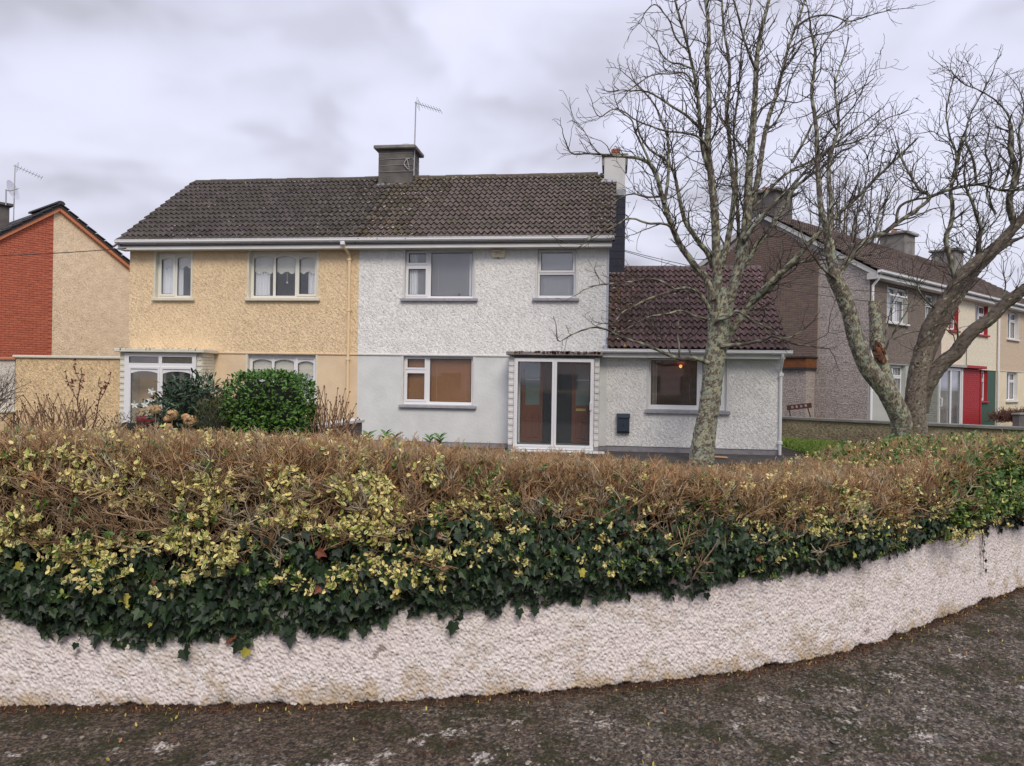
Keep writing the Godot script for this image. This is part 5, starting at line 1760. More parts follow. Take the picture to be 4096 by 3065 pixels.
func hedge() -> void:
	hn = fn(81, 2.2, FastNoiseLite.TYPE_SIMPLEX, 3)
	patch = fn(82, 2.6, FastNoiseLite.TYPE_SIMPLEX, 2)
	var t := thing("hedge", "long clipped privet hedge of bare brown twigs and yellow variegated leaves above the wall", "hedge", Vector3(0, 0, -4.6))
	var sA := s_of(-4.3)
	var sB := s_of(6.0)
	# solid filler core, painted dark for the shade between the twigs
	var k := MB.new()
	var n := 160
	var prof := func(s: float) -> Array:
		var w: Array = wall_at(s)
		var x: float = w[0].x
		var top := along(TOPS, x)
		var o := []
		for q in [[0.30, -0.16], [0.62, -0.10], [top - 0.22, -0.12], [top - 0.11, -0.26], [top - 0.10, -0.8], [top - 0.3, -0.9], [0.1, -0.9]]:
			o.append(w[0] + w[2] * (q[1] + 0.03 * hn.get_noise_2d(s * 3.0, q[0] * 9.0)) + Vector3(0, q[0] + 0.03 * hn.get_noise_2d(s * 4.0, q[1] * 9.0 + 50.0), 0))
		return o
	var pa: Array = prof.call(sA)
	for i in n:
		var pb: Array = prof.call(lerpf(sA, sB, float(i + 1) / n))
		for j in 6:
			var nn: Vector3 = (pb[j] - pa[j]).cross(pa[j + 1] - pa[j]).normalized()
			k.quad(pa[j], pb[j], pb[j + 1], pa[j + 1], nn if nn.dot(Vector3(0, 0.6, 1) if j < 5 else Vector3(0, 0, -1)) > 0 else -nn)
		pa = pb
	part("dark_hedge_core", k, mt("hedge_inside", lin(0.028, 0.021, 0.013), 1.0, tex["stain"], 3.0, tex["rough"], 2.0), t)
	var tm5 := []
	for i in 6: tm5.append(twig_mesh(90 + i, 6 + i % 3))
	var wood := mt("hedge_wood", Color.WHITE, 0.85, null, 1, null, 0, true)
	var sets := [[], [], [], [], [], []]
	var cols := [[], [], [], [], [], []]
	var N := 16500
	for i in N:
		var s := lerpf(sA, sB, rng.randf())
		var w: Array = wall_at(s)
		var x: float = w[0].x
		var top := along(TOPS, x) + 0.02 * hn.get_noise_1d(s * 6.0)
		var p: Vector3
		var dir: Vector3
		var l := rng.randf_range(0.12, 0.29)
		var shade := 1.0
		if rng.randf() < 0.52:
			var y := lerpf(0.66, top, sqrt(rng.randf()))
			var it := along(IVY_TOP, x)
			if y < it + 0.05 and rng.randf() > 0.22: continue
			var dep := pow(rng.randf(), 1.1) * 0.15
			p = w[0] + w[2] * (hedge_out(s, x, y) - dep - 0.02)
			dir = Vector3.UP * 1.0 + w[1] * rng.randfn(0, 0.36) + w[2] * rng.randfn(0.10, 0.26)
			p.y = y - l * 0.5
			p.y = minf(p.y, top - l * 0.9)
			if rng.randf() < 0.16: dir = w[1] * rng.randfn(0, 1.0) + Vector3.UP * 0.3 + w[2] * 0.3
		else:
			var inn := rng.randf() * 1.0
			l *= 0.62
			p = w[0] + w[2] * (hedge_out(s, x, top) - inn)
			dir = Vector3.UP + w[1] * rng.randfn(0, 0.32) + w[2] * rng.randfn(0.0, 0.32)
			p.y = top - l * rng.randf_range(0.72, 1.0) - 0.05 * clampf((inn - 0.8) / 0.2, 0, 1)
		dir = dir.normalized()
		var side := dir.cross(Vector3(0.3, 0.1, 0.9)).normalized()
		var bs := Basis(side, dir, side.cross(dir)) * Basis(Vector3.UP, rng.randf() * TAU)
		var q := rng.randi() % 6
		sets[q].append(X(p, bs.scaled(Vector3.ONE * l)))
		var c := Color(0.27, 0.16, 0.085).lerp(Color(0.52, 0.37, 0.22), rng.randf())
		if rng.randf() < 0.30: c = Color(0.50, 0.43, 0.31)
		if p.y + l > top - 0.05 and rng.randf() < 0.6: c = Color(0.48, 0.265, 0.12).lerp(Color(0.50, 0.36, 0.20), rng.randf())
		cols[q].append(c * rng.randf_range(0.7, 1.15))
	for q in 6: scatter("twig", tm5[q], wood, t, sets[q], cols[q])
	# leaves: cream-edged ones in drifts, plain green ones at the right-hand end
	var lv := [leaf_mesh(0.60, Color(0.80, 0.66, 0.22), Color(0.90, 0.78, 0.38)), leaf_mesh(0.62, Color(0.30, 0.36, 0.10), Color(0.86, 0.76, 0.40)), leaf_mesh(0.58, Color(0.075, 0.15, 0.028), Color(0.085, 0.17, 0.032)), leaf_mesh(0.62, Color(0.40, 0.44, 0.10), Color(0.34, 0.42, 0.09))]
	var lm := mt("hedge_leaf", Color.WHITE, 0.45, null, 1, null, 0, true)
	lm.backlight_enabled = true
	lm.backlight = Color(0.3, 0.27, 0.12)
	var all := []
	var stems := MB.new()
	for i in 40000:
		var s := lerpf(sA, sB, rng.randf())
		var w: Array = wall_at(s)
		var x: float = w[0].x
		var top := along(TOPS, x)
		var on_top := rng.randf() < 0.33
		var y := top - 0.02 if on_top else rng.randf_range(0.60 if rng.randf() < 0.99 else 0.56, top)
		var inn := rng.randf() * 0.95 if on_top else 0.0
		var wy := yellow_weight(x, y, s, top)
		var pp := patch.get_noise_2d(s * 1.2 + 40.0, y * 1.5 + inn)
		var wg := 0.10 * clampf((pp + 0.1) * 4.0, 0, 1)
		if x > 2.15: wg = 0.0 if y < 0.72 else 1.1 * smoothstep(2.1, 2.5, x + pp * 0.5) * (0.5 if on_top else 1.0)
		if on_top:
			wy = clampf((patch.get_noise_2d(s * 1.3, inn * 2.2 + 20.0) + 0.05) * 2.0, 0, 1) * (0.55 if x < -0.9 else (0.08 if x < 0.9 else 0.42))
		var r := rng.randf() * 1.25
		var green := false
		if r < wg: green = true
		elif r > wg + wy: continue
		var base: Vector3 = w[0] + w[2] * (hedge_out(s, x, y) - inn - rng.randf() * 0.07)
		base.y = y - 0.03 - rng.randf() * 0.05
		var dir: Vector3 = (Vector3.UP * rng.randf_range(0.2, 1.0) + w[2] * rng.randfn(0.5, 0.4) + w[1] * rng.randfn(0, 0.6)).normalized()
		var len := rng.randf_range(0.045, 0.10)
		stems.col = Color(0.34, 0.24, 0.13)
		stems.tube([base, base + dir * len], [0.0018, 0.001], 3, false)
		var pairs := rng.randi_range(2, 5)
		for j in pairs:
			for sd in [-1.0, 1.0]:
				var q: Vector3 = base + dir * len * (0.3 + 0.7 * (j + 1) / pairs)
				var sx: Vector3 = dir.cross(w[2] + Vector3(rng.randfn(0, 0.3), 0.3, 0)).normalized() * sd
				if j % 2 == 1: sx = (sx + w[2] * 0.7 * sd).normalized()
				var ld: Vector3 = (dir * 0.75 + sx + Vector3(rng.randfn(0, 0.2), rng.randfn(0, 0.2), rng.randfn(0, 0.2))).normalized()
				var face: Vector3 = (w[2] * 0.8 + Vector3.UP * 0.8 + Vector3(rng.randfn(0, 0.5), rng.randfn(0, 0.4), rng.randfn(0, 0.4)))
				face = (face - ld * face.dot(ld)).normalized()
				var l := rng.randf_range(0.013, 0.024) * (1.2 if x < -0.8 else (1.75 if green and x > 2.1 else 1.0))
				all.append([q, Basis(ld.cross(face), ld, face).scaled(Vector3.ONE * l), (2 if rng.randf() < 0.85 else 3) if green else [0, 0, 1, 1, 0, 1, 3][rng.randi() % 7], l / (q - CAM).length() + (0.0 if on_top else 0.001) - (0.01 if q.x < -2.75 or q.x > 3.2 else 0.0)])
	part("leaf_stalk", stems, wood, t, "stuff")
	all.sort_custom(func(a, b): return a[3] > b[3])
	var xs := [[], [], [], []]
	for i in all.size():
		var a: Array = all[i]
		if i < leaf300: place("leaf", lv[a[2]], lm, t, X(a[0], a[1]))
		else: xs[a[2]].append(X(a[0], a[1]))
	for i in 4:
		var cs := []
		for j in xs[i].size(): cs.append(Color.WHITE * rng.randf_range(0.72, 1.12))
		if xs[i].size(): scatter("small_leaf", lv[i], lm, t, xs[i], cs)

func ivy_leaf(sd: int) -> ArrayMesh:
	var r := RandomNumberGenerator.new()
	r.seed = sd
	var b := MB.new()
	var half := [Vector2(0, 0.06), Vector2(0.20, -0.10), Vector2(0.44, 0.04), Vector2(0.40, 0.24), Vector2(0.56, 0.46), Vector2(0.27, 0.56), Vector2(0.17, 0.80), Vector2(0, 1.04)]
	var mid := [Vector2(0, 0.06), Vector2(0, 0.10), Vector2(0, 0.22), Vector2(0, 0.34), Vector2(0, 0.46), Vector2(0, 0.62), Vector2(0, 0.82), Vector2(0, 1.04)]
	var cup := r.randf_range(0.06, 0.26)
	for s in [-1.0, 1.0]:
		var nn := Vector3(-s * 0.3, 0.1, 1).normalized()
		var rim := []
		var sp := []
		for i in 8:
			var q: Vector2 = half[i] * (1.0 + r.randf_range(-0.08, 0.08))
			b.col = Color(0.85, 0.95, 0.85)
			rim.append(b.vert(Vector3(s * q.x, q.y, 0.16 * absf(q.x) - cup * q.y * q.y), nn))
			var m: Vector2 = mid[i]
			b.col = Color(1.7, 1.8, 1.5)
			sp.append(b.vert(Vector3(0, m.y, -cup * m.y * m.y), nn))
			b.col = Color(1, 1, 1)
			var e := m.lerp(q, 0.25)
			sp.append(b.vert(Vector3(s * e.x, e.y, 0.16 * absf(e.x) - cup * e.y * e.y + 0.01), nn))
		for i in 7:
			b.face(sp[i * 2], sp[i * 2 + 2], sp[i * 2 + 3]); b.face(sp[i * 2], sp[i * 2 + 3], sp[i * 2 + 1])
			b.face(sp[i * 2 + 1], sp[i * 2 + 3], rim[i + 1]); b.face(sp[i * 2 + 1], rim[i + 1], rim[i])
	b.col = Color(1.2, 1.0, 0.6)
	b.tube([Vector3(0, 0.08, -0.01), Vector3(0.04, -0.25, -0.1), Vector3(0.02, -0.55, -0.3)], [0.022, 0.02, 0.02], 3, false)
	return b.mesh()

func ivy() -> void:
	var t := thing("ivy", "dark green ivy spilling from the hedge over the top of the roughcast wall", "ivy", Vector3(0, 0, -4.0))
	var lv := []
	for i in 5: lv.append(ivy_leaf(110 + i))
	var mats := []
	for c in [[0.016, 0.038, 0.016], [0.024, 0.052, 0.020], [0.012, 0.028, 0.014], [0.040, 0.075, 0.026]]:
		mats.append(mt("ivy_%d" % mats.size(), lin(c[0], c[1], c[2]), 0.5, null, 1, null, 0, true))
	var dead := mt("ivy_dead", lin(0.20, 0.06, 0.035), 0.7, null, 1, null, 0, true)
	var sick := mt("ivy_sick", lin(0.42, 0.36, 0.06), 0.6, null, 1, null, 0, true)
	mats.append(dead); mats.append(sick)
	var sA := s_of(-4.2)
	var sB := s_of(5.8)
	var edge := fn(91, 3.5, FastNoiseLite.TYPE_SIMPLEX, 3)
	var all := []
	for i in 21000:
		var s := lerpf(sA, sB, rng.randf())
		var w: Array = wall_at(s)
		var x: float = w[0].x
		var top := along(IVY_TOP, x) + 0.16 * edge.get_noise_1d(s * 1.3) + absf(rng.randfn(0, 0.07))
		var bot := along(IVY_BOT, x) + 0.05 * edge.get_noise_1d(s * 2.5 + 30.0)
		var u := rng.randf()
		var y := lerpf(bot, top, u)
		if y > top - 0.12 and rng.randf() < 0.35: continue
		var dep := pow(rng.randf(), 1.2) * 0.11
		var out := hedge_out(s, x, y)
		out = lerpf(0.03, out + 0.02, smoothstep(bot, bot + 0.14, y))
		var p: Vector3 = w[0] + w[2] * (maxf(out - dep, 0.018) if y < 0.64 else out - dep)
		p.y = y
		var l := lerpf(0.018, 0.048, pow(rng.randf(), 1.6)) * (1.18 if x < -0.9 else (1.0 if x < 0.8 else 0.85))
		if rng.randf() < 0.08: l *= 1.25
		var ld: Vector3 = (Vector3.DOWN + w[1] * rng.randfn(0, 0.8) + w[2] * rng.randfn(0.35, 0.35)).normalized()
		var face: Vector3 = w[2] + Vector3.UP * rng.randf_range(-0.1, 1.1) + w[1] * rng.randfn(0, 0.7)
		face = (face - ld * face.dot(ld)).normalized()
		var r := rng.randf()
		all.append([p, Basis(ld.cross(face), ld, face).scaled(Vector3.ONE * l), 4 if r < 0.004 else (5 if r < 0.010 else rng.randi() % 4), l / (p - CAM).length() - dep * 0.15 - (0.05 if x < -2.8 or x > 3.2 else 0.0)])
	# runners that hang down the wall
	var st := MB.new()
	st.col = Color(0.12, 0.06, 0.04)
	for q in [[-1.95, 0.27, -0.06, 0.062], [-1.80, 0.30, 0.05, 0.058], [-1.74, 0.27, 0.03, 0.05], [-1.35, 0.35, 0.18, 0.04], [-2.48, 0.30, -0.02, 0.034], [-0.80, 0.38, 0.04, 0.07], [-0.45, 0.43, 0.0, 0.05], [-0.40, 0.43, 0.03, 0.044], [-0.1, 0.46, 0.02, 0.04], [2.72, 0.24, 0.03, 0.038], [2.74, 0.32, 0.0, 0.034], [0.45, 0.45, 0.07, 0.04]]:
		var s := s_of(q[0])
		var pts := []
		var y0 := along(IVY_BOT, q[0]) + 0.06
		for j in 6:
			var w: Array = wall_at(s + q[2] * j / 5.0 + 0.006 * sin(j * 2.0))
			pts.append(w[0] + w[2] * (0.022 + 0.006 * sin(j * 1.7)) + Vector3(0, lerpf(y0, q[1] + 0.03, j / 5.0), 0))
		st.tube(pts, [0.0026, 0.0025, 0.0024, 0.0022, 0.002, 0.0016], 4, false)
		for j in range(2, 6):
			if j < 5 and rng.randf() < (0.15 if q[0] > 2.6 else 0.5): continue
			var w: Array = wall_at(s)
			var ld: Vector3 = (Vector3.DOWN + w[1] * rng.randfn(0, 0.35) + w[2] * 0.2).normalized()
			var face: Vector3 = w[2] + w[1] * rng.randfn(0, 0.3) + Vector3.UP * 0.3
			face = (face - ld * face.dot(ld)).normalized()
			var l: float = q[3] * (1.0 if j == 5 else rng.randf_range(0.45, 0.8))
			all.append([pts[j] + w[2] * 0.012, Basis(ld.cross(face), ld, face).scaled(Vector3.ONE * l), 5 if q[0] == -1.74 and j == 5 else (j + 1) % 3, 1.0])
	part("runner", st, mt("ivy_stem", Color.WHITE, 0.8, null, 1, null, 0, true), t, "stuff")
	all.sort_custom(func(a, b): return a[3] > b[3])
	var xs := {}
	for i in all.size():
		var a: Array = all[i]
		var m := i % 5
		if i < leaf300: place("leaf", lv[m], mats[a[2]], t, X(a[0], a[1]))
		else:
			var key: int = a[2] * 10 + m
			if not xs.has(key): xs[key] = []
			xs[key].append(X(a[0], a[1]))
	for key in xs: scatter("small_leaf", lv[key % 10], mats[key / 10], t, xs[key])

# ---------------------------------------------------------------- trees
var bark_n: FastNoiseLite
var bark_f: FastNoiseLite
var bark_l: FastNoiseLite
var grain_y := 0.8

func smooth_path(pts: Array, step: float, wob: float) -> Array:
	var c := Curve3D.new()
	c.bake_interval = 0.02
	for i in pts.size():
		var a: Vector3 = pts[maxi(i - 1, 0)]
		var b: Vector3 = pts[mini(i + 1, pts.size() - 1)]
		var t := (b - a) / 5.0
		c.add_point(pts[i], -t, t)
	var l := c.get_baked_length()
	var n := maxi(2, int(l / step))
	var o := []
	for i in n + 1:
		var p := c.sample_baked(l * i / n)
		if i > 0: p += Vector3(rng.randfn(0, wob), rng.randfn(0, wob), rng.randfn(0, wob))
		o.append(p)
	return o

func bark_tube(pts: Array, rad: Array, sides: int, lichen: float, tone: float, rough := 1.0) -> MB:
	var b := MB.new()
	var m := pts.size()
	var up := Vector3(0.31, 0.2, 0.93)
	for i in m:
		var d: Vector3 = (pts[mini(i + 1, m - 1)] - pts[maxi(i - 1, 0)]).normalized()
		var s := up.cross(d).normalized()
		up = d.cross(s).normalized()
		for k in sides:
			var an := TAU * k / sides
			var r := s * cos(an) + up * sin(an)
			var p: Vector3 = pts[i] + r * rad[i]
			var nz := bark_n.get_noise_3d(p.x, p.y * 0.8, p.z)
			var nf := bark_f.get_noise_3d(p.x, p.y * grain_y, p.z)
			var h := (nz * 0.010 + nf * 0.011) * rough * minf(rad[i] * 5.0, 1.0)
			p += r * h
			var c := Color(0.125, 0.102, 0.082) * tone
			c = c.lerp(Color(0.20, 0.165, 0.135) * tone, clampf(0.5 + nf * 1.2, 0, 1))
			c = c.lerp(Color(0.035, 0.028, 0.024), clampf(-nz * 0.6 - nf * 2.4 - 0.25, 0, 0.88))
			var li := bark_l.get_noise_3d(p.x, p.y, p.z) + nf * 0.55 + lichen
			if li > 0.0:
				var lc := Color(0.44, 0.44, 0.29).lerp(Color(0.33, 0.39, 0.31), clampf(0.5 + nz * 2.0, 0, 1))
				c = c.lerp(lc * (0.85 + nf * 0.5), clampf(li * 4.0, 0.0, 0.85))
			b.col = c
			b.vert(p, r)
	for i in m:
		for k in sides:
			var a := b.v[mini(i + 1, m - 1) * sides + k] - b.v[maxi(i - 1, 0) * sides + k]
			var e := b.v[i * sides + (k + 1) % sides] - b.v[i * sides + (k + sides - 1) % sides]
			var nn := a.cross(e).normalized()
			b.n[i * sides + k] = nn if nn.dot(b.n[i * sides + k]) > 0 else -nn
	for i in m - 1:
		for k in sides:
			var a := i * sides + k
			var q := i * sides + (k + 1) % sides
			b.face(a, q, q + sides); b.face(a, q + sides, a + sides)
	var last := (m - 1) * sides
	var tip := b.vert(pts[m - 1], (pts[m - 1] - pts[m - 2]).normalized())
	for k in sides: b.face(tip, last + k, last + (k + 1) % sides)
	return b

func shoot(b: MB, p: Vector3, d: Vector3, l: float, r: float, depth: int, rise: float, tw: Dictionary) -> void:
	var n := maxi(2, int(l / 0.085))
	var pts := [p]
	var rr := [r]
	var st := l / n
	var kids := []
	for i in n:
		d = (d + Vector3(rng.randfn(0, 0.17), rng.randfn(rise, 0.14), rng.randfn(0, 0.17))).normalized()
		if rng.randf() < 0.16: d = (d + Vector3(rng.randfn(0, 0.4), rng.randfn(0.05, 0.35), rng.randfn(0, 0.4))).normalized()
		pts.append(pts[-1] + d * st)
		rr.append(lerpf(r, tw.tip, float(i + 1) / n))
		if depth > 0 and i > 0 and rng.randf() < tw.fork: kids.append([pts[-1], d, i])
	var tint := rng.randf_range(0.8, 1.25)
	b.col = Color(0.098, 0.080, 0.066) * tint * tw.tone
	b.tube(pts, rr, 4 if r > 0.009 else 3, false)
	for k in kids:
		var side := Vector3(rng.randfn(0, 1), rng.randfn(0.1, 0.7), rng.randfn(0, 1))
		side = (side - k[1] * side.dot(k[1])).normalized()
		var nd: Vector3 = (k[1] * rng.randf_range(0.5, 1.1) + side * rng.randf_range(0.6, 1.0)).normalized()
		var f := 1.0 - float(k[2]) / n
		shoot(b, k[0], nd, maxf(0.06, l * rng.randf_range(0.22, 0.6) * (0.4 + 0.6 * f)), maxf(lerpf(r, tw.tip, float(k[2]) / n) * 0.72, tw.tip), depth - 1, rise, tw)

var twig_set := {"tip": 0.0042, "fork": 0.42, "tone": 0.68}

func trunk(t: Node3D, nm: String, r: Array, lichen: float, pts: Array, tone := 1.0) -> void:
	var path := smooth_path(pts, 0.02, 0.0)
	var rad := []
	for i in path.size():
		var u := float(i) / (path.size() - 1) * (r.size() - 1)
		var k := mini(int(u), r.size() - 2)
		rad.append(lerpf(r[k], r[k + 1], u - k))
	part(nm, bark_tube(path, rad, 64, lichen, tone), M["bark"], t)

func limb(t: Node3D, tw: MB, r0: float, r1: float, lichen: float, kids: float, pts: Array) -> void:
	var path := smooth_path(pts, 0.035 if r0 > 0.06 else 0.06, 0.002 + r1 * 0.012)
	var n := path.size()
	var rad := []
	for i in n: rad.append(lerpf(r0, r1, pow(float(i) / (n - 1), 0.8)))
	part("limb", bark_tube(path, rad, 32 if r0 > 0.06 else 9, lichen, 0.8 if r0 > 0.06 else 0.62, 0.8), M["bark"], t)
	var len := 0.0
	for i in range(1, n): len += (path[i] - path[i - 1]).length()
	var cnt := int(len * kids)
	for c in cnt:
		var u := pow(rng.randf(), 0.75)
		if r0 > 0.07 and u < 0.22: continue
		var i := clampi(int(u * (n - 1)), 1, n - 2)
		var d: Vector3 = (path[i + 1] - path[i - 1]).normalized()
		var side := Vector3(rng.randfn(0, 1), rng.randfn(0.25, 0.5), rng.randfn(0, 1))
		side = (side - d * side.dot(d)).normalized()
		var nd := (d * rng.randf_range(0.35, 1.0) + side * rng.randf_range(0.5, 1.0)).normalized()
		shoot(tw, path[i], nd, rng.randf_range(0.22, 1.15) * (1.1 - 0.5 * u), clampf(rad[i] * 0.5, 0.006, 0.013), 3, 0.07, twig_set)
	if r0 > 0.045:
		for c in int(len * 0.75):
			var u := 0.25 + 0.7 * rng.randf()
			var i := clampi(int(u * (n - 1)), 1, n - 2)
			var d: Vector3 = (path[i + 1] - path[i - 1]).normalized()
			var nd := (d * 0.8 + Vector3(rng.randfn(0, 0.5), 0.55, rng.randfn(0, 0.5))).normalized()
			shoot(tw, path[i], nd, rng.randf_range(1.0, 2.1), minf(rad[i] * 0.5, 0.016), 3, 0.05, twig_set)
	shoot(tw, path[-1], (path[-1] - path[-2]).normalized(), rng.randf_range(0.3, 0.7), maxf(r1, 0.004), 2, 0.05, twig_set)

func V(x: float, y: float, z: float) -> Vector3:
	return Vector3(x, y, z)

func trees() -> void:
	bark_n = fn(121, 7.0, FastNoiseLite.TYPE_SIMPLEX, 3)
	bark_f = fn(122, 26.0, FastNoiseLite.TYPE_SIMPLEX, 3)
	bark_l = fn(123, 6.5, FastNoiseLite.TYPE_SIMPLEX, 4)
	mt("bark", Color.WHITE, 0.95, null, 1, tex["rough"], 0.0, true)
	var tm := mt("twig_bark", Color.WHITE, 0.9, null, 1, null, 0, true)
	var t: Node3D
	var w: MB
	t = thing("bare_tree", "tall bare lichen-covered tree with many upright stems standing in front of the extension window", "tree", V(1.91, 0.00, -16.28))
	w = MB.new()
	trunk(t, "trunk", [0.259, 0.235, 0.206, 0.206, 0.211, 0.211, 0.220, 0.182], 0.14, [V(1.87, -0.08, -16.27), V(1.89, 0.13, -16.27), V(1.95, 0.66, -16.28), V(2.03, 1.19, -16.29), V(2.08, 1.71, -16.30), V(2.11, 2.08, -16.30), V(2.16, 2.41, -16.31), V(2.19, 2.81, -16.32), V(2.17, 3.22, -16.31), V(2.14, 3.63, -16.31)], 1.00)
	limb(t, w, 0.1198, 0.0240, 0.02, 8.1, [V(2.16, 2.56, -16.21), V(2.14, 3.21, -16.20), V(2.14, 3.35, -16.18), V(2.13, 3.83, -16.17), V(2.10, 4.32, -16.15), V(2.07, 4.88, -16.13), V(2.02, 5.41, -16.11), V(1.95, 5.97, -16.09), V(1.88, 6.45, -16.07), V(1.89, 6.97, -16.06), V(1.89, 7.58, -16.05), V(1.84, 8.14, -16.03), V(1.87, 8.66, -16.02), V(1.83, 9.09, -16.00), V(1.76, 9.60, -15.98), V(1.71, 10.12, -15.96)])
	limb(t, w, 0.0479, 0.0192, -0.05, 8.5, [V(1.94, 5.97, -16.09), V(1.80, 6.30, -15.99), V(1.71, 6.79, -15.91), V(1.67, 7.20, -15.83), V(1.59, 7.69, -15.74), V(1.45, 8.21, -15.65), V(1.30, 8.69, -15.55), V(1.17, 9.07, -15.46), V(1.07, 9.50, -15.37)])
	limb(t, w, 0.1342, 0.0288, 0.05, 8.1, [V(2.30, 2.70, -16.43), V(2.41, 3.38, -16.47), V(2.59, 3.97, -16.53), V(2.69, 4.52, -16.57), V(2.76, 4.97, -16.61), V(2.79, 5.48, -16.64), V(2.81, 6.02, -16.67), V(2.85, 6.57, -16.71), V(2.89, 7.13, -16.74), V(2.93, 7.73, -16.78), V(2.95, 8.28, -16.81), V(3.00, 8.89, -16.85), V(3.11, 9.40, -16.89), V(3.21, 9.83, -16.93), V(3.27, 10.30, -16.97)])
	limb(t, w, 0.0719, 0.0192, -0.05, 8.5, [V(2.74, 5.10, -16.59), V(2.92, 5.58, -16.71), V(3.04, 6.15, -16.81), V(3.12, 6.63, -16.92), V(3.20, 7.07, -17.02), V(3.32, 7.52, -17.13), V(3.47, 7.97, -17.24), V(3.60, 8.48, -17.35), V(3.73, 8.99, -17.46), V(3.88, 9.45, -17.57), V(4.06, 9.93, -17.68), V(4.17, 10.40, -17.79)])
	limb(t, w, 0.0671, 0.0192, -0.05, 8.5, [V(2.26, 4.06, -16.53), V(2.39, 4.66, -16.61), V(2.48, 5.22, -16.69), V(2.53, 5.78, -16.76), V(2.46, 6.34, -16.81), V(2.42, 6.91, -16.87), V(2.37, 7.48, -16.93), V(2.43, 8.06, -17.00), V(2.42, 8.64, -17.07), V(2.33, 9.22, -17.12), V(2.28, 9.81, -17.18), V(2.26, 10.40, -17.24)])
	limb(t, w, 0.0383, 0.0144, -0.05, 8.5, [V(2.58, 4.40, -16.67), V(2.63, 5.00, -16.76), V(2.59, 5.71, -16.83), V(2.58, 6.46, -16.91), V(2.53, 7.03, -16.98), V(2.63, 7.94, -17.07), V(2.68, 8.57, -17.16), V(2.73, 9.17, -17.24), V(2.88, 9.77, -17.34), V(2.93, 10.37, -17.43)])
	limb(t, w, 0.0335, 0.0144, -0.05, 8.5, [V(2.95, 8.29, -16.82), V(2.83, 8.38, -16.58), V(2.61, 8.76, -16.33), V(2.46, 9.10, -16.08), V(2.29, 9.42, -15.83)])
	limb(t, w, 0.0863, 0.0120, -0.05, 8.5, [V(2.03, 3.36, -16.09), V(1.87, 3.79, -16.01), V(1.68, 3.98, -15.93), V(1.52, 4.18, -15.85), V(1.35, 4.39, -15.77), V(1.23, 4.61, -15.70), V(1.10, 4.91, -15.62), V(0.99, 5.21, -15.55), V(0.91, 5.47, -15.48), V(0.84, 5.69, -15.41), V(0.75, 5.87, -15.34), V(0.54, 6.00, -15.25), V(0.28, 6.03, -15.16), V(-0.13, 6.04, -15.05), V(-0.50, 6.05, -14.94), V(-0.79, 6.02, -14.84), V(-0.89, 6.12, -14.77), V(-0.93, 6.22, -14.71)])
	limb(t, w, 0.0335, 0.0096, -0.05, 8.5, [V(0.84, 5.62, -15.34), V(0.57, 6.17, -15.18), V(0.40, 6.46, -15.04), V(0.31, 6.67, -14.91), V(0.10, 6.78, -14.76), V(0.02, 6.90, -14.63)])
	limb(t, w, 0.0383, 0.0120, -0.05, 8.5, [V(0.99, 5.19, -15.46), V(1.05, 5.61, -15.49), V(1.06, 6.04, -15.52), V(1.04, 6.48, -15.54), V(0.91, 6.87, -15.55), V(0.78, 7.17, -15.56), V(0.61, 7.39, -15.56), V(0.44, 7.57, -15.57), V(0.31, 7.71, -15.58)])
	limb(t, w, 0.0671, 0.0144, -0.05, 8.5, [V(2.06, 4.03, -16.30), V(1.95, 4.31, -16.24), V(1.78, 4.50, -16.18), V(1.61, 4.73, -16.12), V(1.49, 4.88, -16.06), V(1.40, 5.11, -16.01), V(1.30, 5.51, -15.95), V(1.23, 5.80, -15.90), V(1.14, 6.01, -15.85), V(0.98, 6.17, -15.79), V(0.72, 6.32, -15.71), V(0.52, 6.57, -15.64), V(0.43, 6.85, -15.59)])
	limb(t, w, 0.0288, 0.0096, -0.05, 8.5, [V(1.94, 6.15, -16.09), V(1.87, 6.42, -15.97), V(1.66, 6.60, -15.83), V(1.35, 6.64, -15.68), V(1.00, 6.64, -15.52), V(0.70, 6.69, -15.37), V(0.40, 6.77, -15.22), V(0.15, 6.90, -15.08), V(-0.06, 6.89, -14.94), V(-0.26, 6.71, -14.80), V(-0.36, 6.73, -14.68)])
	limb(t, w, 0.0335, 0.0096, -0.05, 8.5, [V(1.69, 6.74, -15.75), V(1.42, 6.97, -15.65), V(1.08, 7.15, -15.53), V(0.82, 7.29, -15.42), V(0.56, 7.37, -15.32), V(0.31, 7.34, -15.21), V(0.10, 7.33, -15.12), V(-0.07, 7.26, -15.02)])
	limb(t, w, 0.0240, 0.0096, -0.05, 8.5, [V(1.63, 7.31, -15.64), V(1.40, 7.73, -15.51), V(1.06, 7.71, -15.37), V(0.72, 7.64, -15.22), V(0.43, 7.43, -15.09), V(0.26, 7.26, -14.96)])
	limb(t, w, 0.0216, 0.0096, -0.05, 8.5, [V(1.50, 7.86, -15.53), V(1.28, 7.98, -15.58), V(1.07, 8.05, -15.63), V(0.90, 8.25, -15.69), V(0.82, 8.50, -15.76), V(0.69, 8.71, -15.83)])
	limb(t, w, 0.0216, 0.0096, -0.05, 8.5, [V(1.39, 8.24, -15.51), V(1.17, 8.43, -15.44), V(1.04, 8.74, -15.37), V(0.91, 8.88, -15.30), V(0.74, 9.02, -15.23), V(0.57, 8.87, -15.16), V(0.49, 8.68, -15.10)])
	limb(t, w, 0.0479, 0.0096, -0.05, 3.0, [V(1.97, 2.05, -16.08), V(1.68, 2.14, -15.99), V(1.44, 2.12, -15.90), V(1.16, 2.19, -15.80), V(0.83, 2.33, -15.70), V(0.52, 2.44, -15.60), V(0.20, 2.53, -15.50), V(-0.03, 2.64, -15.42), V(-0.30, 2.71, -15.32), V(-0.53, 2.66, -15.23), V(-0.80, 2.54, -15.14), V(-1.02, 2.41, -15.05), V(-1.06, 2.54, -14.99)])
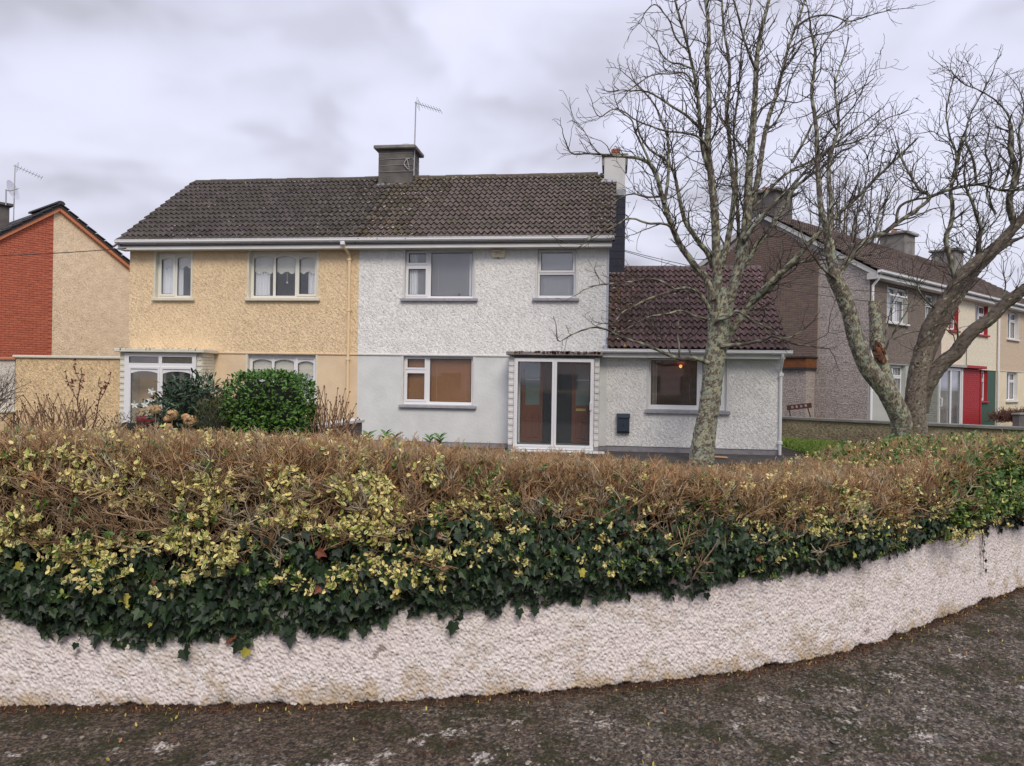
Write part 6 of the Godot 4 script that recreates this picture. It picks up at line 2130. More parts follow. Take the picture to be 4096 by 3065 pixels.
	limb(t, w, 0.0431, 0.0096, -0.05, 3.0, [V(1.97, 3.16, -16.09), V(1.77, 3.44, -15.96), V(1.52, 3.55, -15.83), V(1.24, 3.50, -15.69), V(0.96, 3.38, -15.55), V(0.73, 3.30, -15.42), V(0.46, 3.15, -15.29), V(0.19, 2.98, -15.15), V(0.04, 2.78, -15.03)])
	limb(t, w, 0.0288, 0.0096, -0.05, 5.0, [V(1.24, 3.50, -15.69), V(0.96, 3.65, -15.54), V(0.68, 3.67, -15.38), V(0.33, 3.60, -15.22), V(0.03, 3.55, -15.06), V(-0.31, 3.49, -14.90), V(-0.60, 3.36, -14.75)])
	limb(t, w, 0.0288, 0.0096, -0.05, 5.0, [V(1.97, 2.94, -16.09), V(1.66, 3.00, -15.93), V(1.37, 3.09, -15.77), V(1.09, 3.01, -15.62), V(0.74, 2.94, -15.46), V(0.43, 2.77, -15.30), V(0.20, 2.62, -15.15)])
	limb(t, w, 0.0240, 0.0096, -0.05, 5.0, [V(1.37, 2.12, -15.86), V(1.35, 2.38, -15.82), V(1.32, 2.69, -15.77), V(1.35, 3.04, -15.74), V(1.40, 3.24, -15.71)])
	limb(t, w, 0.0311, 0.0096, -0.05, 8.1, [V(1.32, 4.46, -15.70), V(1.09, 4.75, -15.50), V(0.66, 4.76, -15.28), V(0.31, 4.81, -15.07), V(0.01, 4.61, -14.86), V(-0.32, 4.43, -14.65), V(-0.60, 4.17, -14.44)])
	limb(t, w, 0.0240, 0.0096, -0.05, 8.1, [V(0.95, 5.35, -15.55), V(0.66, 5.29, -15.36), V(0.38, 5.31, -15.18), V(0.15, 5.21, -15.00), V(-0.03, 5.04, -14.82)])
	limb(t, w, 0.0863, 0.0192, 0.10, 8.1, [V(2.34, 2.48, -16.44), V(2.51, 2.80, -16.38), V(2.65, 3.02, -16.32), V(2.83, 3.34, -16.27), V(2.98, 3.49, -16.21), V(3.13, 3.65, -16.15), V(3.35, 3.88, -16.10), V(3.68, 4.21, -16.07), V(4.05, 4.65, -16.04), V(4.41, 5.02, -16.01), V(4.84, 5.43, -15.99), V(5.20, 5.81, -15.95), V(5.47, 6.08, -15.91), V(5.71, 6.33, -15.87)])
	limb(t, w, 0.0383, 0.0096, -0.05, 8.1, [V(2.70, 3.07, -16.38), V(2.89, 3.26, -16.33), V(3.07, 3.46, -16.28), V(3.27, 3.66, -16.23), V(3.52, 3.97, -16.19), V(3.90, 4.15, -16.16), V(4.39, 4.17, -16.15), V(4.83, 4.21, -16.13), V(5.23, 4.27, -16.10)])
	limb(t, w, 0.0767, 0.0192, 0.08, 8.1, [V(2.39, 3.40, -16.44), V(2.60, 3.90, -16.55), V(2.81, 4.25, -16.66), V(3.06, 4.64, -16.77), V(3.26, 4.87, -16.88), V(3.44, 5.18, -16.98), V(3.66, 5.53, -17.09), V(3.84, 5.85, -17.20), V(4.15, 6.13, -17.32), V(4.54, 6.42, -17.45), V(4.94, 6.79, -17.58)])
	limb(t, w, 0.0479, 0.0120, -0.05, 8.5, [V(2.66, 4.62, -16.38), V(3.08, 5.14, -16.36), V(3.36, 5.44, -16.33), V(3.61, 5.69, -16.29), V(3.89, 6.02, -16.25), V(4.25, 6.40, -16.23), V(4.70, 6.73, -16.21), V(5.01, 6.97, -16.18)])
	limb(t, w, 0.0383, 0.0120, -0.05, 8.5, [V(2.84, 5.26, -16.70), V(3.30, 5.80, -16.89), V(3.73, 6.21, -17.08), V(4.13, 6.43, -17.26), V(4.71, 6.81, -17.47), V(5.35, 7.04, -17.68), V(5.90, 7.52, -17.88), V(6.32, 7.71, -18.06)])
	limb(t, w, 0.0335, 0.0096, -0.05, 8.5, [V(3.76, 6.38, -17.03), V(4.01, 6.86, -17.00), V(4.22, 7.26, -16.97), V(4.60, 7.51, -16.95), V(4.98, 7.77, -16.94), V(5.18, 7.93, -16.91)])
	limb(t, w, 0.0264, 0.0096, -0.05, 8.1, [V(3.85, 9.40, -17.45), V(4.12, 9.61, -17.42), V(4.47, 9.68, -17.41), V(4.73, 9.61, -17.39), V(4.99, 9.50, -17.36), V(5.29, 9.57, -17.34), V(5.59, 9.64, -17.32), V(5.84, 9.68, -17.30)])
	limb(t, w, 0.0216, 0.0096, -0.05, 8.1, [V(3.70, 8.93, -17.32), V(4.10, 9.23, -17.50), V(4.45, 9.38, -17.67), V(4.86, 9.54, -17.85), V(5.18, 9.75, -18.02)])
	limb(t, w, 0.0216, 0.0096, -0.05, 8.1, [V(2.91, 7.06, -16.82), V(3.10, 7.46, -16.67), V(3.42, 7.53, -16.53), V(3.69, 7.43, -16.39), V(3.86, 7.50, -16.23)])
	limb(t, w, 0.0479, 0.0096, -0.05, 3.0, [V(2.20, 2.40, -16.11), V(2.43, 2.42, -16.07), V(2.73, 2.46, -16.03), V(3.07, 2.54, -16.00), V(3.19, 2.60, -15.94), V(3.40, 2.54, -15.89), V(3.62, 2.44, -15.84), V(3.95, 2.40, -15.81), V(4.16, 2.36, -15.76)])
	limb(t, w, 0.0431, 0.0096, -0.05, 3.0, [V(2.07, 2.91, -16.05), V(2.33, 2.99, -16.00), V(2.51, 3.10, -15.94), V(2.81, 2.90, -15.90), V(3.07, 2.79, -15.85), V(3.23, 2.67, -15.79), V(3.41, 2.55, -15.73), V(3.69, 2.68, -15.68), V(3.78, 2.77, -15.61)])
	limb(t, w, 0.0240, 0.0096, -0.05, 8.1, [V(3.18, 7.04, -17.05), V(3.43, 7.29, -17.01), V(3.59, 7.68, -16.95), V(3.66, 8.06, -16.87), V(3.81, 8.39, -16.81), V(3.97, 8.63, -16.75)])
	limb(t, w, 0.0240, 0.0096, -0.05, 8.1, [V(2.80, 6.45, -16.60), V(2.50, 6.85, -16.69), V(2.24, 7.25, -16.78), V(2.12, 7.75, -16.89), V(2.22, 8.26, -17.03)])
	part("twig", w, tm, t, "stuff")
	t = thing("bare_tree", "bare forked tree with two thick trunks and a torn stump branch at the right", "tree", V(5.66, 0.00, -15.45))
	w = MB.new()
	twig_set = {"tip": 0.0038, "fork": 0.46, "tone": 0.72}
	grain_y = 2.6
	trunk(t, "trunk", [0.194, 0.185, 0.185, 0.176, 0.167, 0.154, 0.145, 0.136, 0.141, 0.123], -0.02, [V(5.43, 0.31, -15.32), V(5.44, 0.76, -15.29), V(5.41, 1.02, -15.25), V(5.26, 1.32, -15.21), V(5.07, 1.61, -15.15), V(4.87, 1.82, -15.09), V(4.71, 2.04, -15.04), V(4.57, 2.33, -14.99), V(4.46, 2.62, -14.95), V(4.38, 2.91, -14.91), V(4.27, 3.19, -14.86), V(4.19, 3.37, -14.82), V(4.09, 3.54, -14.78), V(3.99, 3.72, -14.73)], 1.00)
	limb(t, w, 0.0660, 0.0220, -0.05, 8.1, [V(4.04, 3.58, -14.74), V(3.93, 3.93, -14.68), V(3.87, 4.24, -14.63), V(3.83, 4.52, -14.58), V(3.72, 4.88, -14.52), V(3.65, 5.49, -14.46), V(3.61, 6.06, -14.41), V(3.55, 6.47, -14.36), V(3.48, 6.87, -14.31), V(3.51, 7.27, -14.26), V(3.50, 7.60, -14.22), V(3.40, 7.96, -14.16)])
	limb(t, w, 0.0616, 0.0132, -0.05, 10.0, [V(4.08, 3.65, -14.79), V(4.05, 4.03, -14.86), V(4.01, 4.40, -14.93), V(4.02, 4.82, -15.00), V(4.04, 5.17, -15.07), V(4.01, 5.67, -15.13), V(4.10, 6.14, -15.21), V(4.22, 6.53, -15.30), V(4.21, 6.96, -15.37), V(4.18, 7.39, -15.43), V(4.28, 7.75, -15.51), V(4.41, 8.12, -15.60)])
	limb(t, w, 0.0616, 0.0176, -0.05, 10.6, [V(4.08, 3.58, -14.75), V(4.26, 3.89, -14.79), V(4.48, 4.13, -14.84), V(4.70, 4.36, -14.90), V(4.96, 4.47, -14.95), V(5.21, 4.66, -15.01), V(5.44, 4.82, -15.06), V(5.62, 4.95, -15.11), V(5.83, 5.16, -15.16), V(5.67, 5.29, -15.16), V(5.57, 5.43, -15.17), V(5.43, 5.69, -15.18), V(5.33, 5.91, -15.19), V(5.26, 6.14, -15.20)])
	limb(t, w, 0.0308, 0.0110, -0.05, 10.0, [V(5.19, 4.65, -14.99), V(5.20, 4.90, -14.92), V(5.31, 5.00, -14.87), V(5.48, 5.05, -14.83), V(5.70, 5.08, -14.79), V(5.89, 5.19, -14.74), V(6.06, 5.37, -14.70)])
	limb(t, w, 0.0352, 0.0088, -0.05, 10.0, [V(4.05, 3.56, -14.64), V(3.79, 3.71, -14.46), V(3.54, 3.93, -14.27), V(3.33, 4.18, -14.09), V(3.22, 4.43, -13.93)])
	limb(t, w, 0.0308, 0.0088, -0.05, 10.6, [V(4.28, 3.90, -14.87), V(4.42, 4.27, -15.01), V(4.49, 4.66, -15.14), V(4.63, 5.02, -15.28), V(4.78, 5.39, -15.42), V(5.04, 5.73, -15.58)])
	limb(t, w, 0.0264, 0.0088, -0.05, 10.6, [V(4.50, 4.14, -14.90), V(4.75, 4.38, -14.83), V(4.78, 4.72, -14.74), V(4.88, 4.98, -14.65), V(4.98, 5.24, -14.56), V(5.12, 5.43, -14.48)])
	trunk(t, "broken_limb", [0.132, 0.119, 0.114, 0.110], 0.16, [V(5.30, 1.42, -15.30), V(5.15, 1.83, -15.32), V(5.07, 2.16, -15.34), V(5.00, 2.46, -15.37), V(4.99, 2.76, -15.40), V(4.98, 2.99, -15.43), V(4.98, 3.24, -15.47)], 1.1)
	limb(t, w, 0.0220, 0.0088, -0.05, 3.0, [V(5.13, 2.33, -15.28), V(5.22, 2.57, -15.24), V(5.35, 2.83, -15.21), V(5.51, 3.12, -15.18), V(5.58, 3.26, -15.14)])
	limb(t, w, 0.0176, 0.0088, -0.05, 3.0, [V(5.13, 2.39, -15.38), V(5.22, 2.77, -15.50), V(5.31, 3.05, -15.61), V(5.41, 3.32, -15.72)])
	limb(t, w, 0.0176, 0.0088, -0.05, 2.0, [V(5.26, 2.51, -15.25), V(5.45, 2.62, -15.20), V(5.68, 2.66, -15.15)])
	trunk(t, "trunk", [0.229, 0.202, 0.189, 0.185, 0.185, 0.176, 0.158], -0.50, [V(5.79, 0.31, -15.47), V(5.77, 0.76, -15.46), V(5.74, 1.17, -15.46), V(5.76, 1.54, -15.46), V(5.79, 1.84, -15.47), V(5.84, 2.10, -15.47), V(5.89, 2.40, -15.48)], 1.15)
	limb(t, w, 0.1408, 0.0792, -0.50, 5.0, [V(5.80, 1.92, -15.47), V(5.86, 2.36, -15.45), V(5.92, 2.66, -15.44), V(5.99, 2.85, -15.42), V(6.12, 3.11, -15.42), V(6.29, 3.37, -15.42), V(6.42, 3.59, -15.41), V(6.55, 3.79, -15.41), V(6.76, 3.99, -15.41), V(7.00, 4.18, -15.42), V(7.24, 4.42, -15.43), V(7.44, 4.65, -15.43), V(7.58, 4.83, -15.42), V(7.74, 5.05, -15.42)])
	limb(t, w, 0.1320, 0.0572, -0.45, 5.0, [V(5.95, 2.11, -15.59), V(6.16, 2.57, -15.67), V(6.33, 2.87, -15.75), V(6.50, 3.15, -15.83), V(6.69, 3.42, -15.91), V(6.88, 3.66, -15.99), V(7.05, 3.90, -16.07), V(7.31, 4.15, -16.16), V(7.52, 4.35, -16.24), V(7.78, 4.52, -16.33)])
	limb(t, w, 0.1584, 0.0924, -0.50, 2.5, [V(5.86, 1.17, -15.53), V(5.90, 1.53, -15.47), V(6.04, 1.84, -15.43), V(6.23, 2.11, -15.40), V(6.42, 2.29, -15.36), V(6.54, 2.51, -15.32), V(6.72, 2.73, -15.28), V(6.95, 2.91, -15.25), V(7.13, 3.13, -15.22), V(7.28, 3.27, -15.17), V(7.47, 3.44, -15.14), V(7.78, 3.66, -15.12)])
	limb(t, w, 0.0572, 0.0264, -0.05, 10.6, [V(6.44, 3.56, -15.45), V(6.38, 3.89, -15.48), V(6.29, 4.27, -15.50), V(6.28, 4.50, -15.53), V(6.39, 4.81, -15.58), V(6.41, 5.15, -15.62), V(6.39, 5.38, -15.65), V(6.47, 5.73, -15.69), V(6.56, 6.05, -15.74), V(6.64, 6.44, -15.78)])
	limb(t, w, 0.0528, 0.0176, -0.05, 11.2, [V(6.87, 4.01, -15.51), V(6.81, 4.36, -15.42), V(6.80, 4.60, -15.33), V(6.67, 4.84, -15.23), V(6.55, 5.07, -15.13), V(6.40, 5.30, -15.03), V(6.33, 5.53, -14.94)])
	limb(t, w, 0.0704, 0.0396, -0.05, 11.2, [V(7.51, 4.63, -15.49), V(7.38, 4.88, -15.44), V(7.32, 5.16, -15.40), V(7.37, 5.41, -15.37), V(7.39, 5.73, -15.34), V(7.27, 6.05, -15.29), V(7.27, 6.40, -15.26)])
	limb(t, w, 0.0308, 0.0220, -0.05, 11.2, [V(5.88, 5.19, -15.28), V(6.22, 5.32, -15.25), V(6.70, 5.40, -15.24), V(7.10, 5.28, -15.21), V(7.46, 5.28, -15.18)])
	limb(t, w, 0.0264, 0.0088, -0.05, 11.2, [V(6.26, 5.34, -15.33), V(6.40, 5.74, -15.42), V(6.39, 6.13, -15.49), V(6.30, 6.47, -15.55), V(6.28, 6.91, -15.62), V(6.38, 7.34, -15.71), V(6.47, 7.68, -15.79), V(6.36, 7.81, -15.85)])
	limb(t, w, 0.0264, 0.0088, -0.05, 11.2, [V(6.74, 5.45, -15.39), V(6.62, 5.90, -15.28), V(6.43, 6.22, -15.15), V(6.46, 6.62, -15.06), V(6.53, 6.82, -14.96), V(6.74, 7.29, -14.89)])
	limb(t, w, 0.0264, 0.0088, -0.05, 11.2, [V(7.22, 5.33, -15.45), V(7.32, 5.83, -15.37), V(7.30, 6.27, -15.26), V(7.16, 6.63, -15.15), V(6.87, 6.87, -15.01), V(6.51, 7.02, -14.86), V(6.20, 7.09, -14.72), V(5.96, 7.24, -14.59)])
	limb(t, w, 0.0264, 0.0088, -0.05, 11.2, [V(7.10, 4.89, -15.44), V(7.01, 5.32, -15.57), V(7.15, 5.77, -15.73), V(7.09, 6.22, -15.86), V(7.23, 6.68, -16.02), V(7.17, 7.07, -16.16)])
	limb(t, w, 0.0264, 0.0088, -0.05, 11.2, [V(7.49, 5.46, -15.49), V(7.55, 5.93, -15.47), V(7.49, 6.41, -15.44), V(7.56, 6.88, -15.42), V(7.41, 7.27, -15.38)])
	limb(t, w, 0.0198, 0.0088, -0.05, 3.0, [V(6.35, 2.52, -15.14), V(6.30, 2.75, -15.06), V(6.18, 2.96, -14.98), V(6.19, 3.17, -14.92)])
	limb(t, w, 0.0220, 0.0088, -0.05, 10.0, [V(6.98, 2.92, -15.32), V(7.09, 3.20, -15.20), V(7.12, 3.47, -15.07), V(7.01, 3.74, -14.92)])
	limb(t, w, 0.0220, 0.0088, -0.05, 11.2, [V(6.58, 3.74, -15.47), V(6.87, 4.37, -15.66), V(7.16, 4.70, -15.85), V(7.45, 5.01, -16.04), V(7.60, 5.35, -16.21)])
	limb(t, w, 0.0220, 0.0088, -0.05, 10.0, [V(6.12, 3.07, -15.41), V(5.80, 3.27, -15.24), V(5.61, 3.51, -15.09), V(5.62, 3.82, -14.97), V(5.75, 4.02, -14.86)])
	for q in [[V(5.66, 2.05, -15.16), 0.055], [V(5.67, 2.33, -15.18), 0.035]]:
		var kn := MB.new()
		kn.col = Color(0.16, 0.13, 0.10)
		kn.lathe(q[0], [Vector2(q[1] * 1.15, -0.03), Vector2(q[1], 0.012), Vector2(q[1] * 0.75, 0.02), Vector2(q[1] * 0.55, 0.0), Vector2(0.0, -0.03)], 14, Basis(Vector3(1, 0, 0), PI / 2 - 0.1))
		part("knot", kn, M["bark"], t)
	var torn := MB.new()
	for i in 46:
		var u := rng.randf()
		var q: Vector3 = V(5.04, 2.10, -15.17).lerp(V(4.96, 2.44, -15.19), u) + Vector3(rng.randf_range(-0.10, 0.10), 0, 0)
		q.z -= absf(rng.randfn(0, 0.015)) + 4.0 * pow(absf(q.x - lerpf(5.037, 4.962, u)), 2.0)
		torn.col = Color(0.24, 0.10, 0.05).lerp(Color(0.06, 0.03, 0.025), rng.randf())
		torn.box(q, Vector3(rng.randf_range(0.02, 0.06), rng.randf_range(0.05, 0.14), 0.03), 0.008, Basis.from_euler(Vector3(rng.randfn(0, 0.2), rng.randfn(0, 0.4), rng.randfn(0.2, 0.4))))
	part("torn_bark", torn, M["bark"], t)
	part("twig", w, tm, t, "stuff")
	# the far tree behind the terrace chimney
	t = thing("bare_tree", "pale bare many-stemmed tree far behind the chimney of the grey terraced house", "tree", Vector3(9.6, 0, -34.5), 0.0, "")
	w = MB.new()
	twig_set = {"tip": 0.006, "fork": 0.42, "tone": 1.5}
	trunk(t, "trunk", [0.24, 0.2, 0.17, 0.15], -0.2, [V(9.6, 0, -34.5), V(9.65, 1.6, -34.5), V(9.6, 3.2, -34.5), V(9.7, 4.6, -34.4)], 1.2)
	for i in 13:
		var a := TAU * i / 13.0 + rng.randf() * 0.3
		var sp := rng.randf_range(0.6, 2.1)
		limb(t, w, 0.075, 0.014, -0.3, 5.0, [V(9.65, 3.6 + 0.07 * i, -34.45), V(9.65 + cos(a) * sp * 0.4, 5.6, -34.4 + sin(a) * sp * 0.4), V(9.65 + cos(a) * sp * 0.8, 7.6, -34.4 + sin(a) * sp * 0.8), V(9.65 + cos(a) * sp, rng.randf_range(9.4, 11.2), -34.4 + sin(a) * sp)])
	part("twig", w, tm, t, "stuff")

# ---------------------------------------------------------------- the flower bed and small things
func bush(nm: String, label: String, cat: String, c: Vector3, r: Vector3, ll: float, count: int, pal: Array, box := 2.0, loose := 0.1, parts := 150, ratio := 0.45, up := 0.4) -> Node3D:
	var t := thing(nm, label, cat, Vector3(c.x, 0, c.z))
	var f := fn(int(c.x * 77) + 5, 1.6, FastNoiseLite.TYPE_SIMPLEX, 3)
	var core := MB.new()
	var pr := []
	for i in 13:
		var a := PI * (float(i) / 12 - 0.5)
		pr.append(Vector2(pow(maxf(cos(a), 0.0), 2.0 / box) * 0.84, sign(sin(a)) * pow(absf(sin(a)), 2.0 / box) * 0.84))
	core.lathe(Vector3.ZERO, pr, 20)
	for i in core.v.size(): core.v[i] = core.v[i] * r * (1.0 + 0.15 * f.get_noise_3dv(core.v[i] * 1.5)) + c
	part("dark_core", core, mt("bush_inside", lin(0.012, 0.016, 0.008), 1.0), t)  # solid filler core, its near-black colour stands for shade behind the leaves
	var lm := leaf_mesh(ratio, Color(0.9, 0.95, 0.8), Color(1, 1, 1), 0.2)
	var mats := []
	for k in pal.size(): mats.append(mt("%s_leaf%d" % [nm, k], lin(pal[k][0], pal[k][1], pal[k][2]), 0.42, null, 1, null, 0, true))
	var all := []
	for i in count:
		var d := Vector3(rng.randfn(0, 1), rng.randfn(0, 1), rng.randfn(0, 1)).normalized()
		var e := pow(pow(absf(d.x), box) + pow(absf(d.y), box) + pow(absf(d.z), box), -1.0 / box)
		var n0 := f.get_noise_3dv(d * 1.5)
		var k := e * (0.88 + rng.randf() * 0.14 + loose * n0 * 1.5 + (loose * absf(rng.randfn(0, 0.5)) if d.y > 0 else 0.0))
		var p := c + d * k * r
		if p.y < 0.03: continue
		var ld := (d * 0.7 + Vector3(rng.randfn(0, 0.6), rng.randfn(up - 0.2, 0.5), rng.randfn(0, 0.6))).normalized()
		var face := d + Vector3.UP * 0.7 + Vector3(rng.randfn(0, 0.4), 0, rng.randfn(0, 0.4))
		face = (face - ld * face.dot(ld)).normalized()
		var l := ll * rng.randf_range(0.7, 1.25)
		all.append([p, Basis(ld.cross(face), ld, face).scaled(Vector3.ONE * l), mini(rng.randi() % pal.size(), rng.randi() % pal.size() + 1), d.dot((CAM - c).normalized()) * 0.1 + l])
	all.sort_custom(func(a, b): return a[3] > b[3])
	var xs := []
	for k in pal.size(): xs.append([])
	for i in all.size():
		if i < parts: place("leaf", lm, mats[all[i][2]], t, X(all[i][0], all[i][1]))
		else: xs[all[i][2]].append(X(all[i][0], all[i][1]))
	for k in pal.size():
		if xs[k].size(): scatter("small_leaf", lm, mats[k], t, xs[k])
	return t

func dry_stems(nm: String, label: String, cat: String, x0: float, x1: float, z: float, zr: float, y0: float, h0: float, h1: float, count: int, fan: float, c0: Color, c1: Color, knobs := true) -> Node3D:
	var t := thing(nm, label, cat, Vector3((x0 + x1) / 2, 0, z))
	var b := MB.new()
	for i in count:
		var u := rng.randf()
		var hx := lerpf(x0, x1, u)
		var h := rng.randf_range(h0, h1) * (1.0 - 0.35 * pow(absf(u * 2 - 1), 2.0))
		var lean := (u - 0.5) * fan + rng.randfn(0, 0.07)
		var zz := z + rng.randf_range(-zr, zr)
		var p := [Vector3(hx - lean * h * 0.35, y0, zz)]
		for j in range(1, 5):
			p.append(Vector3(hx - lean * h * 0.35 + lean * h * j / 4.0 + rng.randfn(0, 0.012), y0 + h * j / 4.0, zz + rng.randfn(0, 0.03) * j))
		var m := MB.new()
		m.col = c0.lerp(c1, rng.randf())
		m.tube(p, [0.009, 0.0085, 0.008, 0.007, 0.006], 5)
		if knobs:
			m.col = Color(0.10, 0.055, 0.04)
			for j in range(1, 5):
				if rng.randf() < 0.75: m.lathe(p[j] + Vector3(rng.randfn(0, 0.004), 0, 0), [Vector2(0, -0.014), Vector2(0.013, -0.004), Vector2(0.012, 0.008), Vector2(0, 0.02)], 6)
			if rng.randf() < 0.5: m.tube([p[3], p[3] + Vector3(rng.randfn(0, 0.05), 0.09, 0)], [0.006, 0.004], 4)
		part("stem", m, M["dry_stem"], t)
	return t

func flower_bed() -> void:
	mt("dry_stem", Color.WHITE, 0.9, null, 1, null, 0, true)
	var brown := Color(0.17, 0.10, 0.06)
	var tan := Color(0.42, 0.26, 0.15)
	bush("clipped_shrub", "neatly clipped round bright green evergreen shrub in front of the yellow house window", "shrub", V(-5.72, 0.86, -12.37), Vector3(0.69, 0.81, 0.62), 0.064, 8200, [[0.065, 0.155, 0.022], [0.09, 0.205, 0.03], [0.045, 0.11, 0.02], [0.13, 0.25, 0.045]], 4.2, 0.04, 150, 0.5, 0.5)
	bush("dark_shrub", "loose dark green long-leaved shrub beside the cream porch", "shrub", V(-7.65, 0.75, -13.33), Vector3(0.62, 0.79, 0.6), 0.12, 2600, [[0.026, 0.06, 0.03], [0.036, 0.078, 0.036], [0.05, 0.10, 0.045], [0.02, 0.045, 0.025]], 2.2, 0.16, 150, 0.28, 0.2)
	bush("heather", "upright olive green heather bush in front of the dark shrub", "shrub", V(-6.44, 0.55, -11.97), Vector3(0.36, 0.62, 0.33), 0.075, 4200, [[0.05, 0.062, 0.016], [0.075, 0.08, 0.024], [0.10, 0.085, 0.03]], 2.4, 0.22, 20, 0.10, 1.3)
	bush("low_shrub", "low dark brownish sprawling shrub at the foot of the porch door", "shrub", V(-7.78, 0.45, -11.70), Vector3(0.47, 0.47, 0.35), 0.055, 1700, [[0.03, 0.026, 0.018], [0.045, 0.035, 0.022], [0.028, 0.035, 0.018]], 2.0, 0.25, 0, 0.22, 0.2)
	dry_stems("dry_shrub", "fan of dry brown stems in front of the tan garden wall", "shrub", -10.20, -8.92, -12.19, 0.3, 0.0, 1.00, 1.31, 95, 1.0, brown, tan)
	dry_stems("dry_shrub", "dense dry reddish stems between the clipped green shrub and the cream drainpipe", "shrub", -5.24, -4.47, -12.63, 0.25, 0.0, 0.93, 1.50, 105, 0.75, brown, tan)
	var rose := thing("rose_bush", "leggy bare rose bush with a few dark red leaves before the tan garden wall", "rose bush", V(-9.05, 0.00, -12.14))
	rose_stem(rose, 0.013, [V(-8.96, 0.69, -12.15), V(-9.01, 0.89, -12.15), V(-9.06, 1.02, -12.14), V(-9.09, 1.16, -12.14), V(-9.07, 1.30, -12.14), V(-9.06, 1.45, -12.14), V(-9.02, 1.60, -12.15), V(-9.04, 1.73, -12.14), V(-9.02, 1.74, -12.15)])
	rose_stem(rose, 0.008, [V(-9.09, 1.16, -12.14), V(-9.17, 1.31, -12.13), V(-9.24, 1.43, -12.12), V(-9.28, 1.55, -12.11), V(-9.30, 1.65, -12.11)])
	rose_stem(rose, 0.006, [V(-9.07, 1.30, -12.14), V(-9.01, 1.49, -12.15), V(-9.00, 1.58, -12.15), V(-8.97, 1.61, -12.15)])
	rose_stem(rose, 0.006, [V(-9.07, 1.53, -12.14), V(-9.11, 1.62, -12.14), V(-9.15, 1.77, -12.13), V(-9.13, 1.85, -12.13)])
	rose_stem(rose, 0.005, [V(-9.18, 1.36, -12.13), V(-9.22, 1.49, -12.12), V(-9.19, 1.51, -12.13), V(-9.15, 1.52, -12.13)])
	rose_stem(rose, 0.012, [V(-8.83, 0.69, -12.17), V(-8.77, 0.88, -12.18), V(-8.74, 1.11, -12.18), V(-8.72, 1.22, -12.19), V(-8.69, 1.35, -12.19), V(-8.73, 1.45, -12.18), V(-8.72, 1.57, -12.19)])
	rose_stem(rose, 0.008, [V(-8.73, 1.16, -12.18), V(-8.64, 1.30, -12.19), V(-8.58, 1.44, -12.20), V(-8.54, 1.57, -12.21), V(-8.53, 1.63, -12.21)])
	rose_stem(rose, 0.005, [V(-8.69, 1.35, -12.19), V(-8.64, 1.39, -12.19), V(-8.60, 1.47, -12.20)])
	var hy := thing("dried_hydrangea", "dead hydrangea with tan papery flower heads below the porch", "hydrangea", V(-6.94, 0.00, -11.61))
	flower_head(hy, V(-7.28, 1.07, -11.56), 0.078)
	flower_head(hy, V(-7.02, 0.99, -11.60), 0.088)
	flower_head(hy, V(-7.10, 0.92, -11.59), 0.057)
	flower_head(hy, V(-6.73, 0.90, -11.63), 0.109)
	flower_head(hy, V(-7.07, 0.79, -11.59), 0.057)
	flower_head(hy, V(-6.80, 0.95, -11.62), 0.062)
	pot_plant(V(-10.07, 0.00, -15.74))
	twiggy_shrub(V(-10.34, 0.00, -11.77))
	sprout(V(-3.90, 0.00, -12.10), 0.85, 796)
	sprout(V(-3.61, 0.00, -12.14), 0.88, 835)
	sprout(V(-3.46, 0.00, -12.16), 0.83, 855)
	sprout(V(-2.91, 0.00, -12.23), 0.83, 929)
	sprout(V(-2.74, 0.00, -12.25), 0.83, 952)
	pass

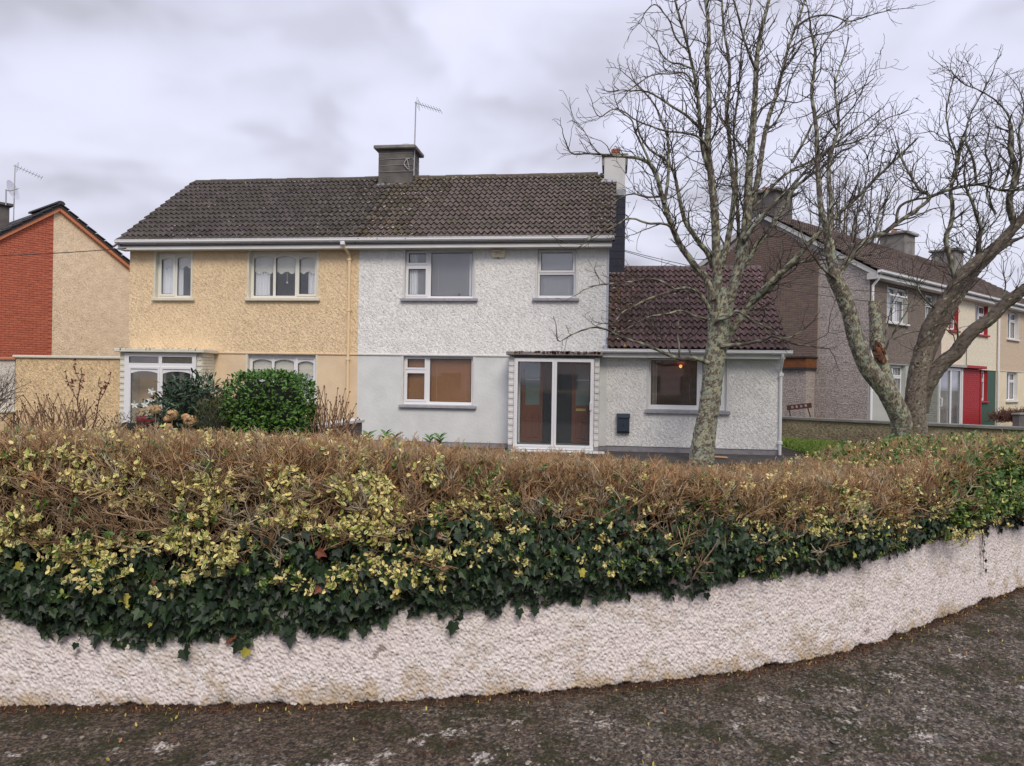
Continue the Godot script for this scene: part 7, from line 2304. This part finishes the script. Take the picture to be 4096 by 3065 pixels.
func sundries() -> void:
	# post box on the extension wall
	var t := thing("post_box", "dark blue-grey metal post box on the extension wall beside the glazed porch", "post box", Vector3(0.30, 0.435, FZ))
	var b := MB.new()
	b.span(Vector3(0.155, 0.475, FZ + 0.012), Vector3(0.445, 0.80, FZ + 0.13), 0.012)
	part("body", b, mt("box_blue", lin(0.035, 0.05, 0.075), 0.4), t)
	var l := MB.new()
	l.prismx([Vector2(FZ + 0.012, 0.805), Vector2(FZ + 0.012, 0.90), Vector2(FZ + 0.06, 0.895), Vector2(FZ + 0.15, 0.815), Vector2(FZ + 0.15, 0.80)], 0.145, 0.455)
	part("lid", l, M["box_blue"], t)
	var f := MB.new()
	f.span(Vector3(0.15, 0.44, FZ + 0.012), Vector3(0.45, 0.474, FZ + 0.11), 0.008)
	f.span(Vector3(0.28, 0.60, FZ + 0.13), Vector3(0.32, 0.64, FZ + 0.137))
	part("base", f, mt("box_dark", lin(0.015, 0.018, 0.025), 0.5), t)
	# alarm bell box with its lettering
	t = thing("alarm_box", "cream burglar alarm box with red lettering under the eaves of the white house", "alarm box", Vector3(-2.735, 4.58, FZ))
	b = MB.new()
	b.span(Vector3(-2.905, 4.615, FZ + 0.012), Vector3(-2.565, 4.79, FZ + 0.075), 0.022)
	b.span(Vector3(-2.89, 4.588, FZ + 0.012), Vector3(-2.58, 4.64, FZ + 0.07), 0.02)
	part("cover", b, mt("alarm_cream", lin(0.80, 0.74, 0.56), 0.4), t)
	var le := MB.new()
	le.span(Vector3(-2.76, 4.572, FZ + 0.02), Vector3(-2.72, 4.592, FZ + 0.06), 0.006)
	part("lens", le, mt("alarm_lens", lin(0.20, 0.03, 0.16), 0.3), t)
	var ink := mt("alarm_ink", lin(0.22, 0.03, 0.03), 0.6)
	var font := SystemFont.new()
	font.font_names = PackedStringArray(["Droid Serif"])
	for q in [["O'Loughlin", -2.80, 4.722, 0.052, 0.0], ["Security", -2.70, 4.680, 0.046, 0.0]]:
		var tx := TextMesh.new()
		tx.text = q[0]
		tx.font = font
		tx.font_size = 32
		tx.pixel_size = q[3] / 32.0
		tx.depth = 0.002
		place("lettering", tx, ink, t, X(Vector3(q[1], q[2], FZ + 0.0765)))
	var arc := MB.new()
	for k in 3:
		var pts := []
		for i in 7:
			var a := PI * 0.08 + PI * 0.42 * i / 6.0
			pts.append(Vector3(-2.665 + cos(a) * (0.022 + k * 0.014), 4.725 + sin(a) * (0.022 + k * 0.014), FZ + 0.0765))
		var rr := []
		for i in 7: rr.append(0.0025)
		arc.tube(pts, rr, 4)
	arc.span(Vector3(-2.84, 4.658, FZ + 0.0745), Vector3(-2.77, 4.664, FZ + 0.0765))
	part("emblem", arc, ink, t)
	# aerial on the shared chimney, and its bracket
	antenna(Vector3(-5.635, 7.40, -21.22), 9.46, Vector3(-4.83, 9.15, -21.05), "tall roof aerial with a slanting boom on the big grey chimney between the two houses", 8)
	antenna(ROWT * Vector3(12.3, 8.6, -3.8), 10.6, ROWT * Vector3(12.5, 10.5, -3.0), "thin roof aerial on the second chimney of the terrace", 5)
	var br := MB.new()
	br.tube([Vector3(-5.62, 7.86, -21.22), Vector3(-5.80, 7.86, -21.08), Vector3(-5.88, 7.74, -21.09), Vector3(-5.88, 7.68, -21.09), Vector3(-5.78, 7.56, -21.08), Vector3(-5.62, 7.56, -21.22)], [0.014, 0.014, 0.016, 0.016, 0.016, 0.014], 6)
	br.tube([Vector3(-5.80, 7.86, -21.08), Vector3(-5.77, 7.70, -21.10), Vector3(-5.74, 7.60, -21.10)], [0.012, 0.012, 0.012], 6)
	tag(part("aerial_bracket", br, M["galvanised"], self), "looped metal bracket holding the aerial mast to the big grey chimney", "bracket")
	# overhead wires
	var w := MB.new()
	var pts := []
	var rr := []
	var a := Vector3(-12.2, 4.83, -18.0)
	var e := Vector3(-26.0, 4.9, -14.0)
	for i in 25:
		var u := i / 24.0
		pts.append(a.lerp(e, u) + Vector3(0, -0.55 * 4 * u * (1 - u) * 0.9, 0)); rr.append(0.011)
	w.tube(pts, rr, 5)
	tag(part("overhead_wire", w, M["cable_black"], self), "black overhead wire running left from the eaves corner of the yellow house", "wire")
	for k in 2:
		w = MB.new()
		pts = []; rr = []
		a = Vector3(0.31, 5.25 - k * 0.03, -21.2)
		e = Vector3(9.0, 4.4 - k * 0.35, -24.0)
		for i in 17:
			var u := i / 16.0
			pts.append(a.lerp(e, u) + Vector3(0, -0.25 * 4 * u * (1 - u), 0)); rr.append(0.009)
		w.tube(pts, rr, 5)
		tag(part("overhead_wire", w, M["cable_black"], self), ["upper of the two thin wires running right from the slate chimney breast", "lower of the two thin wires running right from the slate chimney breast"][k], "wire")
	bench(V(5.67, 0.89, -25.84), V(6.39, 1.00, -25.63))
	stick_pile(V(6.39, 0.02, -22.50), V(7.40, 0.02, -20.72))
	wood_piece(V(2.33, 0.012, -17.07))
	dry_stems("dead_weed", "small rusty dead weed clinging to the boundary wall", "weed", 6.05, 6.40, -23.69, 0.1, 0.0, 0.5, 0.85, 9, 1.3, Color(0.2, 0.09, 0.04), Color(0.3, 0.15, 0.07), false)
	far_garden()


func _ready() -> void:
	rng.seed = 20240
	sky_and_sun()
	palette()
	curve()
	ground()
	pavement()
	yellow_house()
	white_house()
	extension()
	orange_house()
	terrace()
	side_walls()
	garden_wall()
	trees()
	hedge()
	ivy()
	flower_bed()
	sundries()
	opposite()

func rose_stem(t: Node3D, r: float, pts: Array) -> void:
	var path := smooth_path(pts, 0.05, 0.003)
	var rr := []
	for i in path.size(): rr.append(lerpf(r, r * 0.5, float(i) / path.size()))
	var b := MB.new()
	b.col = Color(0.11, 0.055, 0.045)
	b.tube(path, rr, 6)
	part("stem", b, M["dry_stem"], t)
	var lv := leaf_mesh(0.6, Color(1, 1, 1), Color(0.9, 0.9, 0.9), 0.3)
	for k in 6:
		var u := 0.45 + 0.55 * k / 5.0
		if rng.randf() < 0.25: continue
		var p: Vector3 = path[int(u * (path.size() - 1))]
		for j in 3:
			var ld := Vector3(rng.randfn(0, 1), rng.randfn(0.1, 0.5), rng.randfn(0.3, 0.6)).normalized()
			var fc := Vector3(rng.randfn(0, 0.5), 0.5, 1)
			fc = (fc - ld * fc.dot(ld)).normalized()
			place("leaf", lv, mt("rose_red", lin(0.13, 0.022, 0.018), 0.6) if rng.randf() < 0.8 else mt("rose_green", lin(0.10, 0.14, 0.06), 0.6), t, X(p, Basis(ld.cross(fc), ld, fc).scaled(Vector3.ONE * rng.randf_range(0.03, 0.055))))

func flower_head(t: Node3D, c: Vector3, r: float) -> void:
	var st := MB.new()
	st.col = Color(0.36, 0.22, 0.12)
	st.tube([Vector3(c.x + rng.randfn(0, 0.05), 0.0, c.z), Vector3(c.x + rng.randfn(0, 0.02), c.y * 0.5, c.z), c], [0.009, 0.008, 0.007], 5)
	part("stem", st, M["dry_stem"], t)
	var b := MB.new()
	for i in 90:
		var d := Vector3(rng.randfn(0, 1), rng.randfn(0.25, 1), rng.randfn(0, 1)).normalized()
		var p := c + d * r * rng.randf_range(0.8, 1.05) * Vector3(1, 0.85, 1)
		var s := d.cross(Vector3(rng.randf(), rng.randf(), rng.randf())).normalized()
		var u := s.cross(d)
		b.col = Color(0.66, 0.38, 0.16).lerp(Color(0.80, 0.58, 0.34), rng.randf()) * rng.randf_range(0.6, 1.1)
		for k in 4:
			var a := TAU * k / 4.0 + i
			var e := (s * cos(a) + u * sin(a))
			var f := (s * cos(a + 0.8) + u * sin(a + 0.8))
			b.tri(p, p + e * 0.022 + d * 0.008, p + f * 0.022 + d * 0.004, d)
	part("flower_head", b, M["dry_stem"], t)

func pot_plant(at: Vector3) -> void:
	var t := thing("pot_plant", "dark-leaved pot plant with pale star leaves in a red pot by the porch glass", "pot plant", at)
	var b := MB.new()
	b.lathe(at, [Vector2(0.0, 0.0), Vector2(0.17, 0.0), Vector2(0.25, 0.62), Vector2(0.27, 0.63), Vector2(0.27, 0.72), Vector2(0.24, 0.72), Vector2(0.22, 0.66), Vector2(0, 0.66)], 20)
	part("pot", b, mt("pot_red", lin(0.23, 0.02, 0.025), 0.4), t)
	var lm := leaf_mesh(0.5, Color.WHITE, Color.WHITE, 0.3)
	for i in 60:
		var d := Vector3(rng.randfn(0, 1), rng.randfn(0.5, 0.8), rng.randfn(0, 1)).normalized()
		var p := at + Vector3(0, 0.85, 0) + d * Vector3(0.2, 0.3, 0.2) * rng.randf_range(0.4, 1.0)
		var fc := Vector3(rng.randfn(0, 0.4), 0.8, 0.7)
		fc = (fc - d * fc.dot(d)).normalized()
		place("leaf", lm, mt("pot_leaf", lin(0.022, 0.04, 0.026), 0.4), t, X(p, Basis(d.cross(fc), d, fc).scaled(Vector3.ONE * rng.randf_range(0.08, 0.13))))
	for q in [Vector3(0.05, 1.0, 0.22), Vector3(-0.24, 0.98, 0.15), Vector3(0.13, 1.28, 0.12), Vector3(0.16, 1.08, 0.2)]:
		for k in 5:
			var a: float = TAU * k / 5.0 + q.x * 9.0
			var d := Vector3(cos(a), sin(a) * 0.8, 0.35).normalized()
			var fc := Vector3(0, 0.3, 1)
			fc = (fc - d * fc.dot(d)).normalized()
			place("pale_leaf", lm, mt("pale_leaf", lin(0.62, 0.66, 0.62), 0.5), t, X(at + q, Basis(d.cross(fc), d, fc).scaled(Vector3.ONE * 0.09)))

func twiggy_shrub(at: Vector3) -> void:
	var t := thing("bare_shrub", "bare bushy twiggy shrub cut by the left edge of the picture", "shrub", at)
	var b := MB.new()
	twig_set = {"tip": 0.003, "fork": 0.6, "tone": 1.3}
	for i in 60:
		var a := rng.randf() * TAU
		var d := Vector3(cos(a) * 0.9, rng.randf_range(0.1, 1.3), sin(a) * 0.6).normalized()
		shoot(b, at + Vector3(rng.randfn(0, 0.06), rng.randf_range(0.75, 1.25), rng.randfn(0, 0.06)), d, rng.randf_range(0.35, 0.62), 0.008, 2, 0.05, twig_set)
	part("twig", b, M["twig_bark"], t, "stuff")
	var s := MB.new()
	s.col = Color(0.12, 0.09, 0.07)
	s.tube([at, at + Vector3(0.02, 0.7, 0), at + Vector3(0, 1.3, 0.02)], [0.03, 0.025, 0.012], 8)
	part("stem", s, M["twig_bark"], t)

func sprout(at: Vector3, h: float, k: int) -> void:
	var names := {796: "leftmost narrow green sprout showing above the hedge below the white wall", 835: "bright green leafy sprout above the hedge left of the white house window sill", 855: "small olive sprout just right of the bright green sprout above the hedge", 929: "broad green sprout above the hedge under the brown-blind window", 952: "spiky green sprout nearest the glazed porch above the hedge"}
	var t := thing("garden_sprout", names[k], "plant", at, 0.0, "green sprouts behind the hedge")
	var b := MB.new()
	b.col = Color(0.14, 0.12, 0.05)
	b.tube([at, at + Vector3(0, h * 0.8, 0)], [0.008, 0.005], 5)
	part("stem", b, M["dry_stem"], t)
	var lm := leaf_mesh(0.32, Color.WHITE, Color.WHITE, 0.35)
	for i in 9:
		var a := TAU * i / 9.0 * 2.4
		var d := Vector3(cos(a) * 0.7, 0.8, sin(a) * 0.7).normalized()
		var fc := Vector3(-cos(a), 0.7, -sin(a) + 0.4)
		fc = (fc - d * fc.dot(d)).normalized()
		place("leaf", lm, mt("sprout_green", lin(0.10, 0.22, 0.04), 0.5) if k != 855 else mt("sprout_olive", lin(0.14, 0.13, 0.04), 0.6), t, X(at + Vector3(0, h * (0.66 + 0.02 * i), 0), Basis(d.cross(fc), d, fc).scaled(Vector3.ONE * rng.randf_range(0.12, 0.2))))

func bench(a: Vector3, b: Vector3) -> void:
	var t := thing("old_bench", "old brown wooden bench back with scalloped cut-outs behind the boundary wall", "bench", Vector3(a.x, 0, a.z))
	var l := (b - a).length()
	var bs := Basis(Vector3(0, 1, 0), atan2(-(b - a).z, (b - a).x)) * Basis(Vector3(0, 0, 1), atan2(b.y - a.y, l))
	var m := mt("bench_wood", lin(0.095, 0.035, 0.022), 0.8, tex["wood"], 2.0)
	var q := MB.new()
	var holes := []
	for k in 4: holes.append(Rect2(l * (0.18 + 0.18 * k), -0.02, 0.07, 0.075))
	q.holed(Rect2(0, -0.07, l, 0.16), holes, 0.02, -0.02)
	var p := part("backrest", q, m, t)
	p.transform = Transform3D(bs, Vector3(0, a.y, 0))
	for k in 2:
		var g2 := MB.new()
		g2.box(Vector3(l * (0.14 + 0.76 * k), -0.48, -0.03), Vector3(0.035, 0.9, 0.035), 0.004, Basis(Vector3(0, 0, 1), 0.12))
		var n := part("leg", g2, m, t)
		n.transform = Transform3D(bs, Vector3(0, a.y, 0))
	var s := MB.new()
	s.span(Vector3(0, -0.45, 0), Vector3(l, -0.41, 0.38))
	var e := part("seat", s, m, t)
	e.transform = Transform3D(bs, Vector3(0, a.y, 0))

func stick_pile(a: Vector3, b: Vector3) -> void:
	var t := thing("branch_pile", "heap of cut dry branches on the grass against the boundary wall", "branches", (a + b) / 2)
	for i in 70:
		var u := clampf(rng.randfn(0.66, 0.26), 0, 1)
		var c := a.lerp(b, u) + Vector3(rng.randfn(0, 0.12), absf(rng.randfn(0.06, 0.09)), rng.randfn(0, 0.12))
		var l := rng.randf_range(0.3, 0.9)
		var d := ((b - a).normalized() + Vector3(rng.randfn(0, 0.35), rng.randfn(0, 0.14), rng.randfn(0, 0.35))).normalized()
		var m := MB.new()
		m.col = Color(0.12, 0.09, 0.07).lerp(Color(0.26, 0.19, 0.13), rng.randf())
		var c0 := c - d * l * 0.5
		var c2 := c + d * l * 0.5 + Vector3(0, 0.05 * rng.randf(), 0)
		c0.y = maxf(c0.y, 0.02); c2.y = maxf(c2.y, 0.02)
		m.tube([c0, c + Vector3(0, 0.03, 0), c2], [0.011, 0.010, 0.005], 5)
		part("branch", m, M["dry_stem"], t)

func wood_piece(p: Vector3) -> void:
	var b := MB.new()
	b.col = Color(0.42, 0.26, 0.16)
	b.box(p + Vector3(0, 0.03, 0), Vector3(0.42, 0.05, 0.09), 0.02, Basis(Vector3.UP, 0.25) * Basis(Vector3(0, 0, 1), -0.06))
	tag(part("wood_offcut", b, M["dry_stem"], self), "pale split piece of wood lying beside the foot of the lichen-covered tree", "wood")

func far_garden() -> void:   # beyond the dwarf wall in front of the red porch
	var t := thing("low_hedge", "row of low bare reddish shrubs along the dwarf wall before the red porch", "hedge", ROWT * Vector3(12, 0, 1.9))
	var xs := []
	var cs := []
	for i in 900:
		var p := ROWT * Vector3(rng.randf_range(6.2, 17.5), 0.45, 1.9 + rng.randfn(0, 0.2))
		xs.append(X(p, Basis.from_euler(Vector3(rng.randfn(0, 0.5), rng.randf() * TAU, rng.randfn(0, 0.5))).scaled(Vector3.ONE * rng.randf_range(0.3, 0.52))))
		cs.append(Color(0.10, 0.04, 0.03).lerp(Color(0.18, 0.09, 0.06), rng.randf()))
	scatter("twig", twig_mesh(7, 8), M["hedge_wood"], t, xs, cs)
	var at := ROWT * Vector3(12.9, 0.0, 1.3)
	var o := thing("garden_ornament", "small green garden ornament on a post beside the beige house window", "ornament", at)
	var b := MB.new()
	b.lathe(at, [Vector2(0.12, 0), Vector2(0.07, 0.08), Vector2(0.06, 0.85), Vector2(0.1, 0.9)], 12)
	part("post", b, M["concrete_mid"], o)
	var f := MB.new()
	f.lathe(at + Vector3(0, 0.9, 0), [Vector2(0.0, 0.0), Vector2(0.16, 0.02), Vector2(0.21, 0.10), Vector2(0.17, 0.2), Vector2(0.09, 0.24), Vector2(0.12, 0.30), Vector2(0.06, 0.37), Vector2(0, 0.38)], 14)
	part("figure", f, mt("ornament_green", lin(0.05, 0.13, 0.11), 0.5), o)

func opposite() -> void:   # across the road, behind the viewer: what the ground-floor glass mirrors
	for k in 5:
		var x := -34.0 + 14.5 * k
		var t := thing("house_opposite", ["cream", "grey", "white", "tan", "pale pink"][k] + " two-storey house across the road behind the viewer", "house", Vector3(x + 6, 0, 20))
		var w := MB.new()
		var m := mt("opposite_wall%d" % k, lin(0.5 + 0.06 * (k % 3), 0.46, 0.38 + 0.05 * (k % 2)), 0.9)
		w.span(Vector3(x, -0.1, 19), Vector3(x + 12.2, 5.1, 26))
		part("wall", w, m, t)
		var r := MB.new()
		r.prismx([Vector2(18.6, 5.11), Vector2(22.5, 7.6), Vector2(26.4, 5.11)], x - 0.2, x + 12.4)
		part("roof", r, M["tile_w1"], t)
		for i in 4:
			for j in 2:
				var q := MB.new()
				q.span(Vector3(x + 1.2 + i * 2.9, 1.0 + j * 2.6, 18.94), Vector3(x + 2.7 + i * 2.9, 2.2 + j * 2.6, 18.999))
				part("window", q, M["dark_pane"], t)
		var h := MB.new()
		h.span(Vector3(x - 1, -0.1, 15.0), Vector3(x + 13.4, 0.9, 15.3))
		part("front_wall", h, M["concrete_mid"], t)
